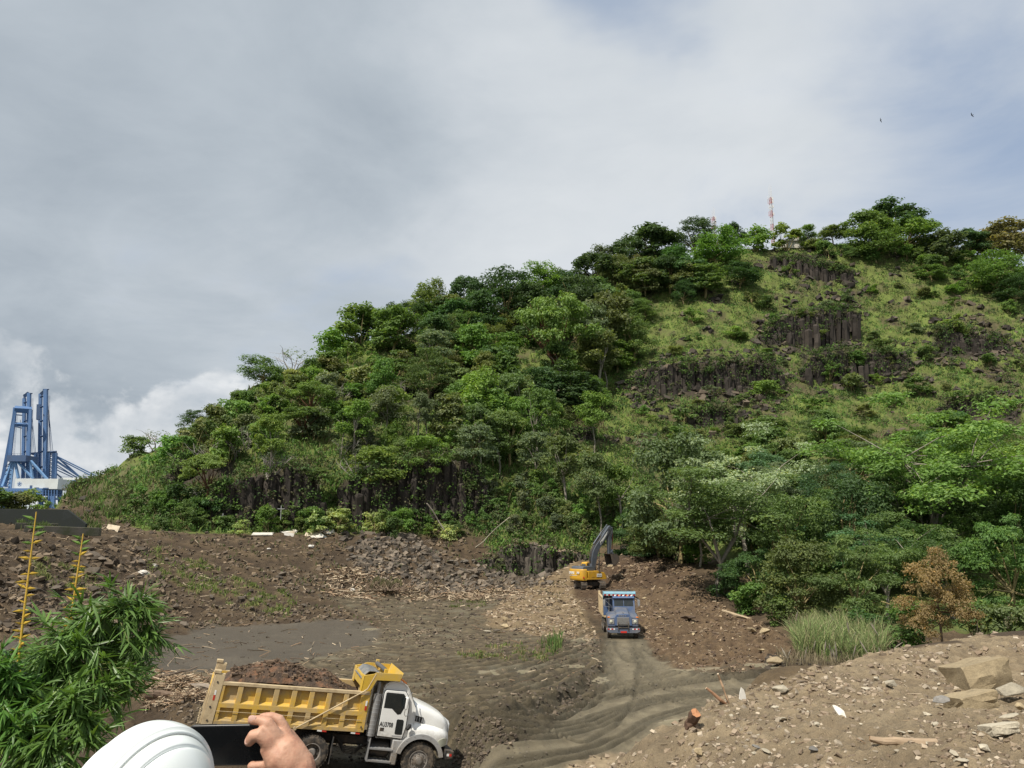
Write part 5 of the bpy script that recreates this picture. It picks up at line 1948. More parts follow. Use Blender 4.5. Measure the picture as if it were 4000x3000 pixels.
 tg.box(-0.10, -0.04, 0.16, W - 0.16, 1.10, 2.30)
 for z in (1.25, 1.75, 2.22):
  tg.box(-0.16, -0.10, 0.16, W - 0.16, z - 0.06, z + 0.06)
 for y in (0.3, 0.9, 1.5, 2.1):
  tg.box(-0.155, -0.10, y - 0.05, y + 0.05, 1.10, 2.3)
 tg.build('tailgate', M_YEL, root, 0.008)
 ch = MB()
 for i in range(9):
  ch.tube([(-0.28, 0.02, 1.08 + i * 0.05), (-0.25 + 0.02 * (i % 2), 0.03, 1.13 + i * 0.05)], 0.02, 6)
 ch.build('tailgate_chain', M_TAN, root)
 # ---------------- visor over the cab
 vis = MB()
 vis.box(4.66, 5.86, 0.05, W - 0.05, 2.985, 3.01)
 for ya, yb in ((0.03, 0.055), (W - 0.055, W - 0.03)):
  vis.prism([(4.62, 2.52), (4.95, 2.60), (5.10, 2.95), (5.88, 3.00), (5.92, 3.24), (5.05, 3.20), (4.95, 3.14), (4.64, 3.06)], ya, yb)
 vis.prism([(5.86, 2.985), (5.885, 2.985), (5.975, 3.27), (5.95, 3.28)], 0.03, W - 0.03)
 vis.prism([(4.62, 2.55), (4.66, 2.55), (4.68, 3.06), (4.64, 3.06)], 0.03, 0.40)
 vis.prism([(4.62, 2.55), (4.66, 2.55), (4.68, 3.06), (4.64, 3.06)], W - 0.40, W - 0.03)
 vis.box(4.655, 4.70, 0.40, W - 0.40, 2.64, 2.985)
 vis.box(5.15, 5.2, 0.05, W - 0.05, 3.01, 3.07)
 vis.box(5.55, 5.6, 0.05, W - 0.05, 3.01, 3.06)
 vis.build('cab_visor', M_YELC, root, 0.008)
 tp = MB()
 tp.tube([(5.42, 0.5, 3.24), (5.40, 1.2, 3.25), (5.36, 2.0, 3.25)], [0.075, 0.07, 0.075], 12)
 tp.build('tarp_roller', paint('roller_grey', (0.075, 0.08, 0.085), 0.6, dirt=0.4), root)
 tb = MB()
 tb.box(5.36, 5.48, 0.36, 0.46, 3.01, 3.30)
 tb.box(5.32, 5.44, 2.02, 2.12, 3.01, 3.38)
 tb.build('roller_bracket', M_YELC, root, 0.01)
 X, Y = np.meshgrid(np.linspace(4.62, 5.30, 22), np.linspace(0.55, 2.1, 34), indexing='ij')
 Z = 3.12 - 0.42 * np.clip(4.86 - X, 0, 1) * 2.2 + 0.04 * fbm(X * 6, Y * 4, 3, 0.6, 3) + 0.05 * np.sin((X - 4.62) * 5)
 V = np.stack([X, Y, Z], -1).reshape(-1, 3)
 i = np.arange(22 * 34).reshape(22, 34)
 F = np.stack([i[:-1, :-1], i[1:, :-1], i[1:, 1:], i[:-1, 1:]], -1).reshape(-1, 4)
 tarp = np_mesh('folded_tarp', V, F, smooth=True, mats=[paint('tarp_grey', (0.13, 0.14, 0.15), 0.45, dirt=0.5, dirt_col=(0.3, 0.27, 0.22), scale=4)])
 o = link('folded_tarp', tarp, root)
 so = o.modifiers.new('thick', 'SOLIDIFY')
 so.thickness = 0.03
 # ---------------- load of soil (a thing that sits in the body)
 def zf(X, Y):
  yy = 1 - ((Y - 1.2) / 1.12) ** 2
  e = np.interp(X, [0.2, 0.5, 1.0, 1.8, 2.4, 3.0, 3.5, 4.1, 4.7], [2.25, 2.58, 2.72, 2.98, 2.86, 2.76, 2.84, 2.48, 2.0])
  return 2.24 + 0.04 * X + (e - 2.22 - 0.03 * X) * np.clip(yy, 0, 1) ** 0.6
 lo = link('dirt_load', heap_mesh(0.12, 4.86, 0.14, W - 0.14, zf, M_LOAD, 110, 56, 9), None)
 lo.matrix_world = root.matrix_world
 tag(lo, 'heap of dark reddish soil loaded in the yellow dump truck body', 'soil load')
 r = np.random.default_rng(3)
 b = Bag()
 for _ in range(420):
  x, y = r.uniform(0.4, 4.3), r.uniform(0.3, 2.1)
  s = r.uniform(0.02, 0.07) * (2.2 if r.random() < 0.05 else 1)
  z = float(zf(np.array(x), np.array(y))) + 0.03
  d = r.normal(size=(8, 3)) * 0.2 + np.array([(a_, b_, c_) for c_ in (-0.6, 0.6) for b_ in (-0.7, 0.7) for a_ in (-0.75, 0.75)])
  b.add(d * s * r.uniform(0.6, 1.2, 3) + (x, y, z), [(0, 2, 3, 1), (4, 5, 7, 6), (0, 1, 5, 4), (1, 3, 7, 5), (3, 2, 6, 7), (2, 0, 4, 6)],
    np.array((0.11, 0.075, 0.05)) * r.uniform(0.5, 1.8))
 cl = link('soil_clods', b.mesh('soil_clods', [attr_mat('clod', 0.95, 20, 0.3, 0.3)]), lo)
 cl['kind'] = 'stuff'
 # ---------------- chassis
 cs = MB()
 for y in (0.78, 1.56):
  cs.box(0.15, 7.7, y - 0.05, y + 0.05, 0.78, 1.02)
 for x in (0.3, 2.1, 3.42, 4.6, 5.8, 7.4):
  cs.box(x - 0.06, x + 0.06, 0.8, 1.6, 0.80, 0.98)
 cs.box(1.9, 3.7, 0.62, 0.72, 0.5, 0.64)
 cs.box(1.9, 3.7, 1.68, 1.78, 0.5, 0.64)
 cs.tube([(2.1, 0.3, 0.54), (2.1, 2.1, 0.54)], 0.09, 10)
 cs.tube([(3.42, 0.3, 0.54), (3.42, 2.1, 0.54)], 0.09, 10)
 cs.tube([(7.0, 0.3, 0.54), (7.0, 2.1, 0.54)], 0.07, 10)
 cs.tube([(2.8, 1.2, 0.6), (6.6, 1.2, 0.8)], 0.06, 10)
 cs.box(4.3, 5.1, 0.9, 1.5, 0.7, 1.05)
 cs.box(6.2, 7.6, 0.7, 1.7, 0.65, 1.3)
 cs.build('chassis', M_BLACK, root, 0.01)
 hoses = MB()
 rr = np.random.default_rng(5)
 for i in range(5):
  z = 0.72 - 0.05 * i
  hoses.tube([(4.15, 0.55 + i * 0.05, 0.95), (4.5, 0.5, z), (4.9, 0.5 + 0.04 * i, z - 0.05), (5.3, 0.55, 0.9)], 0.016, 6)
 hoses.build('hose', M_DARK, root)
 mats = (M_TYRE, M_RIM)
 for x in (2.1, 3.42):
  for y, s in ((0.16, -1), (W - 0.16, 1)):
   wheel(root, (x, y, 0.52), (0, s, 0), 0.52, 0.27, mats, front=False)
  for y, s in ((0.47, -1), (W - 0.47, 1)):
   wheel(root, (x, y, 0.52), (0, s, 0), 0.52, 0.25, mats, front=False)
 for y, s in ((0.20, -1), (W - 0.20, 1)):
  wheel(root, (7.0, y, 0.57), (0, s, 0), 0.57, 0.33, mats, front=True)
 for y in (0.05, W - 0.65):
  fl = MB()
  fl.box(4.02, 4.05, y, y + 0.6, 0.22, 1.06)
  fl.build('mud_flap', M_DARK, root)
  fl = MB()
  fl.box(1.35, 1.38, y, y + 0.6, 0.25, 1.06)
  fl.build('mud_flap', M_DARK, root)
 # ---------------- cab
 def sect(y, inset):
  pts = [(5.42, 1.14), (5.42, 2.70), (5.46, 2.84), (5.58, 2.94), (5.80, 2.985), (6.02, 2.965), (6.20, 2.88), (6.29, 2.78), (6.63, 2.17), (6.66, 1.9), (6.66, 1.14)]
  return [(x + (inset if x < 5.6 else -inset) * (0.6 if z > 2.7 else 0.2), y, z - (inset * 0.9 if z > 2.75 else 0)) for x, z in pts]
 cab = MB()
 cab.loft([sect(0.20, 0.06), sect(0.14, 0.015), sect(0.12, 0.0), sect(W - 0.12, 0.0), sect(W - 0.14, 0.015), sect(W - 0.20, 0.06)])
 co = cab.build('cab', M_WHITE, root, 0.025, angle=50)
 for y, s in ((0.12, -1), (W - 0.12, 1)):
  def slab(poly, t0, t1, name, mat, par, bevel=0.004):
   q = MB()
   ya, yb = (y - t1, y - t0) if s < 0 else (y + t0, y + t1)
   q.prism(poly, ya, yb)
   return q.build(name, mat, par, bevel)
  slab([(5.445, 1.19), (5.445, 2.60), (5.50, 2.68), (6.18, 2.70), (6.30, 2.56), (6.385, 2.20), (6.40, 1.55), (6.33, 1.17)], -0.03, 0.004, 'door_seal', M_INK, co)
  door = slab([(5.46, 1.21), (5.46, 2.59), (5.51, 2.665), (6.17, 2.685), (6.285, 2.55), (6.365, 2.20), (6.38, 1.56), (6.31, 1.19)], -0.02, 0.018, 'door', M_WHITE, co, 0.012)
  slab([(5.515, 2.10), (5.515, 2.57), (5.55, 2.60), (6.12, 2.61), (6.20, 2.53), (6.235, 2.22), (6.13, 1.96), (6.02, 1.93), (5.90, 2.02), (5.80, 2.10)], 0.0, 0.023, 'window_seal', M_INK, door, 0.004)
  slab([(5.545, 2.13), (5.545, 2.55), (6.10, 2.585), (6.17, 2.51), (6.20, 2.23), (6.10, 1.99), (6.03, 1.97), (5.92, 2.05), (5.81, 2.13)], 0.0, 0.027, 'window', M_GLASS, door, 0.003)
  slab([(6.03, 1.34), (6.03, 1.76), (6.06, 1.79), (6.24, 1.79), (6.28, 1.75), (6.29, 1.34), (6.26, 1.31), (6.06, 1.31)], 0.0, 0.024, 'low_window', M_GLASS, door, 0.003)
  slab([(5.51, 1.37), (5.51, 1.48), (5.65, 1.48), (5.65, 1.37)], 0.0, 0.024, 'handle', M_BLACK, door, 0.004)
  slab([(5.95, 1.235), (5.95, 1.275), (6.29, 1.275), (6.29, 1.235)], 0.0, 0.021, 'badge', M_GREYP, door, 0.002)
  if s < 0:
   M = Matrix.Translation((5.475, y - 0.022, 1.52)) @ Matrix.Rotation(math.pi / 2, 4, 'X')
   text_mesh('marking', 'AU3708', 0.205, M_INK, door, M, sx=0.66, bold=0.004)
  g = MB()
  ym = y + s * 0.22
  g.tube([(6.42, y + s * 0.01, 2.68), (6.28, ym, 2.66), (6.24, ym, 2.60), (6.20, ym, 2.0), (6.28, ym - s * 0.05, 1.93), (6.42, y + s * 0.01, 1.98)], 0.014, 8)
  g.build('mirror_bracket', M_CHROME, co)
  mr = MB()
  mr.box(6.16, 6.26, min(ym - 0.11, ym + 0.11), max(ym - 0.11, ym + 0.11), 2.16, 2.56)
  mo = mr.build('mirror', M_WHITE, co, 0.03)
  mg = MB()
  mg.box(6.150, 6.158, ym - 0.095, ym + 0.095, 2.19, 2.53)
  mg.build('mirror_glass', M_GLASS, mo)
  mr = MB()
  mr.lathe((6.45, ym + s * -0.06, 1.60), (0.5, 0, 0.86), [(0.02, -0.12), (0.07, -0.06), (0.07, 0.06), (0.02, 0.12)], 10)
  mr.build('spot_mirror', M_INK, co)
 ws = MB()

 def on_screen(y, t, off=0.012):
  # along the sloping windscreen plane
  a, b_ = np.array((6.30, 2.79)), np.array((6.635, 2.185))
  n = np.array((0.875, 0.484))
  q = a + (b_ - a) * t + n * off
  return (q[0], y, q[1])
 ws.add([on_screen(0.22, 0.04), on_screen(W - 0.22, 0.04), on_screen(W - 0.18, 0.93), on_screen(0.18, 0.93)] + [on_screen(0.22, 0.04, -0.02), on_screen(W - 0.22, 0.04, -0.02), on_screen(W - 0.18, 0.93, -0.02), on_screen(0.18, 0.93, -0.02)],
   [(0, 1, 2, 3), (4, 5, 6, 7), (0, 1, 5, 4), (1, 2, 6, 5), (2, 3, 7, 6), (3, 0, 4, 7)])
 ws.build('windscreen', M_GLASS, co)
 for y in (0.3, 0.75, 1.2, 1.65, 2.1):
  q = MB()
  q.lathe((6.12, y, 2.93), (0.35, 0, 0.94), [(0.075, 0), (0.07, 0.035), (0.03, 0.055)], 10)
  q.build('roof_light', M_ORANGE, co)
 q = MB()
 q.tube([(5.70, 0.6, 2.98), (5.70, 1.2, 3.01), (5.70, 1.3, 3.01)], 0.03, 8)
 q.build('air_horn', M_CHROME, co)
 # ---------------- bonnet and wings
 def hood_sect(x):
  zt = float(np.interp(x, [6.5, 6.7, 7.0, 7.35, 7.7, 7.88, 7.97, 8.01], [2.30, 2.31, 2.25, 2.15, 2.01, 1.88, 1.72, 1.5]))
  dx = x - 7.0
  zb = 0.57 + math.sqrt(max(0, 0.74 ** 2 - dx * dx)) if abs(dx) < 0.74 else 0.57
  zb = max(zb, 1.10)
  iy = float(np.interp(x, [6.5, 6.9, 7.5, 7.8, 8.01], [0.20, 0.24, 0.30, 0.36, 0.5]))
  fy = float(np.interp(x, [6.4, 6.7, 7.0, 7.6, 7.85, 8.01], [0.12, 0.06, 0.03, 0.06, 0.16, 0.36]))
  zm = float(np.interp(x, [6.5, 6.9, 7.4, 7.8, 8.0], [1.62, 1.62, 1.55, 1.46, 1.36]))
  h = [(fy, zb), (fy - 0.004, (zb + zm) / 2), (fy + 0.02, zm - 0.05), (fy + 0.09, zm + 0.03), (iy + 0.02, zm + 0.10), (iy + 0.03, zt - 0.22), (iy + 0.12, zt - 0.07), (iy + 0.32, zt - 0.005), (1.2, zt + 0.015)]
  full = h + [(W - a, b_) for a, b_ in h[:-1][::-1]]
  return [(x, a, b_) for a, b_ in full]
 hd = MB()
 hd.loft([hood_sect(x) for x in (6.50, 6.56, 6.65, 6.8, 6.95, 7.1, 7.25, 7.4, 7.52, 7.62, 7.72, 7.82, 7.90, 7.96, 8.0)])
 ho = hd.build('bonnet', M_WHITE, root, angle=48)
 for s, yb in ((-1, 0.0), (1, W)):
  fl = MB()
  n = 22
  ring = []
  for i in range(n + 1):
   th = math.radians(14 + 152 * i / n)
   ring.append((math.cos(th), math.sin(th)))
  y0, y1 = (-0.035, 0.32) if s < 0 else (W - 0.32, W + 0.035)
  for ya, yc in ((y0, y1),):
   inner = [(7.0 + 0.70 * a, 0.57 + 0.70 * b_) for a, b_ in ring]
   outer = [(7.0 + (0.80 + 0.04 * b_) * a * 1.04, 0.57 + (0.80 + 0.05 * b_) * b_) for a, b_ in ring]
   for i in range(n):
    fl.add([(inner[i][0], ya, inner[i][1]), (inner[i + 1][0], ya, inner[i + 1][1]), (outer[i + 1][0], ya, outer[i + 1][1]), (outer[i][0], ya, outer[i][1]),
      (inner[i][0], yc, inner[i][1]), (inner[i + 1][0], yc, inner[i + 1][1]), (outer[i + 1][0], yc, outer[i + 1][1]), (outer[i][0], yc, outer[i][1])],
      [(0, 1, 2, 3), (4, 7, 6, 5), (0, 4, 5, 1), (3, 2, 6, 7), (0, 3, 7, 4), (1, 5, 6, 2)])
  fl.build('wing_flare', M_GREYP, root)
  bt = MB()
  for i in range(2, n - 1, 3):
   bt.lathe((7.0 + 0.80 * ring[i][0], (y0 if s < 0 else y1), 0.57 + 0.80 * ring[i][1]), (0, s, 0), [(0.013, -0.004), (0.013, 0.008)], 6)
  bt.build('flare_bolts', M_GREYM, root)
  sk = MB()
  sk.prism([(6.02, 1.14), (6.40, 1.14), (6.33, 1.0), (6.26, 0.75), (6.24, 0.36), (6.05, 0.36)], (0.06 if s < 0 else W - 0.5), (0.5 if s < 0 else W - 0.06))
  sk.build('step_fairing', M_GREYP, root, 0.03)
  st = MB()
  ya, yc = (0.04, 0.42) if s < 0 else (W - 0.42, W - 0.04)
  for z in (0.44, 0.82):
   st.box(5.26, 6.06, ya, yc, z - 0.035, z + 0.02)
   for k_ in range(5):
    st.box(5.3 + k_ * 0.15, 5.36 + k_ * 0.15, ya + 0.02, yc - 0.02, z + 0.02, z + 0.028)
  st.box(5.24, 5.27, ya, yc, 0.40, 1.12)
  st.build('cab_step', M_GREYM, root, 0.006)
  tk = MB()
  yk = 0.52 if s < 0 else W - 0.52
  tk.tube([(5.30, yk, 0.74), (5.36, yk, 0.74), (5.95, yk, 0.74), (6.0, yk, 0.74)], [0.2, 0.27, 0.27, 0.2], 18)
  tk.build('fuel_tank', M_BLACK, root)
  vn = MB()
  yv = hood_sect(6.8)[5][1] - 0.012 if s < 0 else W - hood_sect(6.8)[5][1] + 0.012
  vn.prism([(6.60, 1.78), (6.60, 1.96), (6.98, 1.90), (6.98, 1.72)], yv - 0.02, yv + 0.02)
  vo = vn.build('bonnet_vent', M_INK, ho, 0.004)
  fn = MB()
  for k_ in range(4):
   x = 6.63 + 0.10 * k_
   fn.prism([(x, 1.79 - 0.016 * k_), (x, 1.93 - 0.016 * k_), (x + 0.025, 1.925 - 0.016 * k_), (x + 0.025, 1.785 - 0.016 * k_)], yv - 0.032, yv + 0.032)
  fn.build('vent_fin', M_GREYP, vo)
  hl = MB()
  secs = []
  for x, za, zb, off in ((7.50, 1.10, 1.16, 0.012), (7.62, 1.04, 1.28, 0.02), (7.75, 1.06, 1.33, 0.02), (7.86, 1.10, 1.33, 0.015), (7.92, 1.14, 1.30, 0.005)):
   yy = float(np.interp(x, [7.0, 7.6, 7.85, 8.01], [0.03, 0.06, 0.16, 0.36])) - off
   a0, a1 = yy, yy + 0.1
   if s > 0:
    a0, a1 = W - a0, W - a1
   secs.append([(x, a0, za), (x, a0, zb), (x, a1, zb), (x, a1, za)])
  hl.loft(secs)
  hl.build('headlight', M_LENS, ho, angle=60)
  ss = MB()
  yy = 0.19 if s < 0 else W - 0.19
  ss.tube([(5.24, yy, 1.0), (5.24, yy, 1.16), (5.24, yy, 1.18), (5.24, yy, 2.50), (5.24, yy, 2.52)], [0.06, 0.06, 0.14, 0.14, 0.06], 20)
  ss.tube([(5.24, yy, 2.5), (5.24, yy, 2.80), (5.22, yy, 2.9)], 0.055, 14)
  so_ = ss.build('exhaust_stack', M_GREYM, root, angle=50)
  hs = MB()
  for k_ in range(9):
   z = 1.28 + k_ * 0.13
   hs.lathe((5.24, yy, z), (0, 0, 1), [(0.146, -0.008), (0.146, 0.008)], 20)
  hs.build('stack_guard_ring', M_GREYP, so_)
 gr = MB()
 gr.prism([(0.55, 1.15), (0.55, 1.72), (0.75, 1.80), (1.65, 1.80), (1.85, 1.72), (1.85, 1.15)], 7.98, 8.025, 'yz')
 go = gr.build('grille', M_GREYP, ho, 0.01)
 for k_ in range(8):
  q = MB()
  q.box(8.02, 8.04, 0.62, 1.78, 1.20 + k_ * 0.07, 1.225 + k_ * 0.07)
  q.build('grille_bar', M_CHROME, go)
 bp = MB()
 bp.prism([(7.86, 0.66), (8.18, 0.74), (8.20, 0.96), (7.88, 1.00)], 0.02, W - 0.02)
 bo2 = bp.build('bumper', M_BLACK, root, 0.02)
 for yy in (0.014, W - 0.020):
  for xa, xb, m in ((7.95, 8.03, M_WTAPE), (8.035, 8.12, M_RED)):
   q = MB()
   q.box(xa, xb, yy, yy + 0.006, 0.80, 0.88)
   q.build('reflector', m, bo2)
 return root


build_yellow_truck()

M_BLUE = paint('truck_blue', (0.060, 0.105, 0.215), 0.35, dirt=0.35, dirt_col=(0.20, 0.19, 0.18), scale=1.5, coat=0.2)
M_BLUEL = paint('visor_blue', (0.17, 0.36, 0.46), 0.4, dirt=0.4, scale=1.5)
M_BLUEG = paint('bonnet_blue_grey', (0.080, 0.102, 0.155), 0.4, dirt=0.5, dirt_col=(0.17, 0.16, 0.15), scale=1.2)


def build_blue_truck():
 p = P(2437, 2497, 58.0)
 root = empty('dump_truck', label='blue dump truck with offset cab driving down between the dirt heaps', cat='dump truck', group='dump trucks')
 f = Vector((-0.045, -1, 0.0)).normalized()
 u = Vector((0, 0, 1))
 l = u.cross(f)
 root.matrix_world = frame_matrix(Vector(p), f, l, u)
 mats = (M_TYRE, M_RIM)
 # x forward (0 = bumper front), y to the truck's left
 def hs(x, zt, w, zb, sh_):
  h = [(-w, zb), (-w, zb + sh_), (-w + 0.10, zb + sh_ + 0.10), (-0.52, zb + sh_ + 0.16), (-0.50, zt - 0.10), (-0.40, zt), (0.40, zt), (0.50, zt - 0.10), (0.52, zb + sh_ + 0.16), (w - 0.10, zb + sh_ + 0.10), (w, zb + sh_), (w, zb)]
  return [(x, a, b_) for a, b_ in h]
 hd = MB()
 hd.loft([hs(-2.0, 2.06, 1.06, 1.1, 0.5), hs(-1.6, 2.02, 1.12, 1.22, 0.42), hs(-1.0, 1.92, 1.14, 1.22, 0.36), hs(-0.5, 1.80, 1.13, 0.98, 0.50), hs(-0.28, 1.72, 1.10, 0.85, 0.56), hs(-0.2, 1.62, 1.05, 0.85, 0.50)])
 ho = hd.build('bonnet', M_BLUEG, root, 0.02)
 q = MB()
 q.prism([(-0.62, 0.92), (-0.62, 1.46), (-0.44, 1.72), (0.44, 1.72), (0.62, 1.46), (0.62, 0.92)], -0.22, -0.12, 'yz')
 nose = q.build('grille_surround', M_BLUE, ho, 0.02)
 q = MB()
 q.prism([(-0.46, 0.93), (-0.42, 1.50), (0.42, 1.50), (0.46, 0.93)], -0.12, -0.10, 'yz')
 go = q.build('grille', M_GREYM, nose)
 for k_ in range(9):
  q = MB()
  q.box(-0.10, -0.085, -0.42, 0.42, 0.96 + k_ * 0.06, 0.985 + k_ * 0.06)
  q.build('grille_bar', M_CHROME, go)
 M = Matrix.Translation((-0.112, -0.33, 1.565)) @ Matrix.Rotation(math.pi / 2, 4, 'Z') @ Matrix.Rotation(math.pi / 2, 4, 'X')
 text_mesh('lettering', 'M A C K', 0.125, M_CHROME, nose, M, 0.006, sx=1.25, bold=0.003)
 q = MB()
 q.tube([(-0.35, 0, 1.76), (-0.30, 0, 1.86)], [0.02, 0.03], 6)
 q.box(-0.36, -0.24, -0.02, 0.02, 1.83, 1.88)
 q.build('bonnet_ornament', M_CHROME, ho)
 for s in (-1, 1):
  q = MB()
  q.box(-0.22, -0.17, s * 0.84 - 0.20, s * 0.84 + 0.20, 1.02, 1.36)
  bz = q.build('headlight_bezel', M_GREYM, ho, 0.02)
  q = MB()
  q.lathe((-0.17, s * 0.86, 1.20), (1, 0, 0), [(0.105, 0), (0.105, 0.02), (0.06, 0.05)], 16)
  q.build('headlight', M_LENS, bz)
  q = MB()
  q.box(-0.32, -0.22, s * 1.02 - 0.09, s * 1.02 + 0.09, 1.46, 1.53)
  q.build('turn_signal', M_ORANGE, ho, 0.01)
  wheel(root, (-0.95, s * 0.98, 0.55), (0, s, 0), 0.55, 0.30, mats)
  for x in (-4.6, -5.95):
   wheel(root, (x, s * 1.02, 0.52), (0, s, 0), 0.52, 0.26, mats, front=False)
   wheel(root, (x, s * 0.72, 0.52), (0, s, 0), 0.52, 0.26, mats, front=False)
  q = MB()
  q.tube([(-0.05, s * 0.36, 0.55), (0.08, s * 0.36, 0.60), (0.09, s * 0.36, 1.10), (0.0, s * 0.33, 1.18)], 0.035, 8)
  q.build('bull_bar_post', M_BLACK, root)
  for k_ in range(4):
   q = MB()
   ya = s * (0.62 + k_ * 0.13)
   q.box(0.055, 0.063, min(ya, ya + s * 0.11), max(ya, ya + s * 0.11), 0.66, 0.74)
   q.build('reflector', M_RED if k_ % 2 else M_WTAPE, root)
  # mirrors on long arms
  ym = -1.22 if s < 0 else 1.36
  yc = -0.58 if s < 0 else 1.08
  q = MB()
  q.tube([(-2.3, yc, 2.68), (-1.95, ym, 2.62), (-1.93, ym, 2.12), (-2.2, yc, 2.02)], 0.018, 6)
  q.tube([(-2.2, yc, 2.05), (-1.95, ym, 2.60)], 0.014, 6)
  br = q.build('mirror_bracket', M_CHROME, root)
  q = MB()
  q.box(-1.99, -1.93, ym - 0.09, ym + 0.09, 2.16, 2.58)
  q.build('mirror', M_GREYM, br, 0.015)
  q = MB()
  q.prism([(-2.0, 1.2), (-1.55, 1.2), (-1.6, 0.5), (-1.9, 0.5)], min(s * 0.75, s * 1.1), max(s * 0.75, s * 1.1))
  q.build('cab_step', M_BLACK, root, 0.01)
 q = MB()
 q.tube([(0.09, -0.40, 1.02), (0.09, 0.40, 1.02)], 0.03, 8)
 q.tube([(0.09, -0.40, 0.80), (0.09, 0.40, 0.80)], 0.03, 8)
 q.build('bull_bar', M_BLACK, root)
 q = MB()
 q.prism([(-0.95, 0.42), (-1.18, 0.52), (-1.18, 0.78), (1.18, 0.78), (1.18, 0.52), (0.95, 0.42)], -0.12, 0.05, 'yz')
 q.build('bumper', M_BLUEG, root, 0.02)
 q = MB()
 q.box(0.052, 0.07, -0.22, 0.22, 0.44, 0.56)
 q.build('number_plate', M_RED, root)
 # offset cab
 y0, y1 = -0.56, 1.06
 def cs(y, ins):
  pts = [(-3.35, 1.15), (-3.35, 2.66), (-3.25, 2.76), (-2.45, 2.80), (-2.28, 2.74), (-2.02, 2.05), (-2.0, 1.15)]
  return [(x + (ins if x < -3 else -ins), y, z - (ins if z > 2.6 else 0)) for x, z in pts]
 q = MB()
 q.loft([cs(y0 + 0.05, 0.05), cs(y0, 0.0), cs(y1, 0.0), cs(y1 - 0.05 + 0.05, 0.0), cs(y1 + 0.0, 0.05)])
 co = q.build('cab', M_BLUE, root, 0.03)
 a, b_ = np.array((-2.275, 2.68)), np.array((-2.04, 2.10))
 for ya, yb in ((y0 + 0.10, (y0 + y1) / 2 - 0.02), ((y0 + y1) / 2 + 0.02, y1 - 0.10)):
  q = MB()
  V = []
  for off in (0.015, -0.02):
   for y, t in ((ya, 0.03), (yb, 0.03), (yb, 0.97), (ya, 0.97)):
    c = a + (b_ - a) * t
    V.append((c[0] + off * 0.93, y, c[1] + off * 0.38))
  q.add(V, [(0, 1, 2, 3), (7, 6, 5, 4), (0, 4, 5, 1), (1, 5, 6, 2), (2, 6, 7, 3), (3, 7, 4, 0)])
  q.build('windscreen', M_GLASS, co)
 for y, s in ((y0, -1), (y1, 1)):
  q = MB()
  q.prism([(-3.15, 1.25), (-3.15, 2.62), (-2.42, 2.64), (-2.18, 2.05), (-2.16, 1.25)], min(y, y + s * 0.02), max(y, y + s * 0.02))
  dr = q.build('door', M_BLUE, co, 0.008)
  q = MB()
  q.prism([(-3.05, 2.05), (-3.05, 2.56), (-2.48, 2.57), (-2.28, 2.05)], min(y, y + s * 0.03), max(y, y + s * 0.03))
  q.build('window', M_GLASS, dr)
 q = MB()
 q.prism([(-2.34, 2.74), (-2.20, 2.66), (-2.08, 2.70), (-2.32, 2.82)], y0, y1)
 q.build('sun_visor', M_BLUE, co, 0.01)
 for i in range(5):
  y = y0 + 0.2 + i * (y1 - y0 - 0.4) / 4
  q = MB()
  q.lathe((-2.45, y, 2.79), (0, 0, 1), [(0.07, 0), (0.065, 0.06), (0.02, 0.09)], 8)
  q.build('roof_light', M_ORANGE if i in (1, 3) else M_WTAPE, co)
 for y in (0.02, 0.62):
  q = MB()
  q.lathe((-2.7, y, 2.80), (0, 0, 1), [(0.09, 0), (0.09, 0.10), (0.07, 0.16), (0.0, 0.18)], 10)
  q.build('beacon', M_ORANGE, co)
 q = MB()
 q.tube([(-3.25, -0.75, 1.1), (-3.25, -0.75, 3.0)], 0.07, 10)
 q.build('exhaust_stack', M_GREYM, root)
 # dump body
 BX0, BX1 = -8.0, -3.55
 q = MB()
 q.box(BX0, BX1, -1.12, 1.12, 1.15, 1.25)
 q.box(BX1 - 0.06, BX1, -1.2, 1.2, 1.25, 2.95)
 for s in (-1, 1):
  q.box(BX0, BX1, min(s * 1.1, s * 1.15), max(s * 1.1, s * 1.15), 1.2, 2.55)
 bo = q.build('dump_body', M_TAN, root, 0.01)
 for s in (-1, 1):
  q = MB()
  for i in range(8):
   x = BX0 + 0.06 + i * (BX1 - BX0 - 0.12) / 7
   q.box(x - 0.06, x + 0.06, min(s * 1.15, s * 1.24), max(s * 1.15, s * 1.24), 1.2, 2.52)
  q.box(BX0, BX1, min(s * 1.09, s * 1.25), max(s * 1.09, s * 1.25), 2.52, 2.64)
  q.build('side_ribs', M_TAN, bo, 0.01)
  q = MB()
  q.box(BX0 - 0.1, BX0 + 0.1, min(s * 1.09, s * 1.26), max(s * 1.09, s * 1.26), 1.15, 2.85)
  q.build('corner_post', M_TAN, bo, 0.01)
 q = MB()
 q.box(BX1, BX1 + 0.02, -1.18, 1.18, 1.35, 2.80)
 q.build('headboard', M_BLUE, bo)
 q = MB()
 q.box(BX1 - 0.05, BX1 + 1.05, -1.2, 1.2, 2.96, 3.0)
 q.prism([(BX1 + 0.95, 2.86), (BX1 + 1.05, 2.86), (BX1 + 0.88, 3.14), (BX1 + 0.82, 3.14)], -1.21, 1.21)
 for s in (-1, 1):
  q.prism([(BX1 - 0.1, 2.5), (BX1, 2.5), (BX1 + 1.0, 2.88), (BX1 + 0.95, 3.10), (BX1 - 0.1, 3.14)], min(s * 1.18, s * 1.21), max(s * 1.18, s * 1.21))
 vo = q.build('cab_visor', M_BLUEL, root, 0.01)
 for i in range(15):
  q = MB()
  y = -1.17 + i * 0.156
  q.box(BX1 + 1.051, BX1 + 1.058, y, y + 0.15, 2.862, 2.925)
  q.build('reflector', M_RED if i % 2 == 0 else M_WTAPE, vo)
 q = MB()
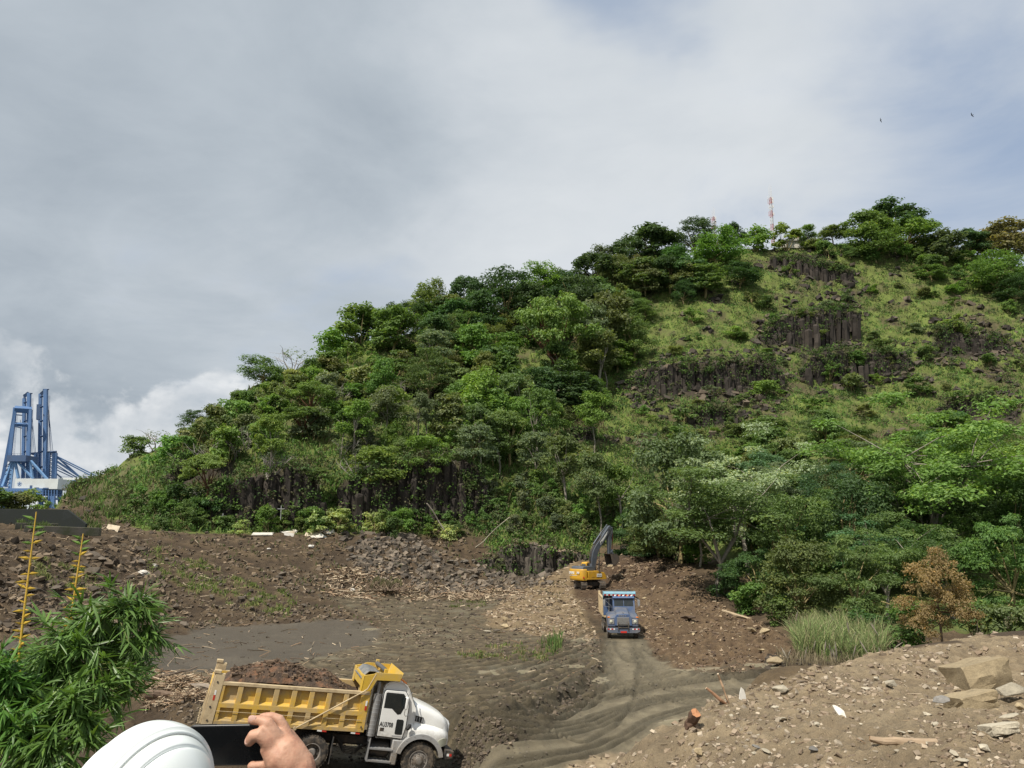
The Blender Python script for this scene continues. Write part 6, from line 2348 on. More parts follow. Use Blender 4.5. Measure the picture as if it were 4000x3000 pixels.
 q.tube([(BX1 - 0.2, -1.05, 3.08), (BX1 - 0.2, 0, 3.14), (BX1 - 0.2, 1.05, 3.08)], 0.08, 8)
 q.tube([(BX1 + 0.3, -1.0, 3.06), (BX1 + 0.35, 0, 3.10), (BX1 + 0.3, 1.0, 3.06)], 0.06, 8)
 q.build('rolled_tarp', M_BLACK, root)
 q = MB()
 for y in (-0.42, 0.42):
  q.box(-7.8, -0.2, y - 0.05, y + 0.05, 0.75, 1.05)
 q.tube([(-0.95, -0.9, 0.55), (-0.95, 0.9, 0.55)], 0.07, 8)
 for x in (-4.6, -5.95):
  q.tube([(x, -0.9, 0.52), (x, 0.9, 0.52)], 0.08, 8)
 q.build('chassis', M_BLACK, root, 0.01)
 return root


build_blue_truck()

M_EXY = paint('excavator_yellow', (0.62, 0.34, 0.025), 0.4, dirt=0.3, dirt_col=(0.30, 0.22, 0.13), scale=1.5)
M_EXD = paint('boom_dark_grey', (0.075, 0.090, 0.115), 0.45, dirt=0.35, dirt_col=(0.17, 0.16, 0.15), scale=1.5)
M_TRACK = paint('track_steel', (0.07, 0.062, 0.055), 0.75, dirt=0.8, dirt_col=(0.16, 0.12, 0.085), scale=4)


def build_excavator():
 p = P(2303, 2300, 92.0)
 root = empty('excavator', tuple(p), label='yellow tracked excavator with dark raised boom on the dirt heap', cat='excavator')
 root.scale = (0.97, 0.97, 0.97)
 # undercarriage, facing roughly the camera
 ua = math.radians(-90 + 9)
 U = Matrix.Rotation(ua, 4, 'Z')
 for s in (-1, 1):
  y = s * 1.12
  q = MB()
  n = 40
  loop = []
  for i in range(n):
   t = i / n
   per = 2 * 3.0 + 2 * math.pi * 0.44
   d = t * per
   if d < 3.0:
    loop.append((-1.5 + d, 0.90, 0.0))
   elif d < 3.0 + math.pi * 0.44:
    a = (d - 3.0) / 0.44
    loop.append((1.5 + 0.44 * math.sin(a), 0.46 + 0.44 * math.cos(a), a))
   elif d < 6.0 + math.pi * 0.44:
    loop.append((1.5 - (d - 3.0 - math.pi * 0.44), 0.02, math.pi))
   else:
    a = (d - 6.0 - math.pi * 0.44) / 0.44
    loop.append((-1.5 - 0.44 * math.sin(a), 0.46 - 0.44 * math.cos(a), math.pi + a))
  tr = MB()
  tr.lathe((1.5, y - 0.2, 0.46), (0, 1, 0), [(0.38, 0), (0.38, 0.4)], 18)
  tr.lathe((-1.5, y - 0.2, 0.46), (0, 1, 0), [(0.38, 0), (0.38, 0.4)], 18)
  tr.box(-1.5, 1.5, y - 0.18, y + 0.18, 0.2, 0.72)
  tr.xf(lambda v: tuple(U @ Vector(v)))
  to = tr.build('track', M_BLACK, root)
  for x, z, a in loop:
   m = U @ Matrix.Translation((x, y, z)) @ Matrix.Rotation(a, 4, 'Y')
   sb = MB()
   sb.box(-0.085, 0.085, -0.36, 0.36, -0.025, 0.02)
   sb.box(-0.05, -0.02, -0.36, 0.36, 0.02, 0.05)
   sb.xf(lambda v: tuple(m @ Vector(v)))
   sb.build('track_shoe', M_TRACK, to)
 q = MB()
 q.box(-0.7, 0.7, -0.95, 0.95, 0.40, 0.85)
 q.lathe((0, 0, 0.85), (0, 0, 1), [(0.62, 0), (0.62, 0.25)], 24)
 q.xf(lambda v: tuple(U @ Vector(v)))
 q.build('car_body', M_BLACK, root, 0.02)
 # house: x forward
 al = math.radians(90 - 55)
 Hm = Matrix.Rotation(al, 4, 'Z')
 X = lambda v: tuple(Hm @ Vector(v))
 house = MB()
 house.box(-1.5, 1.55, -1.33, 1.33, 1.12, 1.35)
 house.box(-1.3, 0.35, -1.33, -0.4, 1.35, 2.12)
 house.box(-1.3, 0.0, 0.4, 1.33, 1.35, 2.12)
 house.box(-1.3, -0.1, -0.4, 0.4, 1.35, 2.12)
 house.prism([(0.35, 1.35), (1.45, 1.35), (1.5, 1.5), (1.2, 1.92), (0.35, 2.0)], -1.33, -0.6)
 house.xf(X)
 ho = house.build('house', M_EXY, root, 0.03)
 cw = MB()
 prof = [(-1.5, -1.34), (-1.9, -1.30), (-2.15, -1.05), (-2.25, -0.5), (-2.27, 0), (-2.25, 0.5), (-2.15, 1.05), (-1.9, 1.30), (-1.5, 1.34)]
 secs = []
 for z, k_ in ((1.05, 0.86), (1.15, 0.96), (1.35, 1.0), (2.15, 1.0), (2.28, 0.985), (2.34, 0.95)):
  secs.append([((x + 1.5) * k_ - 1.5, y * (0.97 if k_ < 0.97 else 1), z) for x, y in prof])
 cw.loft(secs)
 cw.xf(X)
 co = cw.build('counterweight', M_EXY, root, angle=40)
 # lettering on the counterweight and the side
 def on_house(x, y, z, face):
  if face == 'rear':
   return Hm @ Matrix.Translation((x, y, z)) @ Matrix.Rotation(-math.pi / 2, 4, 'Z') @ Matrix.Rotation(math.pi / 2, 4, 'X')
  return Hm @ Matrix.Translation((x, y, z)) @ Matrix.Rotation(math.pi / 2, 4, 'X')
 text_mesh('lettering', 'DEERE', 0.36, M_WTAPE, co, on_house(-2.275, 1.0, 1.80, 'rear'), 0.012, sx=0.95, bold=0.012)
 text_mesh('lettering', '210', 0.34, M_WTAPE, co, on_house(-2.285, -0.42, 1.80, 'rear'), 0.03, sx=0.85, bold=0.010)
 q = MB()
 q.box(-2.285, -2.262, -0.45, 0.9, 1.60, 1.64)
 q.xf(X)
 q.build('stripe', M_WTAPE, co)
 q = MB()
 q.lathe((-1.95, -1.27, 1.40), (-0.6, -0.8, 0), [(0.10, 0), (0.10, 0.03)], 14)
 q.xf(X)
 q.build('stop_decal', M_RED, co)
 hood = MB()
 hood.prism([(-1.95, 2.12), (-1.85, 2.55), (-1.7, 2.66), (-0.4, 2.66), (-0.15, 2.5), (-0.1, 2.12)], -1.05, 1.05)
 hood.xf(X)
 eo = hood.build('engine_hood', M_EXD, root, 0.05)
 for i in range(6):
  q = MB()
  q.box(-1.6 + i * 0.22, -1.5 + i * 0.22, -0.8, 0.8, 2.66, 2.69)
  q.xf(X)
  q.build('hood_louvre', M_BLACK, eo)
 q = MB()
 q.box(-0.72, -0.28, -1.345, -1.33, 1.40, 2.05)
 q.box(-0.1, 0.3, -1.345, -1.33, 1.40, 2.05)
 q.xf(X)
 q.build('access_door', M_EXY, ho, 0.005)
 q = MB()
 q.box(0.02, 0.78, -1.36, -1.346, 1.42, 1.80)
 q.xf(X)
 do = q.build('maker_plate', M_WTAPE, ho)
 q = MB()
 q.box(0.08, 0.70, -1.368, -1.36, 1.55, 1.62)
 q.xf(X)
 q.build('plate_print', M_GREYP, do)
 text_mesh('lettering', '210G', 0.20, M_INK, ho, on_house(0.25, -1.347, 1.86, 'side'), 0.01, sx=0.95, bold=0.006)
 q = MB()
 q.tube([(0.9, -1.25, 2.0), (0.9, -1.25, 3.0), (0.5, -1.25, 3.0)], 0.02, 6)
 q.tube([(-0.2, -1.25, 2.5), (0.5, -1.25, 2.5), (0.9, -1.25, 2.4)], 0.02, 6)
 q.xf(X)
 q.build('handrail', M_BLACK, root)
 q = MB()
 q.tube([(-0.6, -0.6, 2.64), (-0.6, -0.6, 3.1)], 0.05, 8)
 q.xf(X)
 q.build('exhaust_pipe', M_BLACK, root)
 # cab on the left side
 cab = MB()
 cab.prism([(-0.1, 1.35), (-0.1, 2.95), (0.05, 3.08), (1.25, 3.08), (1.5, 2.6), (1.55, 1.9), (1.4, 1.35)], 0.42, 1.34)
 cab.xf(X)
 cbo = cab.build('cab', M_EXY, root, 0.04)
 for y0_, y1_ in ((0.405, 0.42), (1.34, 1.355)):
  q = MB()
  q.prism([(0.05, 2.0), (0.05, 2.9), (1.2, 2.92), (1.4, 2.5), (1.44, 1.95)], y0_, y1_)
  q.xf(X)
  q.build('window', M_GLASS, cbo)
 q = MB()
 q.box(-0.115, -0.1, 0.52, 1.24, 2.15, 2.86)
 q.xf(X)
 q.build('rear_window', glass_mat('sky_glass', (0.10, 0.12, 0.13), 0.1), cbo)
 # boom in the plane y = 0 ; s forward, z up
 B = [(0.18, 1.9), (0.20, 2.6), (0.28, 3.5), (0.50, 4.35), (0.92, 4.98), (1.8, 5.9), (3.05, 7.28), (3.35, 7.42), (3.52, 7.2), (3.42, 6.95), (2.9, 6.25), (2.2, 5.35),
   (1.62, 4.72), (1.30, 4.25), (1.10, 3.6), (0.88, 2.6), (0.72, 1.9)]
 q = MB()
 q.prism(B, -0.22, 0.22)
 q.xf(X)
 bo = q.build('boom', M_EXD, root, 0.03)
 for s in (-1, 1):
  ya, yb = (-0.235, -0.222) if s < 0 else (0.222, 0.235)
  q = MB()
  q.prism([(1.70, 5.10), (2.72, 6.32), (2.86, 6.72), (1.62, 5.42)], ya, yb)
  q.xf(X)
  db = q.build('boom_decal', M_WTAPE, bo)
  q = MB()
  q.prism([(1.70, 5.20), (1.95, 5.48), (1.95, 5.62), (1.68, 5.36)], (-0.242 if s < 0 else 0.235), (-0.235 if s < 0 else 0.242))
  q.xf(X)
  q.build('decal_print', M_INK, db)
  q = MB()
  ys = s * 0.40
  q.tube([(1.15, ys, 1.7), (1.22, ys, 3.1)], 0.10, 12)
  q.tube([(1.22, ys, 3.1), (1.30, ys, 4.6)], 0.055, 10)
  q.xf(X)
  q.build('lift_cylinder', M_BLACK, root)
 q = MB()
 q.tube([(0.75, 0, 5.2), (2.0, 0, 6.55)], 0.10, 12)
 q.tube([(2.0, 0, 6.55), (3.0, 0, 7.55)], 0.055, 10)
 q.xf(X)
 q.build('stick_cylinder', M_EXD, root)
 hoses = MB()
 for k_ in range(4):
  y = -0.15 + 0.1 * k_
  hoses.tube([(0.35, y, 2.4), (0.12, y, 3.4), (0.36, y, 4.4), (0.85, y, 5.15), (1.9, y, 6.15)], 0.03, 6)
 hoses.tube([(3.0, -0.26, 7.0), (3.35, -0.30, 6.8), (3.2, -0.28, 6.3), (3.55, -0.26, 5.9)], 0.03, 6)
 hoses.xf(X)
 hoses.build('hydraulic_hose', M_BLACK, root)
 q = MB()
 q.prism([(3.10, 7.05), (3.75, 7.25), (3.80, 6.9), (3.62, 5.6), (3.30, 3.95), (3.05, 3.95), (2.98, 5.6), (3.0, 6.4)], -0.17, 0.17)
 q.xf(X)
 so_ = q.build('stick', M_EXD, root, 0.03)
 q = MB()
 q.tube([(3.82, 0, 6.9), (3.86, 0, 5.6)], 0.085, 10)
 q.tube([(3.86, 0, 5.6), (3.72, 0, 4.5)], 0.045, 8)
 q.xf(X)
 q.build('bucket_cylinder', paint('rusty_red', (0.25, 0.06, 0.03), 0.5, dirt=0.4), so_)
 q = MB()
 q.prism([(3.30, 4.2), (3.74, 4.55), (3.66, 4.35), (3.86, 3.98), (3.76, 3.9)], -0.2, 0.2)
 q.xf(X)
 q.build('bucket_link', M_EXD, so_, 0.01)
 bk = MB()
 outer = [(2.90, 4.05), (3.95, 4.02), (4.28, 3.72), (4.34, 3.35), (4.15, 2.98), (3.75, 2.72), (3.25, 2.62)]
 inner = [(3.0, 3.95), (3.9, 3.93), (4.20, 3.68), (4.25, 3.37), (4.08, 3.05), (3.72, 2.80), (3.27, 2.70)]
 n = len(outer)
 for i in range(n - 1):
  a0, a1, c0, c1 = outer[i], outer[i + 1], inner[i], inner[i + 1]
  bk.prism([a0, a1, c1, c0], -0.62, 0.62)
 for y in (-0.62, 0.59):
  bk.prism(outer, y, y + 0.03)
 bk.xf(X)
 bo_ = bk.build('bucket', paint('bucket_worn', (0.10, 0.085, 0.075), 0.6, dirt=0.6), root, 0.008)
 for k_ in range(6):
  q = MB()
  y = -0.55 + k_ * 0.22
  q.prism([(3.28, 2.74), (3.28, 2.60), (2.95, 2.50)], y - 0.05, y + 0.05)
  q.xf(X)
  q.build('tooth', M_TAN, bo_)


build_excavator()
# ------------------------------------------------------------------ rocks
def rock_meshes(n, seed, flat=0.8, npts=15):
 out = []
 for s in range(n):
  r = np.random.default_rng(seed + s)
  d = r.normal(size=(npts, 3))
  d /= np.linalg.norm(d, axis=1, keepdims=True)
  pts = d * r.uniform(0.75, 1.0, (npts, 1)) * np.array((1.0, r.uniform(0.65, 0.95), flat * r.uniform(0.6, 1.0))) * 0.5
  bm = bmesh.new()
  vs = [bm.verts.new(p) for p in pts]
  res = bmesh.ops.convex_hull(bm, input=vs)
  for v in [v for v in bm.verts if not v.link_faces]:
   bm.verts.remove(v)
  bmesh.ops.bevel(bm, geom=list(bm.edges), offset=0.022, segments=1, affect='EDGES')
  bmesh.ops.recalc_face_normals(bm, faces=bm.faces)
  me = bpy.data.meshes.new('rock')
  bm.to_mesh(me)
  bm.free()
  me.polygons.foreach_set('use_smooth', np.zeros(len(me.polygons), bool))
  me.materials.append(M_STONE)
  out.append(me)
 return out


def stone_mat():
 m, t, b = new_mat('stone')
 oi = t.node('ShaderNodeObjectInfo')
 geo = t.node('ShaderNodeNewGeometry')
 n = t.noise(geo.outputs['Position'], 5.0, 7, 0.68)
 n2 = t.noise(geo.outputs['Position'], 28.0, 5, 0.65)
 sc = t.node('ShaderNodeVectorMath', operation='SCALE')
 t.l.new(oi.outputs['Color'], sc.inputs[0])
 t.l.new(t.math('ADD', t.math('MULTIPLY', n, 1.0), t.math('MULTIPLY', n2, 0.5), 0.0), sc.inputs['Scale'])
 c = t.mix(t.rng(n, 0.55, 0.75, 0.0, 0.5), sc.outputs[0], (0.17, 0.125, 0.085))
 t.l.new(c, b.inputs['Base Color'])
 b.inputs['Roughness'].default_value = 0.9
 bn = t.node('ShaderNodeBump')
 bn.inputs['Strength'].default_value = 0.6
 bn.inputs['Distance'].default_value = 0.06
 t.l.new(t.math('ADD', n, t.math('MULTIPLY', n2, 0.4)), bn.inputs['Height'])
 t.l.new(bn.outputs[0], b.inputs['Normal'])
 return m


M_STONE = stone_mat()
ROCKS = rock_meshes(12, 40)
SLABS = rock_meshes(5, 80, 0.45, 13)


def put_rock(p, w, h, label, group, colr, r, name='rock', meshes=None, sink=0.25, rot=None):
 me = (meshes or ROCKS)[int(r.integers(len(meshes or ROCKS)))]
 o = link(name, me, None, (p[0], p[1], p[2] + h * (0.5 - sink)), rot or (r.normal(0, 0.25), r.normal(0, 0.25), r.uniform(0, 6.28)), (w, w * r.uniform(0.7, 1.0), h))
 tag(o, label, 'rock', group)
 k_ = r.uniform(0.8, 1.25)
 o.color = (colr[0] * k_, colr[1] * k_, colr[2] * k_, 1)
 return o




def block_meshes(n, seed):
 out = []
 for s in range(n):
  r = np.random.default_rng(seed + s)
  pts = []
  for sx in (-1, 1):
   for sy in (-1, 1):
    for sz in (-1, 1):
     c = np.array((sx, sy, sz)) * 0.5 * r.uniform(0.82, 1.0, 3)
     pts += [c * (0.86, 1, 1), c * (1, 0.86, 1), c * (1, 1, 0.80)]
  bm = bmesh.new()
  vs = [bm.verts.new(p) for p in pts]
  bmesh.ops.convex_hull(bm, input=vs)
  for v in [v for v in bm.verts if not v.link_faces]:
   bm.verts.remove(v)
  bmesh.ops.triangulate(bm, faces=bm.faces)
  bmesh.ops.subdivide_edges(bm, edges=[e for e in bm.edges if e.calc_length() > 0.25], cuts=3, use_grid_fill=True)
  for v in bm.verts:
   k_ = float(fbm(np.array([v.co.x * 4 + s]), np.array([v.co.y * 4 + v.co.z * 3.3]), 3, 0.6)[0])
   k2 = float(fbm(np.array([v.co.x * 1.3 + s * 3]), np.array([v.co.y * 1.3 + v.co.z * 1.1]), 2, 0.6)[0])
   v.co += v.co.normalized() * (k_ * 0.10 + k2 * 0.14)
  bmesh.ops.recalc_face_normals(bm, faces=bm.faces)
  me = bpy.data.meshes.new('rock')
  bm.to_mesh(me)
  bm.free()
  me.polygons.foreach_set('use_smooth', np.ones(len(me.polygons), bool))
  me.set_sharp_from_angle(angle=math.radians(16))
  me.materials.append(M_STONE)
  out.append(me)
 return out


BLOCKS = block_meshes(5, 300)
BAS = (0.15, 0.122, 0.092)
BASD = (0.085, 0.072, 0.058)
TANR = (0.42, 0.33, 0.20)
PALE = (0.52, 0.46, 0.35)
GREYR = (0.24, 0.225, 0.205)


def hand_rocks():
 r = np.random.default_rng(55)
 # px centre, top, base, width px, colour, label, meshes
 L = [
  (3817, 2575, 2690, 198, TANR, 'largest pale tan block tilted on the crest of the near dirt heap', BLOCKS, 0.10),
  (3680, 2690, 2772, 78, GREYR, 'grey pointed stone standing left of the long tan block on the near heap', ROCKS, 0.12),
  (3790, 2696, 2766, 155, TANR, 'long tan block lying just below the largest tilted block', BLOCKS, 0.15),
  (3955, 2630, 2740, 130, PALE, 'rough pale lump at the right edge below the largest block', ROCKS, 0.15),
  (3990, 2725, 2785, 60, TANR, 'orange tan stone cut by the right edge of the near heap', ROCKS, 0.2),
  (3484, 2640, 2690, 72, PALE, 'rounded pale stone on the middle of the near heap crest', ROCKS, 0.15),
  (3902, 2836, 2874, 118, PALE, 'flat pale slab at the lower right of the near heap', BLOCKS, 0.2),
  (3048, 2668, 2716, 72, PALE, 'pale stone at the left end of the near heap crest', ROCKS, 0.2),
  (3640, 2886, 2912, 66, PALE, 'small flat pale stone beside the rotten log', SLABS, 0.2),
  (2733, 2922, 2984, 50, TANR, 'brown block low on the left of the near heap', ROCKS, 0.15),
  (3945, 2768, 2806, 95, PALE, 'flat pale stone above the lower right slab', SLABS, 0.2),
  (3384, 2672, 2700, 60, PALE, 'flat sandy stone left of the rounded pale stone', SLABS, 0.2),
  (3520, 2846, 2870, 48, PALE, 'small pale cobble in the middle of the near heap face', ROCKS, 0.2),
  (3180, 2930, 2968, 55, GREYR, 'grey cobble near the bottom of the near heap', ROCKS, 0.2),
  (2955, 2900, 2935, 44, GREYR, 'bluish grey cobble on the lower left of the near heap', ROCKS, 0.2),
  (3760, 2944, 2990, 80, PALE, 'pale rough stone near the bottom right of the near heap', ROCKS, 0.2),
  (3850, 2905, 2950, 70, PALE, 'sandy stone under the flat pale slab', ROCKS, 0.2),
  (3660, 2820, 2846, 46, PALE, 'small white stone right of centre on the near heap', ROCKS, 0.2),
  (2985, 2440, 2482, 62, TANR, 'right one of two tan boulders in front of the tall grass', ROCKS, 0.15),
  (2940, 2443, 2476, 50, TANR, 'left one of two tan boulders in front of the tall grass', ROCKS, 0.15),
  (2976, 2524, 2546, 40, TANR, 'tan stone between the two boulders and the wide slab at the grass', ROCKS, 0.15),
  (3030, 2562, 2604, 100, TANR, 'wide tan slab at the foot of the tall grass', ROCKS, 0.15),
  (1972, 2402, 2430, 32, TANR, 'upper of two stacked tan boulders on the flat before the tan heap', ROCKS, 0.1),
  (1974, 2424, 2456, 52, TANR, 'lower of two stacked tan boulders on the flat before the tan heap', ROCKS, 0.15),
  (1903, 2456, 2474, 36, PALE, 'small white stone left of the two stacked tan boulders', ROCKS, 0.15),
  (1940, 2452, 2472, 38, BAS, 'dark stone between the white stone and the stacked boulders', ROCKS, 0.15),
  (2690, 2390, 2425, 70, (0.17, 0.12, 0.085), 'brown slab block lying on the right dirt heap', ROCKS, 0.15),
  (720, 2415, 2452, 44, BAS, 'dark cube shaped rock at the edge of the grey mud', ROCKS, 0.1),
  (940, 2318, 2348, 36, BAS, 'upper dark angular rock in the weedy cluster above the mud', ROCKS, 0.1),
  (985, 2325, 2356, 34, BAS, 'tan sided rock right of the upper one in the weedy cluster', ROCKS, 0.1),
  (90, 2330, 2420, 110, BASD, 'big black boulder by the left bamboo shoot', ROCKS, 0.15),
  (40, 2480, 2560, 100, BASD, 'rounded dark boulder at the left edge above the bamboo', ROCKS, 0.15),
  (120, 2270, 2320, 90, BASD, 'black block above the big black boulder at left', ROCKS, 0.15),
  (325, 1920, 1970, 40, BASD, 'tall dark rock on the bank right of the cranes', ROCKS, 0.1),
  (385, 1965, 1990, 42, BASD, 'black rock jutting from the soil bank right of the wall', ROCKS, 0.1),
  (345, 1985, 2005, 30, BASD, 'small black rock beside the jutting one right of the wall', ROCKS, 0.1),
  (790, 2360, 2470, 0, BAS, '', None, 0),
 ]
 for px, top, base, w, colr, lab, ms, sink in L:
  if not lab:
   continue
  p = hit(px, base, 5, 140)
  if p is None:
   continue
  dep = p[1] * _c + (p[2] - CAM_H) * _s
  sc = dep / FPX
  put_rock(p, w * sc * 1.05, max((base - top) * sc * 0.95, w * sc * (0.5 if ms is ROCKS else 0.34 if ms is BLOCKS else 0.22)), lab, 'boulders picked out on the site', colr, r, meshes=ms, sink=sink, rot=(-0.12, -0.20, 0.10) if 'largest' in lab else (r.normal(0, 0.12), r.normal(0, 0.12), r.uniform(-0.3, 0.3)))


hand_rocks()

FILLROCK = [
 ('dark angular rock strewn on the left rubble slope', 'dark rocks on the left rubble slope', [(-20, 2180), (560, 2160), (640, 2330), (560, 2520), (250, 2600), (-20, 2600)], 66, (18, 84), BAS, 0.8),
 ('brown grey rock strewn on the rubble slope above the grey mud', 'rocks on the rubble slope above the mud', [(600, 2170), (1350, 2150), (1500, 2290), (1250, 2400), (900, 2420), (650, 2440)], 62, (14, 50), BAS, 0.75),
 ('dark rock in the loose block heap at the upper end of the rubble slope', 'blocks at the upper end of the rubble slope', [(1330, 2080), (1560, 2090), (1660, 2200), (1560, 2280), (1380, 2210)], 28, (14, 40), BASD, 0.85),
 ('grey block in the scree below the basalt outcrop left of the excavator', 'grey blocks below the basalt outcrop', [(1640, 2220), (1800, 2195), (1960, 2210), (2120, 2250), (2140, 2290), (1960, 2300), (1700, 2300)], 60, (14, 44), (0.16, 0.138, 0.112), 0.8),
 ('tan stone lying on the right hand dirt heap', 'tan stones on the right hand heap', [(2420, 2240), (2640, 2230), (2800, 2380), (3040, 2520), (2880, 2600), (2560, 2520)], 34, (9, 30), TANR, 0.6),
 ('pale stone on the tan heap left of the blue truck', 'pale stones on the tan heap', [(1990, 2400), (2120, 2300), (2200, 2270), (2290, 2400), (2260, 2480)], 20, (8, 24), TANR, 0.6),
 ('small pale stone half buried in the near dirt heap', 'small stones in the near heap', [(2450, 2960), (2800, 2790), (3200, 2680), (3600, 2620), (4000, 2600), (4000, 2990), (2400, 2990)], 30, (16, 58), PALE, 0.7),
]


def fill_rocks():
 for fi, (lab, grp, poly, n, (w0, w1), colr, ratio) in enumerate(FILLROCK):
  r = np.random.default_rng(9100 + fi)
  xs, ys = [p[0] for p in poly], [p[1] for p in poly]
  made = []
  k_ = 0
  while k_ < n:
   px, py = r.uniform(min(xs), max(xs)), r.uniform(min(ys), max(ys))
   if not in_poly(np.array([px]), np.array([py]), poly)[0]:
    continue
   k_ += 1
   p = hit(px, py, 6, 130)
   if p is None:
    continue
   sc = (p[1] * _c + (p[2] - CAM_H) * _s) / FPX
   w = (w0 + (w1 - w0) * r.random() ** 2.2) * sc
   o = put_rock(p, w, w * ratio * r.uniform(0.7, 1.1), lab, grp, colr, r, sink=0.22)
   made.append((px, py, w / sc, o))
  # say which is which: band, size, count from the left
  made.sort(key=lambda g: g[1])
  cells = {}
  for i, g in enumerate(made):
   band = ('upper', 'middle', 'lower')[min(2, i * 3 // len(made))]
   size = 'small' if g[2] < w0 + 0.12 * (w1 - w0) else 'medium' if g[2] < w0 + 0.45 * (w1 - w0) else 'large'
   cells.setdefault((band, size), []).append(g)
  for (band, size), lst in cells.items():
   lst.sort(key=lambda g: g[0])
   for i, g in enumerate(lst):
    g[3]['label'] = f'{nth(i)} {size} {SHORT[fi][0]} from the left, {band} {SHORT[fi][1]}' if len(lst) > 1 else f'only {size} {SHORT[fi][0]} on the {band} {SHORT[fi][1]}'


SHORT = [('dark rock', 'left rubble slope'), ('brown rock', 'rubble slope above the mud'), ('dark block', 'end of the block heap'), ('grey block', 'scree below the outcrop'),
   ('tan stone', 'right dirt heap'), ('pale stone', 'tan heap'), ('pale stone', 'near heap')]
fill_rocks()

# ------------------------------------------------------------------ small debris nobody could count
M_CHIP = attr_mat('chip', rough=0.9, grain=14.0, amount=0.3, bump=0.25)
_OCT = np.array([(1, 0, 0), (-1, 0, 0), (0, 1, 0), (0, -1, 0), (0, 0, 1), (0, 0, -1)], float)
_OF = np.array([(0, 2, 4), (2, 1, 4), (1, 3, 4), (3, 0, 4), (2, 0, 5), (1, 2, 5), (3, 1, 5), (0, 3, 5)])


def rot_rand(n, r, flat=0.5):
 """random rotation matrices"""
 a, b, c = r.uniform(0, 6.283, n), r.normal(0, flat, n), r.normal(0, flat, n)
 ca, sa, cb, sb, cc, sc = np.cos(a), np.sin(a), np.cos(b), np.sin(b), np.cos(c), np.sin(c)
 z, o = np.zeros(n), np.ones(n)
 Rz = np.stack([ca, -sa, z, sa, ca, z, z, z, o], -1).reshape(n, 3, 3)
 Ry = np.stack([cb, z, sb, z, o, z, -sb, z, cb], -1).reshape(n, 3, 3)
 Rx = np.stack([o, z, z, z, cc, -sc, z, sc, cc], -1).reshape(n, 3, 3)
 return Rz @ Ry @ Rx


_CUB = np.array([(x, y, z) for z in (-0.62, 0.62) for y in (-0.75, 0.75) for x in (-0.8, 0.8)])
_CF = np.array([(0, 2, 3, 1), (4, 5, 7, 6), (0, 1, 5, 4), (1, 3, 7, 5), (3, 2, 6, 7), (2, 0, 4, 6)])


def chips(C, size, r, dims, cols):
 """the larger ones are broken blocks, the smaller ones grains: list of (V, F, colour)"""
 out = []
 big = size > np.quantile(size, 0.55)
 for sel, base, faces, jit in ((big, _CUB, _CF, 0.17), (~big, _OCT * (1, 1, 0.75), _OF, 0.14)):
  n = int(sel.sum())
  v = base[None] + r.normal(0, jit, (n,) + base.shape)
  v = v * (size[sel][:, None, None] * np.asarray(dims)[None, None] * r.uniform(0.7, 1.3, (n, 1, 3)))
  v = np.einsum('nij,nkj->nki', rot_rand(n, r, 0.35), v) + C[sel][:, None]
  v[:, :, 2] += size[sel][:, None] * 0.12
  F = (faces[None] + len(base) * np.arange(n)[:, None, None]).reshape(-1, faces.shape[1])
  c = cols[r.integers(len(cols), size=n)] * r.uniform(0.65, 1.35, (n, 1))
  out.append((v.reshape(-1, 3), F, np.repeat(c, len(faces), 0)))
 return out


def sticks(C, ln, rad, r, cols, flat=0.25):
 n = len(C)
 R = rot_rand(n, r, flat)
 bend = r.normal(0, 0.08, n)
 base = []
 for t, off in ((-0.5, 0), (0.0, 1), (0.5, 0)):
  for j in range(3):
   th = 2.094 * j
   base.append((np.full(n, t) * ln, np.full(n, math.cos(th)) * rad + off * bend * ln, np.full(n, math.sin(th)) * rad))
 v = np.stack([np.stack(b, -1) for b in base], 1)
 v = np.einsum('nij,nkj->nki', R, v) + C[:, None]
 v[:, :, 2] += (rad * 1.2 + 0.02)[:, None]
 q = []
 for s in (0, 3):
  for j in range(3):
   q.append((s + j, s + (j + 1) % 3, s + 3 + (j + 1) % 3, s + 3 + j))
 F = (np.array(q)[None] + 9 * np.arange(n)[:, None, None]).reshape(-1, 4)
 c = cols[r.integers(len(cols), size=n)] * r.uniform(0.7, 1.3, (n, 1))
 return v.reshape(-1, 3), F, np.repeat(c, 6, 0)


def px_zone(poly, dmin, dmax):
 return in_poly(TPX, TPY, poly) & (TY > dmin) & (TY < dmax)


def px_size(C):
 return (C[:, 1] * _c + (C[:, 2] - CAM_H) * _s) / FPX


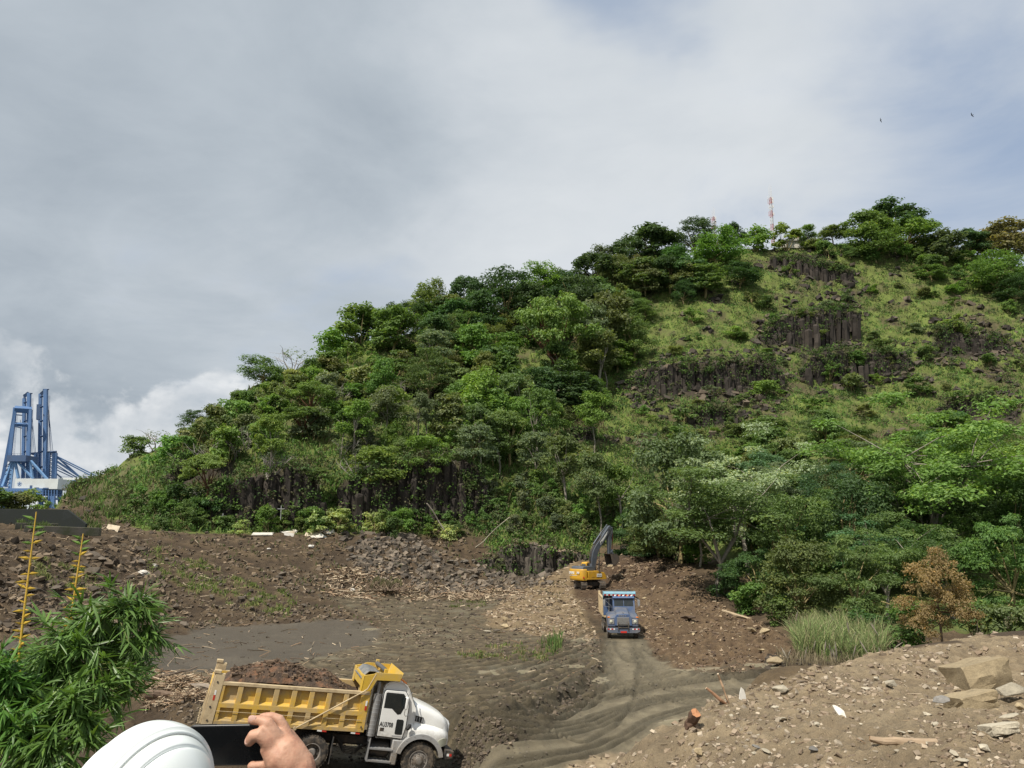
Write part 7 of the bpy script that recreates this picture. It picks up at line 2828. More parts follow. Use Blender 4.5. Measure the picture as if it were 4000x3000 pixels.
def build_small():
 r = np.random.default_rng(321)
 A = np.array

 def pile(name, label, cat, jobs):
  V_, F_, c_, off = [], {}, {}, 0
  for kind, mask, n, s0, s1, cols, extra in jobs:
   C = scatter(mask & infr, n, r, np.clip(0.35 + 1.3 * (n1 + 0.6 * nb), 0.06, 1.5))
   ps = px_size(C)
   if kind == 'chip':
    sz = (s0 + (s1 - s0) * r.random(n) ** 2.4) * ps * 0.5
    res = chips(C, sz, r, extra, A(cols))
   else:
    ln = (s0 + (s1 - s0) * r.random(n) ** 1.8) * ps
    res = [sticks(C, ln, np.maximum(ps * extra, 0.004), r, A(cols))]
   for v, f, c in res:
    V_.append(v)
    F_.setdefault(f.shape[1], []).append(f + off)
    c_.setdefault(f.shape[1], []).append(c)
    off += len(v)
  Fs = [np.concatenate(F_[k_]) for k_ in F_]
  cs = np.concatenate([np.concatenate(c_[k_]) for k_ in F_])
  me = np_mesh(name, np.concatenate(V_), Fs, colors=cs, mats=[M_CHIP])
  tag(link(name, me), label, cat, kind='stuff')

 basalt = [(0.115, 0.088, 0.063), (0.070, 0.053, 0.039), (0.15, 0.115, 0.080), (0.18, 0.135, 0.090), (0.09, 0.070, 0.051)]
 wood = [(0.30, 0.22, 0.14), (0.24, 0.16, 0.10), (0.38, 0.30, 0.21), (0.16, 0.11, 0.075), (0.42, 0.34, 0.24)]
 tanc = [(0.16, 0.112, 0.075), (0.25, 0.185, 0.12), (0.13, 0.09, 0.062), (0.10, 0.07, 0.05)]
 dirt = [(0.11, 0.085, 0.062), (0.16, 0.125, 0.09), (0.08, 0.063, 0.048)]
 rubz = rub & (TY > 44) & (TPY < 2640) & (TPX < 2200)
 leftz = px_zone([(-100, 2100), (560, 2110), (650, 2330), (600, 2560), (-100, 2640)], 40, 95)
 scree = px_zone([(1330, 2080), (1600, 2090), (1760, 2190), (1960, 2200), (2150, 2250), (2150, 2310), (1700, 2320), (1500, 2300), (1380, 2220)], 85, 115)
 straw = px_zone([(560, 2620), (880, 2630), (860, 2740), (560, 2770)], 28, 48)
 brush = px_zone([(1250, 2230), (1480, 2215), (1560, 2290), (1480, 2345), (1280, 2330)], 70, 105)
 woodline = px_zone([(1480, 2290), (1700, 2290), (1960, 2290), (2080, 2310), (1950, 2350), (1560, 2350)], 75, 105)
 toe = px_zone([(620, 2420), (1300, 2380), (1600, 2330), (1620, 2360), (1300, 2420), (640, 2470)], 60, 95)
 pile('rubble', 'loose stone rubble strewn over the dug slopes', 'rubble', [
  ('chip', rubz, 10000, 3, 22, basalt, (1, 0.85, 0.7)),
  ('chip', leftz, 2400, 4, 40, basalt, (1, 0.85, 0.7)),
  ('chip', scree, 2600, 5, 34, [(0.14, 0.115, 0.09), (0.085, 0.072, 0.058), (0.175, 0.14, 0.105)], (1, 0.85, 0.7)),
  ('chip', toe, 700, 4, 22, basalt, (1, 0.8, 0.6)),
  ('chip', Z_field & (TY > 26), 7000, 2.5, 15, dirt, (1.2, 0.85, 0.6)),
  ('chip', Z_road & (TY > 24), 900, 2, 9, [(0.15, 0.13, 0.10), (0.12, 0.10, 0.08)], (1.2, 0.85, 0.5)),
  ('chip', Z_slate, 260, 3, 12, dirt, (1.5, 0.7, 0.4)),
  ('chip', Z_mound, 6000, 2.5, 16, tanc, (1.2, 0.8, 0.6)),
  ('chip', Z_tan, 2600, 2.5, 16, [(0.27, 0.205, 0.14), (0.22, 0.165, 0.11), (0.34, 0.275, 0.195)], (1.2, 0.8, 0.65)),
  ('chip', Z_heap & (TPY > 2480), 19000, 2.5, 26, [(0.25, 0.195, 0.14), (0.29, 0.23, 0.165), (0.22, 0.17, 0.12), (0.20, 0.15, 0.105), (0.36, 0.30, 0.225)], (1.1, 0.9, 0.75)),
  ('chip', px_zone([(560, 2740), (850, 2740), (850, 2900), (560, 2900)], 22, 36), 500, 4, 20, dirt, (1, 0.8, 0.7)),
  ('chip', px_zone([(1780, 2800), (2060, 2800), (2080, 2900), (1800, 2960)], 24, 34), 700, 4, 22, dirt, (1, 0.8, 0.8)),
  ('chip', px_zone([(1980, 2880), (2120, 2740), (2340, 2620), (2370, 2660), (2160, 2800), (2020, 2900)], 24, 46), 420, 5, 20, [(0.075, 0.062, 0.047), (0.10, 0.08, 0.06)], (1, 0.8, 0.8)),
  ('chip', px_zone([(2980, 2560), (3500, 2540), (3480, 2620), (3000, 2640)], 36, 52), 500, 5, 26, [(0.05, 0.04, 0.03), (0.075, 0.06, 0.045)], (1, 0.8, 0.8)),
 ])
 hillrock = Z_hill & (TY > 125) & (TPX > 2350) & (TPY < 1850) & ((soft(Z_rock, 30) > 0.04) | (HILL_BARE > 0.75))
 pile('hill_rubble', 'broken dark rock and scree showing through the grass on the hillside', 'rubble', [
  ('chip', hillrock, 3800, 5, 34, [(0.060, 0.050, 0.041), (0.085, 0.070, 0.056), (0.045, 0.038, 0.032), (0.12, 0.095, 0.07)], (1.2, 0.9, 0.7)),
 ])
 pile('wood_litter', 'broken sticks, twigs and wood splinters strewn over the site', 'sticks', [
  ('stick', straw, 1500, 14, 85, wood, 1.9),
  ('stick', brush, 800, 16, 90, wood, 1.8),
  ('stick', woodline, 900, 14, 80, wood, 1.8),
  ('stick', rubz, 1500, 10, 60, wood, 1.3),
  ('stick', Z_mound, 800, 6, 28, wood, 1.4),
  ('stick', Z_tan, 300, 8, 34, wood, 1.6),
  ('stick', Z_field & (TY > 35), 350, 10, 50, wood, 1.4),
  ('stick', Z_slate, 90, 16, 70, wood, 1.5),
  ('stick', Z_heap & (TPY > 2500), 420, 10, 60, wood, 1.7),
 ])
 # thin weeds on the rubble and the flat
 V_, Q_, T_, cq, off = [], [], [], [], 0
 for mask, n, h0, h1, cols in ((Z_green1, 3000, 5, 18, [(0.20, 0.26, 0.07), (0.26, 0.27, 0.10), (0.14, 0.21, 0.05)]),
         (Z_green2, 1800, 6, 22, [(0.19, 0.24, 0.07), (0.24, 0.24, 0.10)]),
         (Z_green3, 1800, 4, 18, [(0.20, 0.24, 0.07), (0.32, 0.24, 0.14), (0.15, 0.21, 0.06)]),
         (px_zone([(1750, 2350), (1900, 2345), (1900, 2372), (1750, 2375)], 60, 90), 350, 4, 9, [(0.13, 0.15, 0.05)]),
         (px_zone([(2110, 2490), (2190, 2490), (2190, 2560), (2110, 2560)], 40, 66), 260, 14, 50, [(0.10, 0.18, 0.05), (0.15, 0.20, 0.06)]),
         (px_zone([(60, 2030), (390, 2030), (390, 2080), (60, 2080)], 60, 92), 1800, 8, 34, [(0.09, 0.15, 0.035), (0.14, 0.16, 0.06)]),
         (px_zone([(200, 1890), (520, 1890), (520, 2060), (330, 2060), (220, 1960)], 90, 140), 2600, 8, 34, [(0.10, 0.14, 0.04), (0.17, 0.15, 0.08), (0.08, 0.13, 0.03)]),
         (rubz & (TPX > 500), 1700, 5, 20, [(0.09, 0.13, 0.035), (0.13, 0.12, 0.06)])):
  C = scatter(mask & infr, n, r, np.clip((n1 + 0.8 * n2) * 1.6, 0.01, 1) ** 1.5)
  ps = px_size(C)
  h = r.uniform(h0, h1, n) * ps
  v, q, tt = blades(C, h, ps * 1.6, r, 0.8)
  V_.append(v)
  Q_.append(q + off)
  T_.append(tt + off)
  off += len(v)
  cq.append(A(cols)[r.integers(len(cols), size=n)] * r.uniform(0.75, 1.3, (n, 1)))
 me = np_mesh('weeds', np.concatenate(V_), [np.concatenate(Q_), np.concatenate(T_)], colors=np.concatenate(cq + cq), mats=[M_BLADE])
 tag(link('weeds', me), 'thin green weeds and grass sprouting on the rubble and mud', 'weeds', kind='stuff')


build_small()


# ------------------------------------------------------------------ tall grass, brush, logs, litter
def build_grass_clump(name, label, poly, n, h0, h1, wid, cols, dmin, dmax, seed):
 r = np.random.default_rng(seed)
 mask = in_poly(TPX, TPY, poly) & (TY > dmin) & (TY < dmax)
 C = scatter(mask, n, r)
 o = C.mean(0)
 h = r.uniform(h0, h1, n) * (0.75 + 0.35 * fbm(C[:, 0] * 0.6, C[:, 1] * 0.6, 2))
 th = r.uniform(0, 6.283, n)
 side = np.stack([np.cos(th), np.sin(th), np.zeros(n)], 1)
 ld = r.uniform(0, 6.283, n)
 reach = (r.uniform(0.1, 0.75, n) * h)[:, None]
 out = np.stack([np.cos(ld), np.sin(ld), np.zeros(n)], 1) * reach
 V = []
 for t, w in ((0, 1.0), (0.4, 0.95), (0.75, 0.75), (1.0, 0.12)):
  mid = C + out * t ** 2 + np.array((0, 0, 1.0)) * (h * (t - 0.28 * t ** 3 * (reach[:, 0] / h) * 1.6))[:, None]
  w_ = (wid * w * r.uniform(0.8, 1.2, n))[:, None]
  V += [mid - side * w_, mid + side * w_]
 V = np.stack(V, 1).reshape(-1, 3)
 i = np.arange(n)[:, None] * 8
 F = np.concatenate([np.concatenate([i + k_, i + k_ + 1, i + k_ + 3, i + k_ + 2], 1) for k_ in (0, 2, 4)])
 c = np.array(cols)[r.integers(len(cols), size=n)] * r.uniform(0.7, 1.3, (n, 1))
 me = np_mesh(name, V - o, F, colors=np.concatenate([c, c, c]), mats=[M_BLADE])
 ob = link(name, me, None, tuple(o))
 tag(ob, label, 'grass clump')
 # feathery seed heads, a part of the clump
 b = Bag()
 for _ in range(16):
  k_ = int(r.integers(n))
  base = C[k_] - o + (0, 0, h[k_] * 0.7)
  tip = base + np.array((r.normal(0, 0.25), r.normal(0, 0.25), r.uniform(0.5, 0.8)))
  Vt, Ft = tube_arrays([base, base * 0.4 + tip * 0.6, tip], [0.012, 0.045, 0.008], 4)
  b.add(Vt, Ft, (0.34, 0.30, 0.24))
 link('seed_head', b.mesh('seed_head', [M_BLADE]), ob)


GREENS = [(0.24, 0.30, 0.11), (0.18, 0.26, 0.09), (0.30, 0.34, 0.15), (0.34, 0.31, 0.17)]
build_grass_clump('tall_grass', 'big clump of tall pale green grass at the forest foot on the right',
     [(3090, 2520), (3180, 2470), (3350, 2470), (3470, 2550), (3440, 2600), (3120, 2575)], 5200, 1.5, 3.3, 0.022, GREENS, 38, 62, 1)
build_grass_clump('tall_grass', 'straw coloured grass tuft right of the brown leaved tree',
     [(3800, 2470), (4050, 2470), (4050, 2545), (3820, 2545)], 1500, 1.0, 2.4, 0.018, [(0.22, 0.20, 0.12), (0.14, 0.18, 0.07), (0.28, 0.23, 0.15)], 34, 62, 2)
build_grass_clump('dry_grass', 'dry straw grass fringe in front of the big green grass clump',
     [(3030, 2570), (3480, 2560), (3520, 2610), (3050, 2620)], 900, 0.5, 1.3, 0.016, [(0.30, 0.25, 0.16), (0.22, 0.18, 0.11)], 36, 56, 3)
build_grass_clump('dry_grass', 'tan dry grass tuft on the small rock face in mid slope',
     [(2190, 1640), (2330, 1600), (2370, 1690), (2200, 1700)], 700, 1.0, 2.4, 0.04, [(0.30, 0.235, 0.13), (0.22, 0.17, 0.09)], 130, 175, 4)


def build_brush():
 p = hit(1490, 2310, 60, 110)
 root = empty('brush_pile', tuple(p), label='pile of cut branches and wilted palm fronds at the foot of the rubble slope', cat='brush pile')
 r = np.random.default_rng(17)
 for k_ in range(7):
  b = Bag()
  for _ in range(34):
   a = r.normal(0, 1, 3) * (1.6, 1.0, 0) + (0, 0, 0.1)
   d = np.array((r.normal(0, 1), r.normal(0, 1), r.uniform(0.0, 0.9)))
   d /= np.linalg.norm(d)
   L = r.uniform(0.8, 2.4)
   V, F = tube_arrays([a, a + d * L * 0.5 + r.normal(0, 0.1, 3), a + d * L], [0.04, 0.03, 0.012], 4)
   b.add(V, F, np.array(((0.22, 0.16, 0.11), (0.14, 0.10, 0.075), (0.32, 0.26, 0.18))[int(r.integers(3))]))
  link('branch', b.mesh('branch', [M_BARK]), root)
 for k_ in range(26):
  th = r.uniform(0, 6.283)
  c = np.array((r.normal(0.4, 0.9), r.normal(0, 0.5), r.uniform(0.6, 1.7)))
  V, F, n = [], [], 0
  L = r.uniform(1.0, 1.7)
  for s in np.linspace(0, 1, 12):
   q = c + np.array((math.cos(th) * s * L * 0.55, math.sin(th) * s * L * 0.55, -1.1 * s * s))
   for sg in (-1, 1):
    tip = q + np.array((-math.sin(th) * sg * 0.12, math.cos(th) * sg * 0.12, -0.42))
    V += [q + (0.03, 0, 0), q - (0.03, 0, 0), tip]
    F.append((n, n + 1, n + 2))
    n += 3
  cc = np.repeat([np.array((0.13, 0.125, 0.055)) * r.uniform(0.6, 1.4)], len(F), 0)
  link('frond', np_mesh('frond', V, np.array(F), colors=cc, mats=[M_BLADE]), root)


build_brush()


def log_mesh(L, r0, r1, colr, seed, cut=None, knots=3):
 r = np.random.default_rng(seed)
 b = Bag()
 n = 10
 path = [np.array((t * L - L / 2, r.normal(0, 0.02) * L, r.normal(0, 0.012) * L)) for t in np.linspace(0, 1, 6)]
 V, F = tube_arrays(path, np.linspace(r0, r1, 6) * r.uniform(0.9, 1.1, 6), n)
 V = V + r.normal(0, r0 * 0.11, V.shape)
 b.add(V, F, colr)
 for e, q in ((0, path[0]), (5, path[5])):
  ring = V[e * n:(e + 1) * n]
  Vc = np.concatenate([ring, [ring.mean(0)]])
  b.add(Vc, np.array([(j, (j + 1) % n, n) for j in range(n)]), cut or colr)
 return b.mesh('log', [M_BARK], False)


def log_px(name, label, px, py, L, r0, r1, colr, rot, cut=None, seed=0, up=0.0, cat='log', dmin=6):
 p = hit(px, py, dmin, 140)
 o = link(name, log_mesh(L, r0, r1, colr, seed, cut), None, (p[0], p[1], p[2] + r0 * 0.6 + up), rot)
 tag(o, label, cat)


log_px('log', 'rotten log with pale orange wood half buried in the near heap', 3530, 2915, 0.72, 0.035, 0.065, (0.33, 0.245, 0.165), (0, 0.03, -0.22), (0.42, 0.23, 0.11), 1, -0.035)
log_px('log', 'sawn log with orange cut end sticking up at the left foot of the near heap', 2706, 2846, 0.27, 0.08, 0.08, (0.10, 0.06, 0.04), Vector((0.25, -0.55, 0.80)).to_track_quat('X', 'Z').to_euler(), (0.46, 0.22, 0.11), 2, 0.06)
log_px('branch', 'reddish broken branch leaning at the left end of the near heap crest', 2806, 2762, 0.55, 0.022, 0.03, (0.30, 0.17, 0.10), (0, 0.75, 0.1), (0.5, 0.38, 0.26), 3, 0.12, 'branch')
log_px('branch', 'upright splintered stick beside the reddish broken branch', 2830, 2756, 0.62, 0.02, 0.014, (0.36, 0.24, 0.15), (0, 1.25, 0.0), (0.55, 0.45, 0.33), 4, 0.24, 'branch')
log_px('log', 'long pale trunk leaning on the scree at the foot of the hill', 1722, 2120, 7.5, 0.10, 0.07, (0.34, 0.30, 0.25), (0, 0.95, 0.45), None, 5, 2.4)
log_px('log', 'pale pole slanting across the low basalt outcrop', 1925, 2150, 6.5, 0.07, 0.05, (0.30, 0.27, 0.21), (0, -0.75, 0.1), None, 6, 2.2)
log_px('log', 'pale branch lying along the top of the right hand dirt heap', 2520, 2178, 4.2, 0.09, 0.06, (0.36, 0.29, 0.21), (0, -0.08, 0.1), None, 7)
log_px('log', 'pale splintered trunk on the edge of the right hand heap', 2890, 2420, 3.0, 0.12, 0.10, (0.42, 0.33, 0.22), (0, 0.30, -0.4), None, 8)
log_px('log', 'dark stump lying in the stick pile behind the yellow truck', 640, 2735, 1.3, 0.16, 0.12, (0.17, 0.12, 0.085), (0, 0.1, 0.3), (0.26, 0.18, 0.12), 9)
log_px('log', 'grey log at the right of the stick pile behind the yellow truck', 790, 2700, 1.1, 0.11, 0.10, (0.24, 0.20, 0.16), (0, 0.05, -0.2), None, 10)
log_px('branch', 'crooked dark root on the stick pile behind the yellow truck', 690, 2640, 1.7, 0.05, 0.03, (0.13, 0.10, 0.075), (0, -0.2, 0.5), None, 11, 0.1, 'branch')
log_px('branch', 'thin stick standing in the grey mud', 680, 2590, 0.9, 0.022, 0.014, (0.26, 0.2, 0.14), (0, -1.0, 0.4), None, 12, 0.3, 'branch')


def build_litter():
 r = np.random.default_rng(23)
 mw = paint('board_white', (0.62, 0.59, 0.53), 0.7, dirt=0.3, scale=2)
 mt = paint('board_cream', (0.62, 0.53, 0.40), 0.7, dirt=0.3, scale=2)
 boards = []
 for i in range(16):
  px, py = r.uniform(1105, 1290), r.uniform(2072, 2100)
  if i > 13:
   px, py = (1028, 2091) if i == 14 else (530 + 20, 2100)
  if i == 15:
   px, py = 440, 2071
  p = hit(px, py, 60, 125)
  if p is None:
   continue
  q = MB()
  q.box(-0.9, 0.9, -0.35, 0.35, -0.03, 0.03)
  o = q.build('board', mw if i % 3 else mt, None, loc=(p[0], p[1], p[2] + 0.12), rot=(r.normal(0.75, 0.3), r.normal(0, 0.2), r.uniform(-0.5, 0.5)))
  s = r.uniform(0.5, 1.2)
  o.scale = (s, s, 1)
  boards.append((px, o, 'white' if i % 3 else 'cream'))
  tag(o, '', 'board', 'boards dumped at the top of the rubble slope')
 for cn in ('white', 'cream'):
  for i, (px, o, _n) in enumerate(sorted([t_ for t_ in boards if t_[2] == cn], key=lambda t_: t_[0])):
   o['label'] = f'{nth(i)} {cn} board from the left, top of the rubble slope'
 p = hit(1026, 2092, 60, 125)
 q = MB()
 q.box(-1.3, 1.3, -0.5, 0.5, -0.04, 0.04)
 tag(q.build('sheet', mw, None, loc=(p[0], p[1], p[2] + 0.2), rot=(0.3, 0.0, 0.1)), 'large white sheet lying right of the dumped boards', 'sheet')
 # crumpled plastic
 for lab, px, py, w in (('crumpled white plastic bag by the brush pile', 1375, 2312, 26), ('torn white plastic in the rubble above the green weeds', 560, 2248, 50), ('white plastic scrap among pale litter on the left rubble', 600, 2215, 30),
       ('pale rag on the upper middle of the rubble slope', 1215, 2142, 24), ('small white scrap on the upper rubble slope', 1050, 2150, 16)):
  p = hit(px, py, 40, 125)
  sc = p[1] / FPX
  bm = bmesh.new()
  bmesh.ops.create_icosphere(bm, subdivisions=3, radius=0.5)
  me = bpy.data.meshes.new('plastic')
  for v in bm.verts:
   v.co *= 1 + 0.5 * float(perlin(np.array([v.co.x * 4 + px]), np.array([v.co.y * 4 + v.co.z * 5]))[0])
   v.co.z *= 0.55
  bm.to_mesh(me)
  bm.free()
  me.polygons.foreach_set('use_smooth', np.zeros(len(me.polygons), bool))
  me.materials.append(mw)
  tag(link('plastic_bag', me, None, (p[0], p[1], p[2] + 0.1), (0, 0, r.uniform(0, 6)), (w * sc, w * sc * 0.8, w * sc * 0.9)), lab, 'plastic bag')
 # two white shards on the near heap
 for lab, px, py, w, h in (('white pointed shard on the left crest of the near heap', 2900, 2741, 0.15, 0.23), ('white flat shard lying in the face of the near heap', 3290, 2808, 0.11, 0.17)):
  p = hit(px, py, 6, 30)
  q = MB()
  q.prism([(-w * 0.5, -0.05), (w * 0.1, -0.07), (w / 2, 0.02), (w * 0.42, h * 0.5), (w * 0.2, h * 0.85), (-w * 0.1, h), (-w * 0.3, h * 0.6)], -0.015, 0.015)
  tag(q.build('shard', mw, None, loc=tuple(p), rot=(-0.15 if w > 0.13 else -0.9, 0.1 if w > 0.13 else -0.4, 0.2)), lab, 'shard')


build_litter()
# ------------------------------------------------------------------ harbour cranes, masts, wall, crosses, roof, birds
M_CRB = paint('crane_blue', (0.085, 0.175, 0.36), 0.5, dirt=0.25, dirt_col=(0.09, 0.13, 0.20), scale=0.15)
M_CRL = paint('crane_light_blue', (0.16, 0.30, 0.52), 0.5, dirt=0.2, dirt_col=(0.12, 0.2, 0.3), scale=0.15)
M_CRD = paint('crane_dark_blue', (0.055, 0.10, 0.20), 0.5, dirt=0.3, dirt_col=(0.05, 0.06, 0.08), scale=0.15)
M_CRW = paint('crane_house_white', (0.62, 0.64, 0.62), 0.6, dirt=0.3, dirt_col=(0.40, 0.40, 0.38), scale=0.12)
CD = 620.0


def cpx(px, py, dd=0.0):
 return P(px, py, CD + dd)


def bar(mb, a, b, w, dd=0.0, dd2=None, depth=None):
 """square bar between two photo points at crane distance"""
 A_, B_ = cpx(a[0], a[1], dd), cpx(b[0], b[1], dd if dd2 is None else dd2)
 mb.tube([A_, B_], w * 0.72, 4)
 return mb


def ladder(mb, a, b, w, n, dd):
 A_, B_ = cpx(*a, dd), cpx(*b, dd)
 s = np.array((w, 0, 0))
 mb.tube([A_, B_], 0.10, 4)
 mb.tube([A_ + s, B_ + s], 0.10, 4)
 for i in range(n):
  q = A_ + (B_ - A_) * (i + 0.5) / n
  mb.tube([q, q + s], 0.07, 4)


def build_cranes():
 # left crane
 org = cpx(110, 1900)
 root = empty('gantry_crane', tuple(org), label='left blue harbour crane with raised boom and square A frame', cat='crane', group='harbour cranes')

 def part(mb, name, mat, par=None, r_=None):
  r_ = r_ or root
  oo = np.array(r_.location)
  mb.xf(lambda v: tuple(np.array(v) - oo))
  return mb.build(name, mat, par or r_)
 for x0, x1, top, dd in ((88, 102, 1556, 6), (106, 122, 1536, 0)):
  q = MB()
  bar(q, ((x0 + x1) / 2 - 5, 1868), ((x0 + x1) / 2, top), (x1 - x0) / 4.9 * 0.72, dd)
  part(q, 'boom_girder', M_CRB)
 for a, b, w_, dd in [((94, y + 6), (114, y), 1.2, 4) for y in (1568, 1590, 1640, 1700, 1760, 1820)] + [((95, 1548), (112, 1534), 2.2, 2), ((104, 1537), (126, 1537), 0.8, 0), ((96, 1556), (96, 1540), 1.2, 4)]:
  part(bar(MB(), a, b, w_, dd), 'boom_tie', M_CRD)
 q = MB()
 ladder(q, (122, 1770), (125, 1556), 0.9, 40, 2)
 for a, b in (((118, 1560), (140, 1775)), ((120, 1600), (134, 1772)), ((80, 1640), (80, 1780))):
  bar(q, a, b, 0.25, 1)
 part(q, 'ladder', M_CRD)
 for a, b, w in (((4, 1905), (60, 1600), 2.4), ((38, 1790), (59, 1592), 2.2), ((112, 1790), (120, 1600), 2.0)):
  q = MB()
  bar(q, a, b, w, -6)
  part(q, 'frame_leg', M_CRB)
 for y, w, x1 in ((1598, 4.2, 124), (1657, 2.4, 118)):
  q = MB()
  A_, B_ = cpx(57, y, -6), cpx(x1, y + 4, 0)
  q.tube([A_, B_], w * 0.7, 4)
  part(q, 'frame_beam', M_CRB)
 q = MB()
 ladder(q, (52, 1780), (64, 1620), 0.9, 30, -8)
 bar(q, (60, 1620), (86, 1622), 0.7, -6)
 bar(q, (60, 1666), (86, 1672), 0.7, -6)
 part(q, 'ladder', M_CRD)
 q = MB()
 A_ = cpx(24, 1802, -12)
 B_ = cpx(150, 1786, 4)
 q.box(A_[0], B_[0], A_[1], B_[1], A_[2], B_[2])
 for i in range(12):
  x = A_[0] + (B_[0] - A_[0]) * i / 11
  q.tube([(x, A_[1], B_[2]), (x, A_[1], B_[2] + 1.3)], 0.09, 4)
 q.tube([(A_[0], A_[1], B_[2] + 1.3), (B_[0], A_[1], B_[2] + 1.3)], 0.09, 4)
 part(q, 'upper_platform', M_CRD)
 for a, b, w in (((60, 1795), (130, 1870), 1.3), ((120, 1800), (188, 1876), 1.4), ((58, 1800), (72, 1868), 1.6), ((118, 1806), (128, 1870), 1.4), ((14, 1900), (50, 1800), 2.6), ((36, 1930), (50, 1810), 2.0)):
  q = MB()
  bar(q, a, b, w, -8)
  part(q, 'brace', M_CRL)
 q = MB()
 for i in range(7):
  y0 = 1805 + i * 16
  bar(q, (22 + i * 0.5, y0 + 16), (46 - i * 1.5, y0), 0.5, -9)
  bar(q, (20, y0 + 16), (46 - i * 1.5, y0 + 16), 0.5, -9)
 part(q, 'stair_tower', M_CRD)

 def house(r_, x0, x1, y0, y1, d0, d1):
  A_, B_ = cpx(x0, y1, d0), cpx(x1, y0, d0)
  q = MB()
  q.box(A_[0], B_[0], CD + d0, CD + d1, A_[2], B_[2])
  h = part(q, 'machine_house', M_CRW, None, r_)
  q = MB()
  n = 22
  for i in range(n):
   x = A_[0] + (B_[0] - A_[0]) * i / (n - 1)
   q.tube([(x, CD + d0, B_[2]), (x, CD + d0, B_[2] + 1.2)], 0.07, 4)
  q.tube([(A_[0], CD + d0, B_[2] + 1.2), (B_[0], CD + d0, B_[2] + 1.2)], 0.08, 4)
  oo = np.array(r_.location)
  q.xf(lambda v: tuple(np.array(v) - oo))
  q.build('roof_rail', M_CRD, h)
  return h, A_, B_
 h, A_, B_ = house(root, 55, 228, 1870, 1910, -10, 12)
 oo = np.array(root.location)
 for x0, x1, y0, y1 in ((115, 126, 1896, 1910), (134, 152, 1904, 1909), (168, 190, 1905, 1909)):
  q = MB()
  a, b = cpx(x0, y1, -10.15), cpx(x1, y0, -10.15)
  q.box(a[0] - oo[0], b[0] - oo[0], -10.2, -9.9, a[2] - oo[2], b[2] - oo[2])
  q.build('house_door', M_CRD, h)
 c = cpx(76, 1890, -10.1) - oo
 q = MB()
 q.lathe((c[0], -10.02, c[2]), (0, -1, 0), [(2.0, 0), (2.0, 0.06)], 20)
 lg = q.build('emblem', paint('emblem_pale', (0.42, 0.47, 0.53), 0.6, dirt=0), h)
 q = MB()
 for j in range(5):
  a = math.radians(72 * j + 18)
  q.tube([(c[0], -10.12, c[2]), (c[0] + 1.5 * math.cos(a), -10.12, c[2] + 1.5 * math.sin(a))], 0.22, 4)
 q.build('emblem_mark', M_CRB, lg)
 q = MB()
 for y, t, w in ((1915, 0, 2.6), (1930, 0, 1.4), (1946, 0, 1.4)):
  a, b = cpx(-40, y + 8, -14), cpx(240, y, 12)
  q.box(a[0] - 20, b[0], CD - 14, CD + 14, b[2] - w, b[2])
 for i in range(24):
  bar(q, (-30 + i * 11, 1950), (-30 + i * 11, 1914), 0.5, -14)
 part(q, 'walkway_deck', M_CRB)
 for x in (20, 160, 195, 208):
  q = MB()
  bar(q, (x, 2010), (x, 1930), 2.6, -6)
  part(q, 'portal_leg', M_CRB)
 q = MB()
 for i in range(5):
  bar(q, (150, 1945 + i * 12), (212, 1951 + i * 12), 0.8, -6)
 part(q, 'portal_brace', M_CRB)
 # right crane
 org = cpx(200, 1900)
 root2 = empty('gantry_crane', tuple(org), label='right blue harbour crane with tall twin boom and long back stays', cat='crane', group='harbour cranes')
 for x0, x1, top, dd, bot in ((151, 166, 1538, 18, 1870), (170, 188, 1522, 10, 1870)):
  q = MB()
  bar(q, ((x0 + x1) / 2 - 4, bot), ((x0 + x1) / 2, top), (x1 - x0) / 4.9 * 0.72, dd)
  part(q, 'boom_girder', M_CRB, None, root2)
 for a, b, w_, dd in [((157, y + 6), (180, y), 1.2, 14) for y in (1545, 1585, 1640, 1700, 1760, 1820)] + [((160, 1540), (180, 1522), 2.2, 12), ((168, 1521), (191, 1521), 0.8, 10), ((152, 1640), (154, 1580), 3.0, 18)]:
  part(bar(MB(), a, b, w_, dd), 'boom_tie', M_CRD, None, root2)
 q = MB()
 ladder(q, (186, 1765), (191, 1545), 0.9, 44, 12)
 for a, b in (((188, 1590), (207, 1765)), ((190, 1600), (200, 1765)), ((186, 1540), (196, 1764))):
  bar(q, a, b, 0.25, 12)
 part(q, 'ladder', M_CRD, None, root2)
 for x, w in ((215, 3.0), (190, 2.4), (142, 2.6)):
  q = MB()
  bar(q, (x - 4, 1872), (x, 1770), w, 12)
  part(q, 'frame_leg', M_CRB, None, root2)
 q = MB()
 for i in range(6):
  y = 1775 + i * 16
  bar(q, (190, y), (214, y + 3), 0.8, 12)
  bar(q, (190, y + 14), (214, y), 0.6, 12)
  bar(q, (126, y), (144, y + 3), 0.7, 14)
  bar(q, (126, y + 14), (144, y), 0.6, 14)
 bar(q, (188, 1768), (220, 1766), 1.8, 12)
 bar(q, (120, 1772), (146, 1770), 1.4, 14)
 part(q, 'lattice', M_CRD, None, root2)
 for a, b, w in (((219, 1781), (378, 1860), 0.75), ((219, 1788), (364, 1862), 0.75), ((219, 1800), (314, 1864), 1.2), ((219, 1781), (310, 1862), 1.2), ((216, 1822), (300, 1864), 0.6),
     ((216, 1833), (284, 1864), 0.6), ((214, 1845), (240, 1866), 1.0), ((216, 1812), (296, 1864), 0.6)):
  q = MB()
  bar(q, a, b, w, 12, 40)
  part(q, 'back_stay', M_CRB, None, root2)
 h, A_, B_ = house(root2, 229, 328, 1866, 1902, 16, 40)
 oo = np.array(root2.location)
 c = cpx(292, 1883, 15.9) - oo
 q = MB()
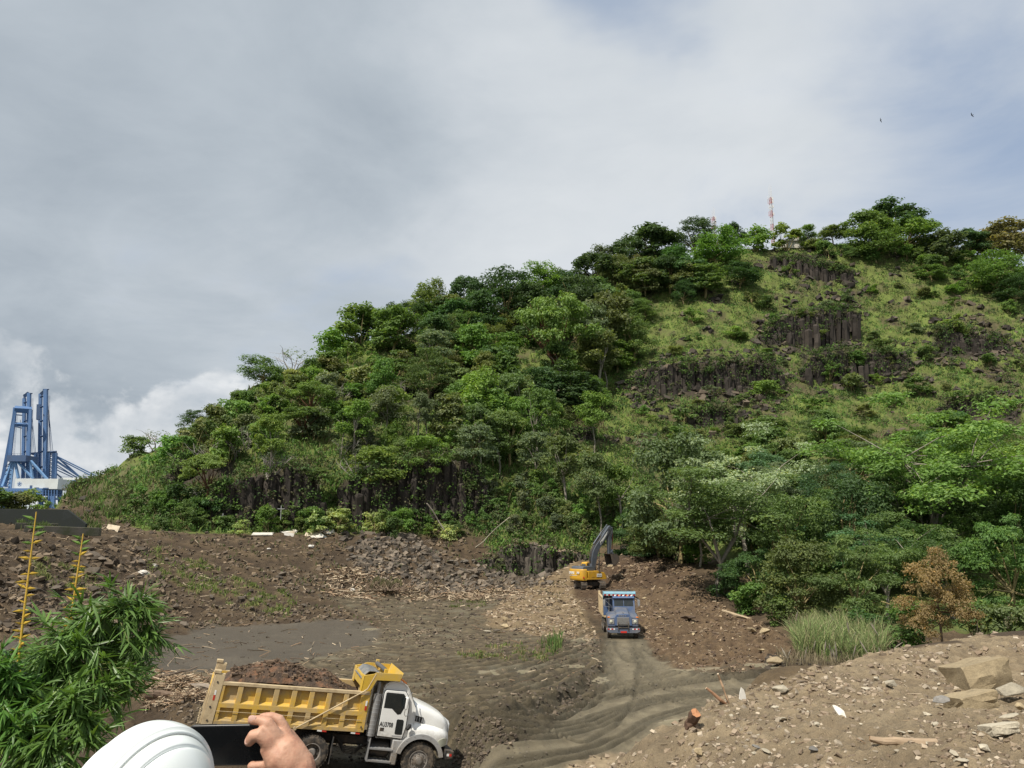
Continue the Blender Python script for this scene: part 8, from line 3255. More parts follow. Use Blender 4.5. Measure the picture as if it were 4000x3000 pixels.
 for k_ in range(3):
  q.tube([(c[0] - 2.6 + k_ * 0.4, 15.9 - 20 + 20, c[2] + 1.2 - k_), (c[0] + 1.8 + k_ * 0.5, 15.9, c[2] + 1.0 - k_)], 0.55, 4)
 q.xf(lambda v: (v[0], v[1] - 0.2 + CD - oo[1] - 0.0 if False else v[1] - 0.05, v[2]))
 q.build('emblem', M_CRB, h)
 q = MB()
 a, b = cpx(228, 1912, 14), cpx(345, 1904, 40)
 q.box(a[0], b[0], CD + 14, CD + 42, a[2], b[2])
 bar(q, (332, 1905), (332, 1864), 0.9, 20)
 bar(q, (326, 1866), (336, 1866), 0.9, 20)
 part(q, 'walkway_deck', M_CRB, None, root2)
 for x in (235, 300):
  q = MB()
  bar(q, (x, 2010), (x, 1910), 2.6, 20)
  part(q, 'portal_leg', M_CRB, None, root2)
 # third crane, only its stay lines reach into the left of the picture
 q = MB()
 for a, b in (((-60, 1835), (14, 1882)), ((-60, 1850), (14, 1890))):
  bar(q, a, b, 0.5, 30)
 oo = cpx(-60, 1850, 30)
 q.xf(lambda v: tuple(np.array(v) - oo))
 tag(q.build('crane_stay', M_CRD, None, loc=tuple(oo)), 'thin crane stay lines entering at the left edge beside the cranes', 'crane stay')


build_cranes()

M_MRED = paint('mast_red', (0.48, 0.10, 0.07), 0.5, dirt=0.15, scale=0.5)
M_MWHT = paint('mast_white', (0.68, 0.66, 0.64), 0.5, dirt=0.15, scale=0.5)


def build_mast(px, base, top, tip, d, w, label):
 c = P(px, base, d)
 z1 = P(px, top, d)[2]
 root = empty('radio_mast', tuple(c), label=label, cat='mast', group='red and white radio masts')
 H = z1 - c[2]
 N = 14
 for seg in range(N):
  za, zb = H * seg / N, H * (seg + 1) / N
  q = MB()
  for j in range(3):
   a = 2.094 * j + 0.4
   b = 2.094 * (j + 1) + 0.4
   wa = w * (1 - 0.25 * seg / N) / 2
   A_, B_ = (wa * math.cos(a), wa * math.sin(a)), (wa * math.cos(b), wa * math.sin(b))
   q.tube([(A_[0], A_[1], za), (A_[0], A_[1], zb)], 0.05, 5)
   q.tube([(A_[0], A_[1], za), (B_[0], B_[1], zb)], 0.04, 4)
   q.tube([(B_[0], B_[1], za), (A_[0], A_[1], zb)], 0.04, 4)
   q.tube([(A_[0], A_[1], zb), (B_[0], B_[1], zb)], 0.035, 4)
  q.build('mast_section', M_MRED if (seg // 2) % 2 == 0 else M_MWHT, root)
 for dx, t in ((-0.35, tip + 12), (0.1, tip), (0.45, tip + 4)):
  q = MB()
  zt = P(px, t, d)[2] - c[2]
  q.tube([(dx, 0, H - 0.6), (dx, 0, (H + zt) / 2), (dx, 0, zt)], [0.06, 0.05, 0.025], 6)
  q.build('antenna', M_MWHT, root)
 for k_, z in enumerate((H - 0.8, H - 1.9, H * 0.78, H * 0.62)):
  q = MB()
  q.box(0.5, 0.85, -0.12, 0.12, z, z + 0.9)
  q.build('panel_antenna', M_MWHT, root, 0.03)
  q = MB()
  q.tube([(-0.9, 0, z), (0.7, 0, z)], 0.04, 5)
  q.tube([(-0.9, 0, z - 0.4), (-0.9, 0, z + 1.3)], 0.04, 5)
  q.build('antenna_arm', M_MRED if k_ % 2 else M_MWHT, root)


build_mast(3022, 955, 772, 718, 236, 1.25, 'tall slender red and white mast on the hill crest, right of the pair')
build_mast(2793, 965, 848, 808, 240, 1.5, 'shorter red and white mast half behind the dark tree, left of the pair')


def build_small_antennas():
 d = 234
 c = P(2985, 945, d)
 q = MB()
 for dx, h in ((0, 3.4), (6.0, 4.2)):
  q.tube([(dx, 0, -1), (dx, 0, h)], 0.05, 5)
  q.tube([(dx - 0.6, 0, h * 0.8), (dx + 0.6, 0, h * 0.8)], 0.035, 4)
 tag(q.build('aerial', M_MWHT, None, loc=tuple(c)), 'thin aerials beside the foot of the right mast', 'aerial')
 c = P(3100, 945, 233)
 root = empty('hilltop_house', tuple(c), label='small hilltop house with low orange and white roof right of the mast', cat='house')
 q = MB()
 q.box(-3.4, 3.6, 0, 5, -2, 0.4)
 q.build('wall', paint('house_wall', (0.55, 0.52, 0.46), 0.8), root)
 q = MB()
 q.prism([(-3.9, 0.3), (4.1, 0.3), (2.0, 1.35), (-1.2, 1.35)], -0.5, 5.5)
 q.build('roof', paint('roof_pale', (0.50, 0.47, 0.44), 0.7), root)
 q = MB()
 q.box(-1.3, 2.1, -0.55, -0.35, 1.3, 1.5)
 q.build('roof_edge', paint('roof_orange', (0.55, 0.20, 0.08), 0.7), root)


build_small_antennas()


def build_wall():
 M_CON = paint('stained_concrete', (0.020, 0.024, 0.023), 0.9, dirt=0.8, dirt_col=(0.022, 0.026, 0.021), scale=0.8, bump=0.4)
 d0, d1 = 76.0, 80.0
 a, b, c = P(-250, 1985, d0), P(262, 1990, d1), P(335, 2046, d1)
 zb = min(P(-250, 2060, d0)[2], P(335, 2060, d1)[2]) - 1.0
 q = MB()
 n = np.array((0.03, 1.0, 0)) * 0.35
 V = [(a[0], a[1], zb), (c[0], c[1], zb), (c[0], c[1], c[2]), (b[0], b[1], b[2]), (a[0], a[1], a[2])]
 V2 = [tuple(np.array(v) + n) for v in V]
 q.add(V + V2, [(0, 1, 2, 3, 4), (9, 8, 7, 6, 5), (0, 5, 6, 1), (1, 6, 7, 2), (2, 7, 8, 3), (3, 8, 9, 4), (4, 9, 5, 0)])
 tag(q.build('concrete_wall', M_CON, None, 0.03), 'dark stained concrete wall with sloping end at the left edge', 'wall')
 M_C2 = paint('mossy_concrete', (0.15, 0.135, 0.11), 0.9, dirt=0.7, dirt_col=(0.08, 0.09, 0.045), scale=0.7, bump=0.4)
 for i, (xa, ya, xb, yb, h, d, lab) in enumerate(((60, 2042, 270, 2046, 10, 75.5, 'upper mossy concrete kerb in front of the dark wall'), (95, 2052, 388, 2062, 13, 74.5, 'lower mossy concrete kerb in front of the dark wall'))):
  A_, B_ = P(xa, ya, d), P(xb, yb, d + 5)
  hh = h / FPX * d
  q = MB()
  q.add([(A_[0], A_[1], A_[2] - hh - 0.5), (B_[0], B_[1], B_[2] - hh - 0.5), (B_[0], B_[1], B_[2]), (A_[0], A_[1], A_[2]),
    (A_[0], A_[1] + 0.5, A_[2] - hh - 0.5), (B_[0], B_[1] + 0.5, B_[2] - hh - 0.5), (B_[0], B_[1] + 0.5, B_[2]), (A_[0], A_[1] + 0.5, A_[2])],
    [(0, 1, 2, 3), (7, 6, 5, 4), (0, 4, 5, 1), (1, 5, 6, 2), (2, 6, 7, 3), (3, 7, 4, 0)])
  tag(q.build('concrete_kerb', M_C2, None, 0.03), lab, 'kerb')


build_wall()


def build_far_bushes():
 for i, (px, d, w, h, colr, lab) in enumerate(((-30, 92, 6.5, 3.6, 'mid', 'green bush behind the concrete wall at the left edge'), (40, 94, 5.5, 3.2, 'olive', 'olive bush behind the concrete wall in front of the cranes'),
             (112, 96, 5.0, 4.0, 'lime', 'light feathery bush behind the concrete wall right of the olive one'), (160, 98, 3.4, 2.6, 'lime', 'small light bush at the right end behind the concrete wall'))):
  u, e = ue(px, 1985)
  z = CAM_H + ue(px, 2030)[1] * d
  plant('shrub', 'shrub_loose' if i > 1 else 'shrub', u * d, d, z, w, h, colr, lab, 'shrub', 'bushes behind the concrete wall', seed=40 + i)


build_far_bushes()


def build_crosses():
 m = paint('weathered_wood', (0.30, 0.31, 0.32), 0.8, dirt=0.3)
 for px, top, base, d, lab in ((869, 2005, 2040, 103.5, 'small grey cross standing at the cliff foot above the white boards'), (1097, 1975, 2012, 106, 'small grey cross on the cliff ledge right of the lower cross')):
  u, e = ue(px, base)
  z0, z1 = P(px, base, d)[2], P(px, top, d)[2]
  root = empty('cross', (u * d, d, z0), label=lab, cat='cross')
  h = z1 - z0
  q = MB()
  q.box(-0.05, 0.05, -0.05, 0.05, -0.8, h)
  q.build('upright', m, root)
  q = MB()
  q.box(-0.48, 0.48, -0.075, -0.052, h * 0.62, h * 0.62 + 0.10)
  q.build('crossbar', m, root)


build_crosses()


def build_birds():
 m = paint('bird_black', (0.012, 0.012, 0.012), 0.8, dirt=0)
 for px, py, d, bank, lab in ((3440, 470, 230, 1.25, 'black bird seen edge on, left one of two in the sky'), (3797, 450, 210, 0.75, 'black bird with spread wings, right one of two in the sky')):
  c = P(px, py, d)
  root = empty('bird', tuple(c), (0.25, bank, 0.5), lab, 'bird', 'birds in the sky')
  q = MB()
  q.tube([(0, -0.30, 0), (0, -0.16, 0.01), (0, 0.02, 0), (0, 0.18, 0), (0, 0.30, 0.01), (0, 0.36, 0)], [0.03, 0.09, 0.11, 0.08, 0.05, 0.015], 10)
  q.add([(-0.10, -0.5, 0), (0.10, -0.5, 0), (0.04, -0.2, 0.01), (-0.04, -0.2, 0.01), (-0.10, -0.5, -0.02), (0.10, -0.5, -0.02), (0.04, -0.2, -0.02), (-0.04, -0.2, -0.02)],
    [(0, 1, 2, 3), (7, 6, 5, 4), (0, 4, 5, 1), (2, 6, 7, 3)])
  q.build('body', m, root)
  for s in (-1, 1):
   q = MB()
   secs = []
   for t, x, z, ch, sw in ((0, 0.05, 0.02, 0.30, 0.05), (0.35, 0.30, 0.10, 0.30, 0.08), (0.7, 0.58, 0.12, 0.24, 0.02), (1, 0.82, 0.17, 0.07, -0.10)):
    secs.append([(s * x, sw + ch / 2, z), (s * x, sw, z + 0.02), (s * x, sw - ch / 2, z), (s * x, sw, z - 0.01)])
   q.loft(secs)
   q.build('wing', m, root)


build_birds()
# ------------------------------------------------------------------ bamboo at the left
M_BAM = leaf_mat('bamboo_leaf', trans=0.30, rough=0.38, vary=0.7)
M_CULM = attr_mat('bamboo_culm', rough=0.4, grain=10, amount=0.2, bump=0.1)


def bamboo_leaves(sprays, r):
 """long pointed leaves in hanging fans; sprays: (tip point, direction, count, length)"""
 V, F, T = [], [], []
 n = 0
 for p, d, cnt, L in sprays:
  d = np.asarray(d, float)
  d /= np.linalg.norm(d)
  sp = np.cross(d, (0, 0, 1.0))
  sp /= np.linalg.norm(sp) + 1e-9
  t0 = np.clip(r.normal(0.42, 0.13), 0, 1)
  for k_ in range(cnt):
   a = r.uniform(-0.95, 0.95)
   e = d * math.cos(a) + sp * math.sin(a) + np.array((0, 0, r.normal(-0.10, 0.28)))
   e /= np.linalg.norm(e)
   w = np.cross(e, (r.normal(0, 0.5), r.normal(0, 0.5), 1.0))
   w /= np.linalg.norm(w) + 1e-9
   nn = np.cross(w, e)
   l = L * r.uniform(0.65, 1.2)
   hw = l * 0.056 * r.uniform(0.8, 1.2)
   st = np.asarray(p) - d * r.uniform(0, 0.12)
   droop = r.uniform(0.05, 0.30)
   pts = []
   for s, wd in ((0.0, 0.25), (0.25, 1.0), (0.6, 0.8), (1.0, 0.03)):
    c = st + e * l * s - np.array((0, 0, droop * l * s * s))
    pts += [c - w * hw * wd, c + nn * hw * wd * 0.25, c + w * hw * wd]
   V += pts
   for q in range(3):
    o = n + q * 3
    F += [(o, o + 1, o + 4, o + 3), (o + 1, o + 2, o + 5, o + 4)]
    T += [t0 + r.normal(0, 0.1)] * 2
   T[-6:] = [float(np.clip(x, 0, 1)) for x in [t0 + r.normal(0, 0.12)] * 6]
   n += 12
 return np.array(V), np.array(F), np.array(T)


def build_bamboo(label, base, arcs, seed, nsp, colr=(0.045, 0.105, 0.028)):
 r = np.random.default_rng(seed)
 root = empty('bamboo', tuple(base), label=label, cat='bamboo')
 sprays = []
 for pts, rad, spread, cnt in arcs:
  pts = [np.asarray(p, float) for p in pts]
  b = Bag()
  # smooth path
  path = []
  for i in range(len(pts) - 1):
   for t in np.linspace(0, 1, 6)[:-1]:
    p0, p1, p2, p3 = pts[max(i - 1, 0)], pts[i], pts[i + 1], pts[min(i + 2, len(pts) - 1)]
    path.append(0.5 * ((2 * p1) + (-p0 + p2) * t + (2 * p0 - 5 * p1 + 4 * p2 - p3) * t * t + (-p0 + 3 * p1 - 3 * p2 + p3) * t ** 3))
  path.append(pts[-1])
  V, F = tube_arrays([p - base for p in path], np.linspace(rad, rad * 0.25, len(path)), 6)
  b.add(V, F, (0.20, 0.22, 0.06))
  path = np.array(path)
  for _ in range(cnt):
   t = r.uniform(0.12, 1.0) ** 0.8
   i = min(int(t * (len(path) - 1)), len(path) - 2)
   q = path[i] + (path[i + 1] - path[i]) * r.random()
   th = r.uniform(0, 6.283)
   el = r.normal(0.1, 0.5)
   L = spread * r.uniform(0.25, 1.0) * (0.55 + 0.45 * math.sin(math.pi * min(1, t * 0.9 + 0.1)))
   d = np.array((math.cos(th) * math.cos(el), math.sin(th) * math.cos(el), math.sin(el)))
   tip = q + d * L - np.array((0, 0, 0.30 * L * L))
   Vt, Ft = tube_arrays([q - base, (q + tip) / 2 + (0, 0, 0.06 * L) - base, tip - base], [0.006, 0.004, 0.002], 4)
   b.add(Vt, Ft, (0.17, 0.19, 0.06))
   for s in (1.0, 0.72, 0.45):
    pp = q + (tip - q) * s + np.array((0, 0, 0.04 * L))
    dd = d * 0.9 + r.normal(0, 0.35, 3) + np.array((0, 0, 0.25 - 0.75 * (s < 0.8) - 0.5 * (q[2] < base[2] + 2.0)))
    sprays.append((pp - base, dd, int(r.integers(5, 9)), 0.25))
  link('culm', b.mesh('culm', [M_CULM], True), root)
 V, F, T = bamboo_leaves(sprays, r)
 me = np_mesh('foliage', V, F, tone=T, smooth=True, mats=[M_BAM])
 o = link('foliage', me, root)
 o.color = (colr[0], colr[1], colr[2], 1)
 return root


def pb(px, py, d):
 return P(px, py, d)


b0 = np.array((-4.6, 8.6, float(height(-4.6, 8.6))))
build_bamboo('big leafy bamboo plume arching over at the left of the yellow truck', b0, [
 ([b0, pb(180, 2928, 8.7), pb(285, 2573, 8.8), pb(425, 2393, 8.9), pb(525, 2373, 9.0), pb(575, 2513, 9.1)], 0.022, 0.62, 77),
 ([b0 + (0.1, 0.1, 0), pb(160, 2878, 8.9), pb(235, 2553, 9.1), pb(355, 2423, 9.3), pb(455, 2473, 9.4), pb(500, 2633, 9.4)], 0.020, 0.55, 63),
 ([b0 + (-0.1, 0.1, 0), pb(120, 2928, 8.6), pb(175, 2643, 8.7), pb(285, 2523, 8.7), pb(385, 2593, 8.6), pb(415, 2778, 8.5)], 0.020, 0.58, 64),
 ([b0 + (0.2, -0.1, 0), pb(150, 2988, 8.3), pb(205, 2798, 8.3), pb(295, 2758, 8.2), pb(355, 2888, 8.1)], 0.018, 0.5, 54),
 ([b0 + (-0.2, 0, 0), pb(60, 2958, 8.7), pb(120, 2708, 8.9), pb(195, 2573, 9.0), pb(285, 2643, 9.0)], 0.018, 0.5, 48),
 ([b0 + (0, -0.2, 0), pb(60, 3028, 8.0), pb(140, 2908, 8.0), pb(185, 2908, 7.9), pb(245, 3008, 7.8)], 0.018, 0.5, 49),
 ([b0 + (0.2, 0.3, 0), pb(355, 2788, 9.8), pb(425, 2593, 9.9), pb(495, 2593, 9.9), pb(525, 2728, 9.9)], 0.016, 0.42, 35),
 ([b0 + (0.1, -0.2, 0), pb(40, 2888, 8.2), pb(110, 2768, 8.3), pb(200, 2748, 8.3)], 0.016, 0.5, 35),
], 71, 0, (0.115, 0.205, 0.050))
b1 = np.array((-6.3, 8.2, float(height(-6.3, 8.2))))
build_bamboo('bright bamboo spray cut off by the left edge below the yellow shoot', b1, [
 ([b1, pb(-160, 2900, 8.2), pb(-90, 2650, 8.2), pb(0, 2600, 8.2), pb(60, 2720, 8.2)], 0.02, 0.45, 50),
 ([b1, pb(-140, 2950, 8.0), pb(-60, 2780, 8.0), pb(20, 2760, 7.9), pb(70, 2880, 7.9)], 0.02, 0.42, 40),
], 72, 0, (0.11, 0.23, 0.05))


def build_shoot(label, path, r0, r1, seed, nl):
 """a young yellow bamboo culm with joints and little papery leaves"""
 r = np.random.default_rng(seed)
 base = path[0]
 root = empty('bamboo_shoot', tuple(base), label=label, cat='bamboo shoot', group='yellow bamboo shoots')
 pts = [p - base for p in path]
 q = np.array([pts[0] * (1 - t) ** 2 + pts[1] * 2 * t * (1 - t) + pts[2] * t * t for t in np.linspace(0, 1, 27)])
 b = Bag()
 rad = np.linspace(r0, r1, 27)
 rad[2::3] *= 1.18
 V, F = tube_arrays(q, rad, 8)
 c = np.array((0.50, 0.32, 0.045))
 C = []
 b.add(V, F, c)
 me = b.mesh('culm', [M_CULM], True)
 link('culm', me, root)
 for i in range(2, 27, 3):
  rg = MB()
  t = q[min(i + 1, 26)] - q[i - 1]
  rg.lathe(q[i], t, [(rad[i] * 0.9, -0.004), (rad[i] * 1.12, 0.0), (rad[i] * 0.9, 0.004)], 8)
  rg.build('joint', paint_joint, root)
 for k_ in range(nl):
  t = 0.10 + 0.90 * (k_ + 0.5) / nl
  i = min(int(t * 26), 25)
  p = q[i]
  th = math.pi * (k_ % 2) + r.normal(0, 0.5)
  d = np.array((math.cos(th), 0.5 * math.sin(th * 1.7), r.uniform(-0.1, 0.5)))
  d /= np.linalg.norm(d)
  L = r.uniform(0.07, 0.14) * (1.2 if t > 0.9 else 1)
  w = np.cross(d, (0, 1, 0.2))
  w /= np.linalg.norm(w)
  V = [p, p + d * L * 0.35 + w * L * 0.17, p + d * L, p + d * L * 0.35 - w * L * 0.17, p + d * L * 0.4 + np.cross(d, w) * L * 0.06]
  colr = (0.55, 0.36, 0.05) if t < 0.88 else (0.14, 0.24, 0.05)
  me = np_mesh('sheath_leaf', V, [np.array([(0, 1, 4), (1, 2, 4), (2, 3, 4), (3, 0, 4)])], colors=np.repeat([np.array(colr) * r.uniform(0.75, 1.2)], 4, 0), mats=[M_CULM])
  link('sheath_leaf', me, root)


paint_joint = paint('bamboo_joint', (0.20, 0.13, 0.035), 0.6, dirt=0.2)
build_shoot('left yellow bamboo shoot, the taller one, reaching above the concrete wall', [pb(58, 2720, 8.8), pb(88, 2420, 8.9), pb(142, 2000, 9.0)], 0.018, 0.006, 1, 34)
build_shoot('right yellow bamboo shoot rising behind the leafy plume', [pb(235, 2700, 9.6), pb(285, 2360, 9.6), pb(325, 2085, 9.7)], 0.018, 0.006, 2, 34)

# ------------------------------------------------------------------ person taking a picture
def skin_mat():
 m, t, b = new_mat('skin')
 geo = t.node('ShaderNodeTexCoord')
 n = t.noise(geo.outputs['Object'], 26, 5, 0.65)
 n2 = t.noise(geo.outputs['Object'], 160, 3, 0.6)
 c = t.ramp(n, [(0.35, (0.36, 0.170, 0.110)), (0.5, (0.46, 0.25, 0.165)), (0.68, (0.53, 0.31, 0.215))])
 t.l.new(c, b.inputs['Base Color'])
 b.inputs['Roughness'].default_value = 0.6
 b.inputs['Subsurface Weight'].default_value = 0.05
 b.inputs['Subsurface Radius'].default_value = (0.012, 0.004, 0.002)
 bn = t.node('ShaderNodeBump')
 bn.inputs['Strength'].default_value = 0.5
 bn.inputs['Distance'].default_value = 0.002
 t.l.new(n2, bn.inputs['Height'])
 t.l.new(bn.outputs[0], b.inputs['Normal'])
 return m


M_SKIN = skin_mat()


def limb_mb(mb, chain, n=14):
 """a rounded, tapering limb through (point, radius) stations, with round ends"""
 pts = [np.asarray(p, float) for p, _ in chain]
 rr = [r for _, r in chain]
 d0 = pts[0] - pts[1]
 d0 /= np.linalg.norm(d0)
 d1 = pts[-1] - pts[-2]
 d1 /= np.linalg.norm(d1)
 P_, R_ = [], []
 for k_ in (1.0, 0.87, 0.5):
  P_.append(pts[0] + d0 * rr[0] * k_)
  R_.append(rr[0] * math.sqrt(max(0.0009, 1 - k_ * k_)))
 P_ += pts
 R_ += rr
 for k_ in (0.5, 0.87, 1.0):
  P_.append(pts[-1] + d1 * rr[-1] * k_)
  R_.append(rr[-1] * math.sqrt(max(0.0009, 1 - k_ * k_)))
 mb.tube(P_, R_, n)


def remeshed(name, mb, mat, parent, voxel, smooth=4):
 me = mb.mesh(name, mat)
 o = link(name, me, parent)
 rm = o.modifiers.new('remesh', 'REMESH')
 rm.mode = 'VOXEL'
 rm.voxel_size = voxel
 rm.use_smooth_shade = True
 sm = o.modifiers.new('smooth', 'SMOOTH')
 sm.iterations = smooth
 sm.factor = 0.5
 dg = bpy.context.evaluated_depsgraph_get()
 me2 = bpy.data.meshes.new_from_object(o.evaluated_get(dg))
 o.modifiers.clear()
 o.data = me2
 me2.name = name
 me2.materials.clear()
 me2.materials.append(mat)
 me2.polygons.foreach_set('use_smooth', np.ones(len(me2.polygons), bool))
 return o


PH_D = 1.50                                    # distance of the phone from the camera
PH_C = P(905, 2909, PH_D)                      # centre of the phone


def hp(px, py, dd=0.0):
 return P(px, py, PH_D + dd)


def build_person():
 feet = np.array((-0.55, 1.24, float(height(-0.55, 1.24))))
 root = empty('person', tuple(feet), label='person in a white hard hat seen from behind, holding up a phone', cat='person')
 HC = P(575, 2830, 1.27)                     # top of the hat, then down to the centre of the skull
 HC = HC + np.array((0, 0, -0.150))
 body = MB()
 pel = np.array((HC[0] - 0.02, HC[1] - 0.02, feet[2] + 0.90))
 neck = HC + np.array((-0.01, -0.03, -0.16))
 chest = np.array((HC[0] - 0.01, HC[1] - 0.03, neck[2] - 0.20))
 shR = neck + np.array((0.17, -0.02, -0.10))
 shL = neck + np.array((-0.20, 0.02, -0.10))
 # trunk, neck and head
 for dx in (-0.09, 0, 0.09):
  limb_mb(body, [(pel + (dx, 0, 0), 0.105), (pel + (dx * 0.9, 0, 0.18), 0.10), (chest + (dx * 1.15, 0, 0), 0.115), (chest + (dx * 1.1, 0, 0.08), 0.10)])
 limb_mb(body, [(shL, 0.065), (neck + (0, 0, -0.07), 0.075), (shR, 0.065)])
 limb_mb(body, [(neck + (0, 0, -0.10), 0.068), (neck, 0.058), (HC + (0, 0.0, -0.06), 0.062)])
 limb_mb(body, [(HC + (0, -0.02, 0.02), 0.088), (HC + (0.015, 0.035, 0.0), 0.082)])
 limb_mb(body, [(HC + (0.02, 0.05, -0.05), 0.060), (HC + (0.025, 0.07, -0.085), 0.038)])   # jaw and chin
 f = np.array((0.30, 0.95, 0))
 sd = np.array((0.95, -0.30, 0))
 limb_mb(body, [(HC + f * 0.118 + (0, 0, 0.0), 0.011), (HC + f * 0.135 + (0, 0, -0.035), 0.015)], 8)   # nose
 for s in (-1, 1):
  limb_mb(body, [(HC + sd * s * 0.088 + (0, 0, 0.015), 0.014), (HC + sd * s * 0.090 - f * 0.008 + (0, 0, -0.03), 0.012)], 8)   # ears
 limb_mb(body, [(HC + f * 0.118 - sd * 0.02 + (0, 0, -0.062), 0.008), (HC + f * 0.118 + sd * 0.02 + (0, 0, -0.062), 0.008)], 8)   # lips
 # legs
 for s in (-1, 1):
  hip = pel + (s * 0.10, 0, -0.03)
  knee = np.array((hip[0] + s * 0.02, hip[1] + 0.03, feet[2] + 0.48))
  ank = np.array((hip[0] + s * 0.03, hip[1] - 0.01, feet[2] + 0.09))
  limb_mb(body, [(hip, 0.095), ((hip + knee) / 2, 0.080), (knee, 0.056), (knee * 0.65 + ank * 0.35 + (0, -0.015, 0), 0.056), (ank, 0.038)])
  limb_mb(body, [(ank + (0, -0.03, -0.045), 0.042), (ank + (s * 0.01, 0.09, -0.05), 0.040), (ank + (s * 0.02, 0.17, -0.06), 0.030)])
 # left arm, forearm raised to the other end of the phone below the frame
 elL = shL + np.array((-0.10, 0.14, -0.22))
 wrL = hp(660, 3190, 0.02)
 limb_mb(body, [(shL, 0.055), ((shL + elL) / 2, 0.046), (elL, 0.038), (elL * 0.6 + wrL * 0.4, 0.040), (wrL, 0.027)])
 palmL = hp(700, 3105, 0.03)
 limb_mb(body, [(wrL, 0.026), ((wrL + palmL) / 2, 0.032), (palmL, 0.030)])
 for i, (a, b_) in enumerate(((-20, 0), (5, 4), (30, 6), (55, 2))):
  k1, k2, k3 = hp(700 + a, 3050, 0.045), hp(715 + a, 2998, 0.05), hp(740 + a * 0.7, 2994, 0.02)
  limb_mb(body, [(palmL + (0.004 * i - 0.006, 0.006, 0.006), 0.012), (k1, 0.0095), (k2, 0.0085), (k3, 0.0075)], 10)
 limb_mb(body, [(palmL + (0.0, -0.012, 0), 0.013), (hp(735, 3040, -0.02), 0.0105), (hp(775, 2998, -0.015), 0.0085)], 10)
 # right arm: elbow low on the right, forearm rising to the wrist
 wrR = hp(1170, 2992, 0.0)
 elR = shR + np.array((0.12, 0.12, -0.25))
 limb_mb(body, [(shR, 0.056), ((shR + elR) / 2, 0.048), (elR, 0.041), (elR * 0.55 + wrR * 0.45, 0.043), (elR * 0.15 + wrR * 0.85, 0.031), (wrR, 0.0285)])
 # right hand: the back of the hand turned to us, fingers over the top edge, thumb on the near face
 cen = hp(1108, 2925, 0.0)
 # palm slab from the wrist to the knuckles
 limb_mb(body, [(wrR, 0.0275), (hp(1140, 2962, 0.0), 0.031), (hp(1110, 2925, 0.0), 0.0285), (hp(1085, 2893, 0.004), 0.020)])
 limb_mb(body, [(hp(1165, 2985, 0.025), 0.026), (hp(1135, 2935, 0.028), 0.027), (hp(1118, 2888, 0.026), 0.020)])
 limb_mb(body, [(hp(1130, 2990, -0.01), 0.027), (hp(1085, 2958, -0.012), 0.026), (hp(1055, 2925, -0.012), 0.018)])  # ball of the thumb
 # index finger: knuckle, up over the top edge, tip bent down on the far corner
 limb_mb(body, [(hp(1092, 2896, -0.004), 0.0140), (hp(1066, 2852, -0.009), 0.0108), (hp(1048, 2824, -0.009), 0.0106), (hp(1016, 2813, -0.006), 0.0092), (hp(984, 2813, -0.005), 0.0082)], 12)
 # middle finger behind it
 limb_mb(body, [(hp(1122, 2888, 0.014), 0.0138), (hp(1108, 2842, 0.017), 0.0106), (hp(1090, 2812, 0.017), 0.0102), (hp(1060, 2800, 0.016), 0.0090), (hp(1026, 2802, 0.016), 0.0080)], 12)
 # ring and little finger fold round behind the phone
 limb_mb(body, [(hp(1132, 2905, 0.026), 0.0140), (hp(1108, 2880, 0.040), 0.0112), (hp(1062, 2880, 0.040), 0.0100), (hp(1030, 2890, 0.026), 0.0088)], 12)
 limb_mb(body, [(hp(1140, 2935, 0.032), 0.0130), (hp(1105, 2925, 0.044), 0.0100), (hp(1065, 2925, 0.040), 0.0090), (hp(1040, 2930, 0.026), 0.0080)], 12)
 # thumb pressed on the near face
 limb_mb(body, [(hp(1068, 2935, -0.012), 0.0165), (hp(1040, 2895, -0.020), 0.0125), (hp(1012, 2868, -0.022), 0.0125), (hp(990, 2874, -0.020), 0.0115), (hp(974, 2896, -0.017), 0.0095)], 12)
 # little fingertip showing under the lower edge
 limb_mb(body, [(hp(1088, 2985, 0.002), 0.0125), (hp(1040, 2990, -0.004), 0.0105), (hp(985, 2993, -0.006), 0.0090)], 12)
 body.xf(lambda v: tuple(np.array(v) - feet))
 bo = remeshed('body', body, M_SKIN, root, 0.0027, 4)
 # nails on the two fingertips we see
 mn, t, b = new_mat('nail')
 b.inputs['Base Color'].default_value = (0.66, 0.42, 0.34, 1)
 b.inputs['Roughness'].default_value = 0.25
 for c, ax in ((hp(986, 2806, -0.0125), (-1, 0, 0.05)), (hp(969, 2893, -0.0245), (-0.5, 0, -0.85))):
  q = MB()
  a = np.array(ax, float)
  a /= np.linalg.norm(a)
  s = np.cross(a, (0, -1, 0))
  cc = np.array(c) - feet
  pts = []
  for t_, w in ((-0.006, 0.0045), (0.0, 0.0055), (0.005, 0.0045), (0.007, 0.002)):
   pts += [cc + a * t_ - s * w, cc + a * t_ + (0, -0.0012, 0), cc + a * t_ + s * w]
  F = []
  for k_ in range(3):
   o = k_ * 3
   F += [(o, o + 1, o + 4, o + 3), (o + 1, o + 2, o + 5, o + 4)]
  q.add(pts, F)
  no = q.build('nail', mn, root)
 # clothes
 sh = MB()
 g = 0.018
 for dx in (-0.09, 0, 0.09):
  limb_mb(sh, [(pel + (dx, 0, -0.02), 0.105 + g), (pel + (dx * 0.9, 0, 0.18), 0.10 + g), (chest + (dx * 1.15, 0, 0), 0.115 + g), (chest + (dx * 1.1, 0, 0.06), 0.10 + g)])
 limb_mb(sh, [(shL, 0.065 + g), (neck + (0, 0, -0.09), 0.070 + g), (shR, 0.065 + g)])
 for s_, e_ in ((shL, elL), (shR, elR)):
  limb_mb(sh, [(s_, 0.056 + g), ((s_ + e_) / 2, 0.050 + g), (s_ * 0.2 + e_ * 0.8, 0.046 + g)])
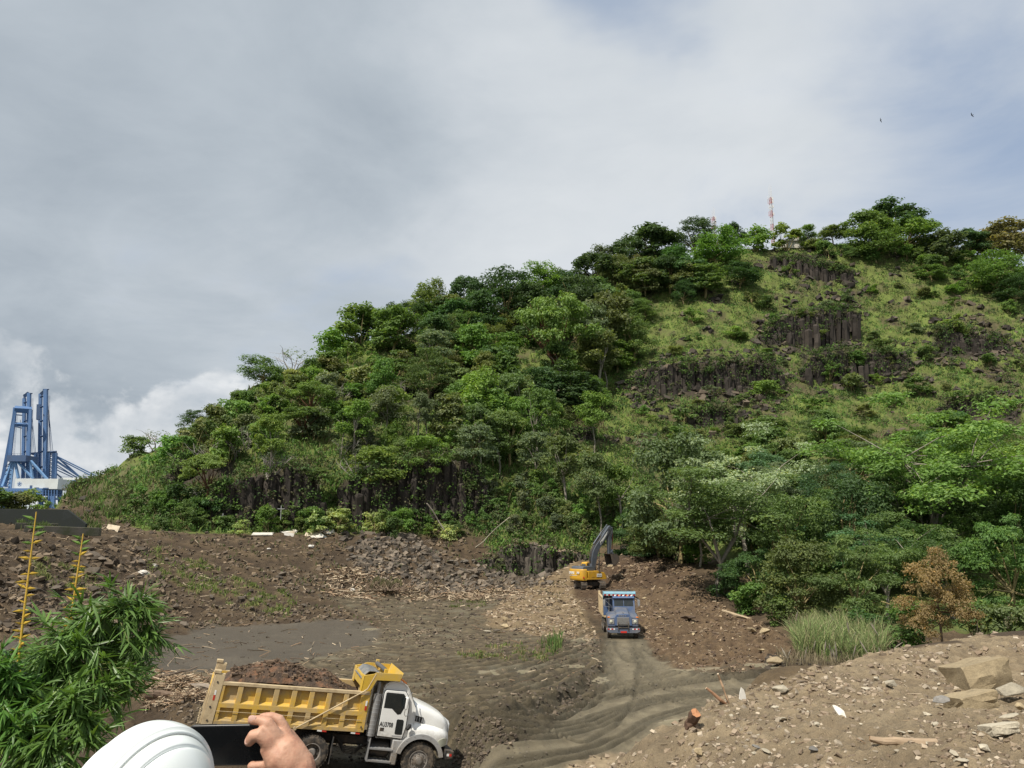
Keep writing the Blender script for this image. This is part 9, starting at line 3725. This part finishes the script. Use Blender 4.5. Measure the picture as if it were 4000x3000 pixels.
 sh.xf(lambda v: tuple(np.array(v) - feet))
 remeshed('shirt', sh, paint('shirt_cloth', (0.10, 0.14, 0.22), 0.9, dirt=0.1), root, 0.009, 4)
 tr = MB()
 limb_mb(tr, [(pel + (-0.09, 0, 0.03), 0.118), (pel + (0.09, 0, 0.03), 0.118)])
 for s in (-1, 1):
  hip = pel + (s * 0.10, 0, -0.03)
  knee = np.array((hip[0] + s * 0.02, hip[1] + 0.03, feet[2] + 0.48))
  ank = np.array((hip[0] + s * 0.03, hip[1] - 0.01, feet[2] + 0.12))
  limb_mb(tr, [(hip, 0.112), ((hip + knee) / 2, 0.098), (knee, 0.078), (knee * 0.6 + ank * 0.4, 0.074), (ank, 0.066)])
 tr.xf(lambda v: tuple(np.array(v) - feet))
 remeshed('trousers', tr, paint('trouser_cloth', (0.05, 0.06, 0.09), 0.9, dirt=0.2), root, 0.009, 4)
 for s in (-1, 1):
  hip = pel + (s * 0.10, 0, -0.03)
  a = np.array((hip[0] + s * 0.03, hip[1] - 0.01, feet[2] + 0.07))
  q = MB()
  limb_mb(q, [(a + (0, -0.04, -0.02), 0.052), (a + (s * 0.01, 0.09, -0.025), 0.05), (a + (s * 0.02, 0.18, -0.032), 0.038)])
  limb_mb(q, [(a + (0, -0.01, 0.0), 0.05), (a + (0, -0.01, 0.12), 0.055)])
  q.xf(lambda v: tuple(np.array(v) - feet))
  remeshed('boot', q, paint('boot_leather', (0.09, 0.06, 0.04), 0.6, dirt=0.4), root, 0.008, 3)
 hq = MB()
 limb_mb(hq, [(HC + (0, -0.035, -0.01), 0.088), (HC + (0, -0.03, -0.055), 0.075)])
 hq.xf(lambda v: tuple(np.array(v) - feet))
 remeshed('hair', hq, paint('hair_black', (0.015, 0.012, 0.01), 0.5, dirt=0), root, 0.007, 3)
 # ---------------- hard hat
 mh, t, b = new_mat('hard_hat_white')
 tc = t.node('ShaderNodeTexCoord')
 n = t.noise(tc.outputs['Object'], 9, 5, 0.6)
 t.l.new(t.mix(t.rng(n, 0.5, 0.8, 0, 0.25), (0.76, 0.80, 0.79), (0.62, 0.64, 0.60)), b.inputs['Base Color'])
 b.inputs['Roughness'].default_value = 0.30
 b.inputs['Coat Weight'].default_value = 0.25
 # shell: long axis points forward (right and away), lean to the right
 fw = Vector((0.40, 0.90, -0.10)).normalized()
 up_ = Vector((0.16, 0.02, 1.0)).normalized()
 sdv = fw.cross(up_).normalized()
 up_ = sdv.cross(fw).normalized()
 M = frame_matrix(Vector(HC - feet) + Vector((0.0, 0.0, 0.022)), fw, -sdv, up_)
 # rows run front to back so that the crest and ribs have clean edges
 AX, AY, AZ = 0.117, 0.095, 0.122
 ys = sorted(set([round(v, 5) for v in list(np.linspace(-0.0945, 0.0945, 45)) + [sg * v for sg in (-1, 1) for v in (0.0175, 0.0195, 0.0235, 0.0255, 0.0425, 0.0445, 0.0475, 0.0495)]]))
 na = 72
 V = []
 for y in ys:
  cb = math.sqrt(max(1e-5, 1 - (y / AY) ** 2))
  for k_ in range(na + 1):
   a = math.pi * k_ / na
   x, z = AX * cb * math.cos(a), AZ * cb * math.sin(a)
   fade = float(sstep(0.012, 0.045, np.array(z)))
   ay = abs(y)
   e = 0.0078 * (1.0 if ay < 0.0185 else 0.0 if ay > 0.0245 else 0.5)
   e += 0.0 if not (0.0435 < ay < 0.0485) else -0.0035
   e *= fade
   dn = np.array((x / AX ** 2, y / AY ** 2, z / AZ ** 2))
   dn /= np.linalg.norm(dn)
   V.append(tuple(np.array((x, y, z)) + dn * e))
 F = []
 for i in range(len(ys) - 1):
  for k_ in range(na):
   o = i * (na + 1) + k_
   F.append((o, o + 1, o + na + 2, o + na + 1))
 me = np_mesh('hard_hat', V, np.array(F), smooth=True, mats=[mh])
 hat = link('hard_hat', me, root)
 hat.matrix_local = M
 hat['label'] = 'white hard hat with a raised crest and ribs'
 so = hat.modifiers.new('thick', 'SOLIDIFY')
 so.thickness = 0.003
 q = MB()
 secs_o, secs_i = [], []
 Vb, Fb = [], []
 n = 72
 for i in range(n):
  th = 2 * math.pi * i / n
  c_, s_ = math.cos(th), math.sin(th)
  ext = 0.010 + 0.042 * max(0, c_) ** 2.2
  for k_, (e, dz) in enumerate(((0, 0.004), (ext * 0.6, -0.002), (ext, -0.010), (ext, -0.014), (ext * 0.5, -0.006), (-0.002, 0.0))):
   Vb.append(((0.117 + e) * c_, (0.095 + e * (0.7 if abs(s_) > 0.7 else 1)) * s_, dz))
 for i in range(n):
  for k_ in range(6):
   Fb.append((i * 6 + k_, i * 6 + (k_ + 1) % 6, ((i + 1) % n) * 6 + (k_ + 1) % 6, ((i + 1) % n) * 6 + k_))
 me = np_mesh('brim', Vb, np.array(Fb), smooth=True, mats=[mh])
 link('brim', me, hat)
 return root


build_person()


def build_phone():
 a, b, c, d = hp(734, 2832), hp(1068, 2826, 0.0), hp(1068, 2988), hp(738, 2990)
 xa = Vector(b - a)
 L = xa.length
 xa.normalize()
 za = Vector(a - d)
 H = za.length
 za = (za - xa * za.dot(xa)).normalized()
 ya = za.cross(xa)                      # points away from the viewer side
 if ya.y < 0:
  ya = -ya
 cc = Vector((a + b + c + d) / 4)
 root = empty('smartphone', label='black smartphone held sideways with its dark screen towards the viewer', cat='phone')
 M = Matrix(((xa.x, ya.x, za.x, cc.x), (xa.y, ya.y, za.y, cc.y), (xa.z, ya.z, za.z, cc.z), (0, 0, 0, 1)))
 root.matrix_world = M
 r = 0.010

 def rr(L, H, r):
  pts = []
  for cx, cz, a0 in ((L / 2 - r, H / 2 - r, 0), (-L / 2 + r, H / 2 - r, 90), (-L / 2 + r, -H / 2 + r, 180), (L / 2 - r, -H / 2 + r, 270)):
   for k_ in range(7):
    th = math.radians(a0 + 15 * k_)
    pts.append((cx + r * math.cos(th), cz + r * math.sin(th)))
  return pts
 q = MB()
 q.prism(rr(L, H, r), -0.004, 0.005)
 q.build('body', paint('phone_black', (0.012, 0.012, 0.014), 0.35, dirt=0.02), root, 0.0012)
 q = MB()
 q.prism(rr(L - 0.006, H - 0.006, r * 0.8), -0.0052, -0.0042)
 m, t, b_ = new_mat('phone_screen')
 tc = t.node('ShaderNodeTexCoord')
 n = t.noise(tc.outputs['Object'], 22, 3, 0.5)
 t.l.new(t.ramp(n, [(0.3, (0.002, 0.0025, 0.003)), (0.55, (0.004, 0.004, 0.0045)), (0.8, (0.009, 0.008, 0.007))]), b_.inputs['Base Color'])
 b_.inputs['Roughness'].default_value = 0.22
 b_.inputs['Specular IOR Level'].default_value = 0.14
 q.build('screen', m, root)
 q = MB()
 q.lathe((L / 2 - 0.02, 0.005, H / 2 - 0.02), (0, 1, 0), [(0.007, 0), (0.007, 0.002)], 16)
 q.lathe((L / 2 - 0.04, 0.005, H / 2 - 0.02), (0, 1, 0), [(0.007, 0), (0.007, 0.002)], 16)
 q.build('lens', M_GLASS, root)
 q = MB()
 q.box(-L / 2 + 0.02, -L / 2 + 0.05, -0.001, 0.002, H / 2, H / 2 + 0.001)
 q.build('side_button', M_BLACK, root)


build_phone()
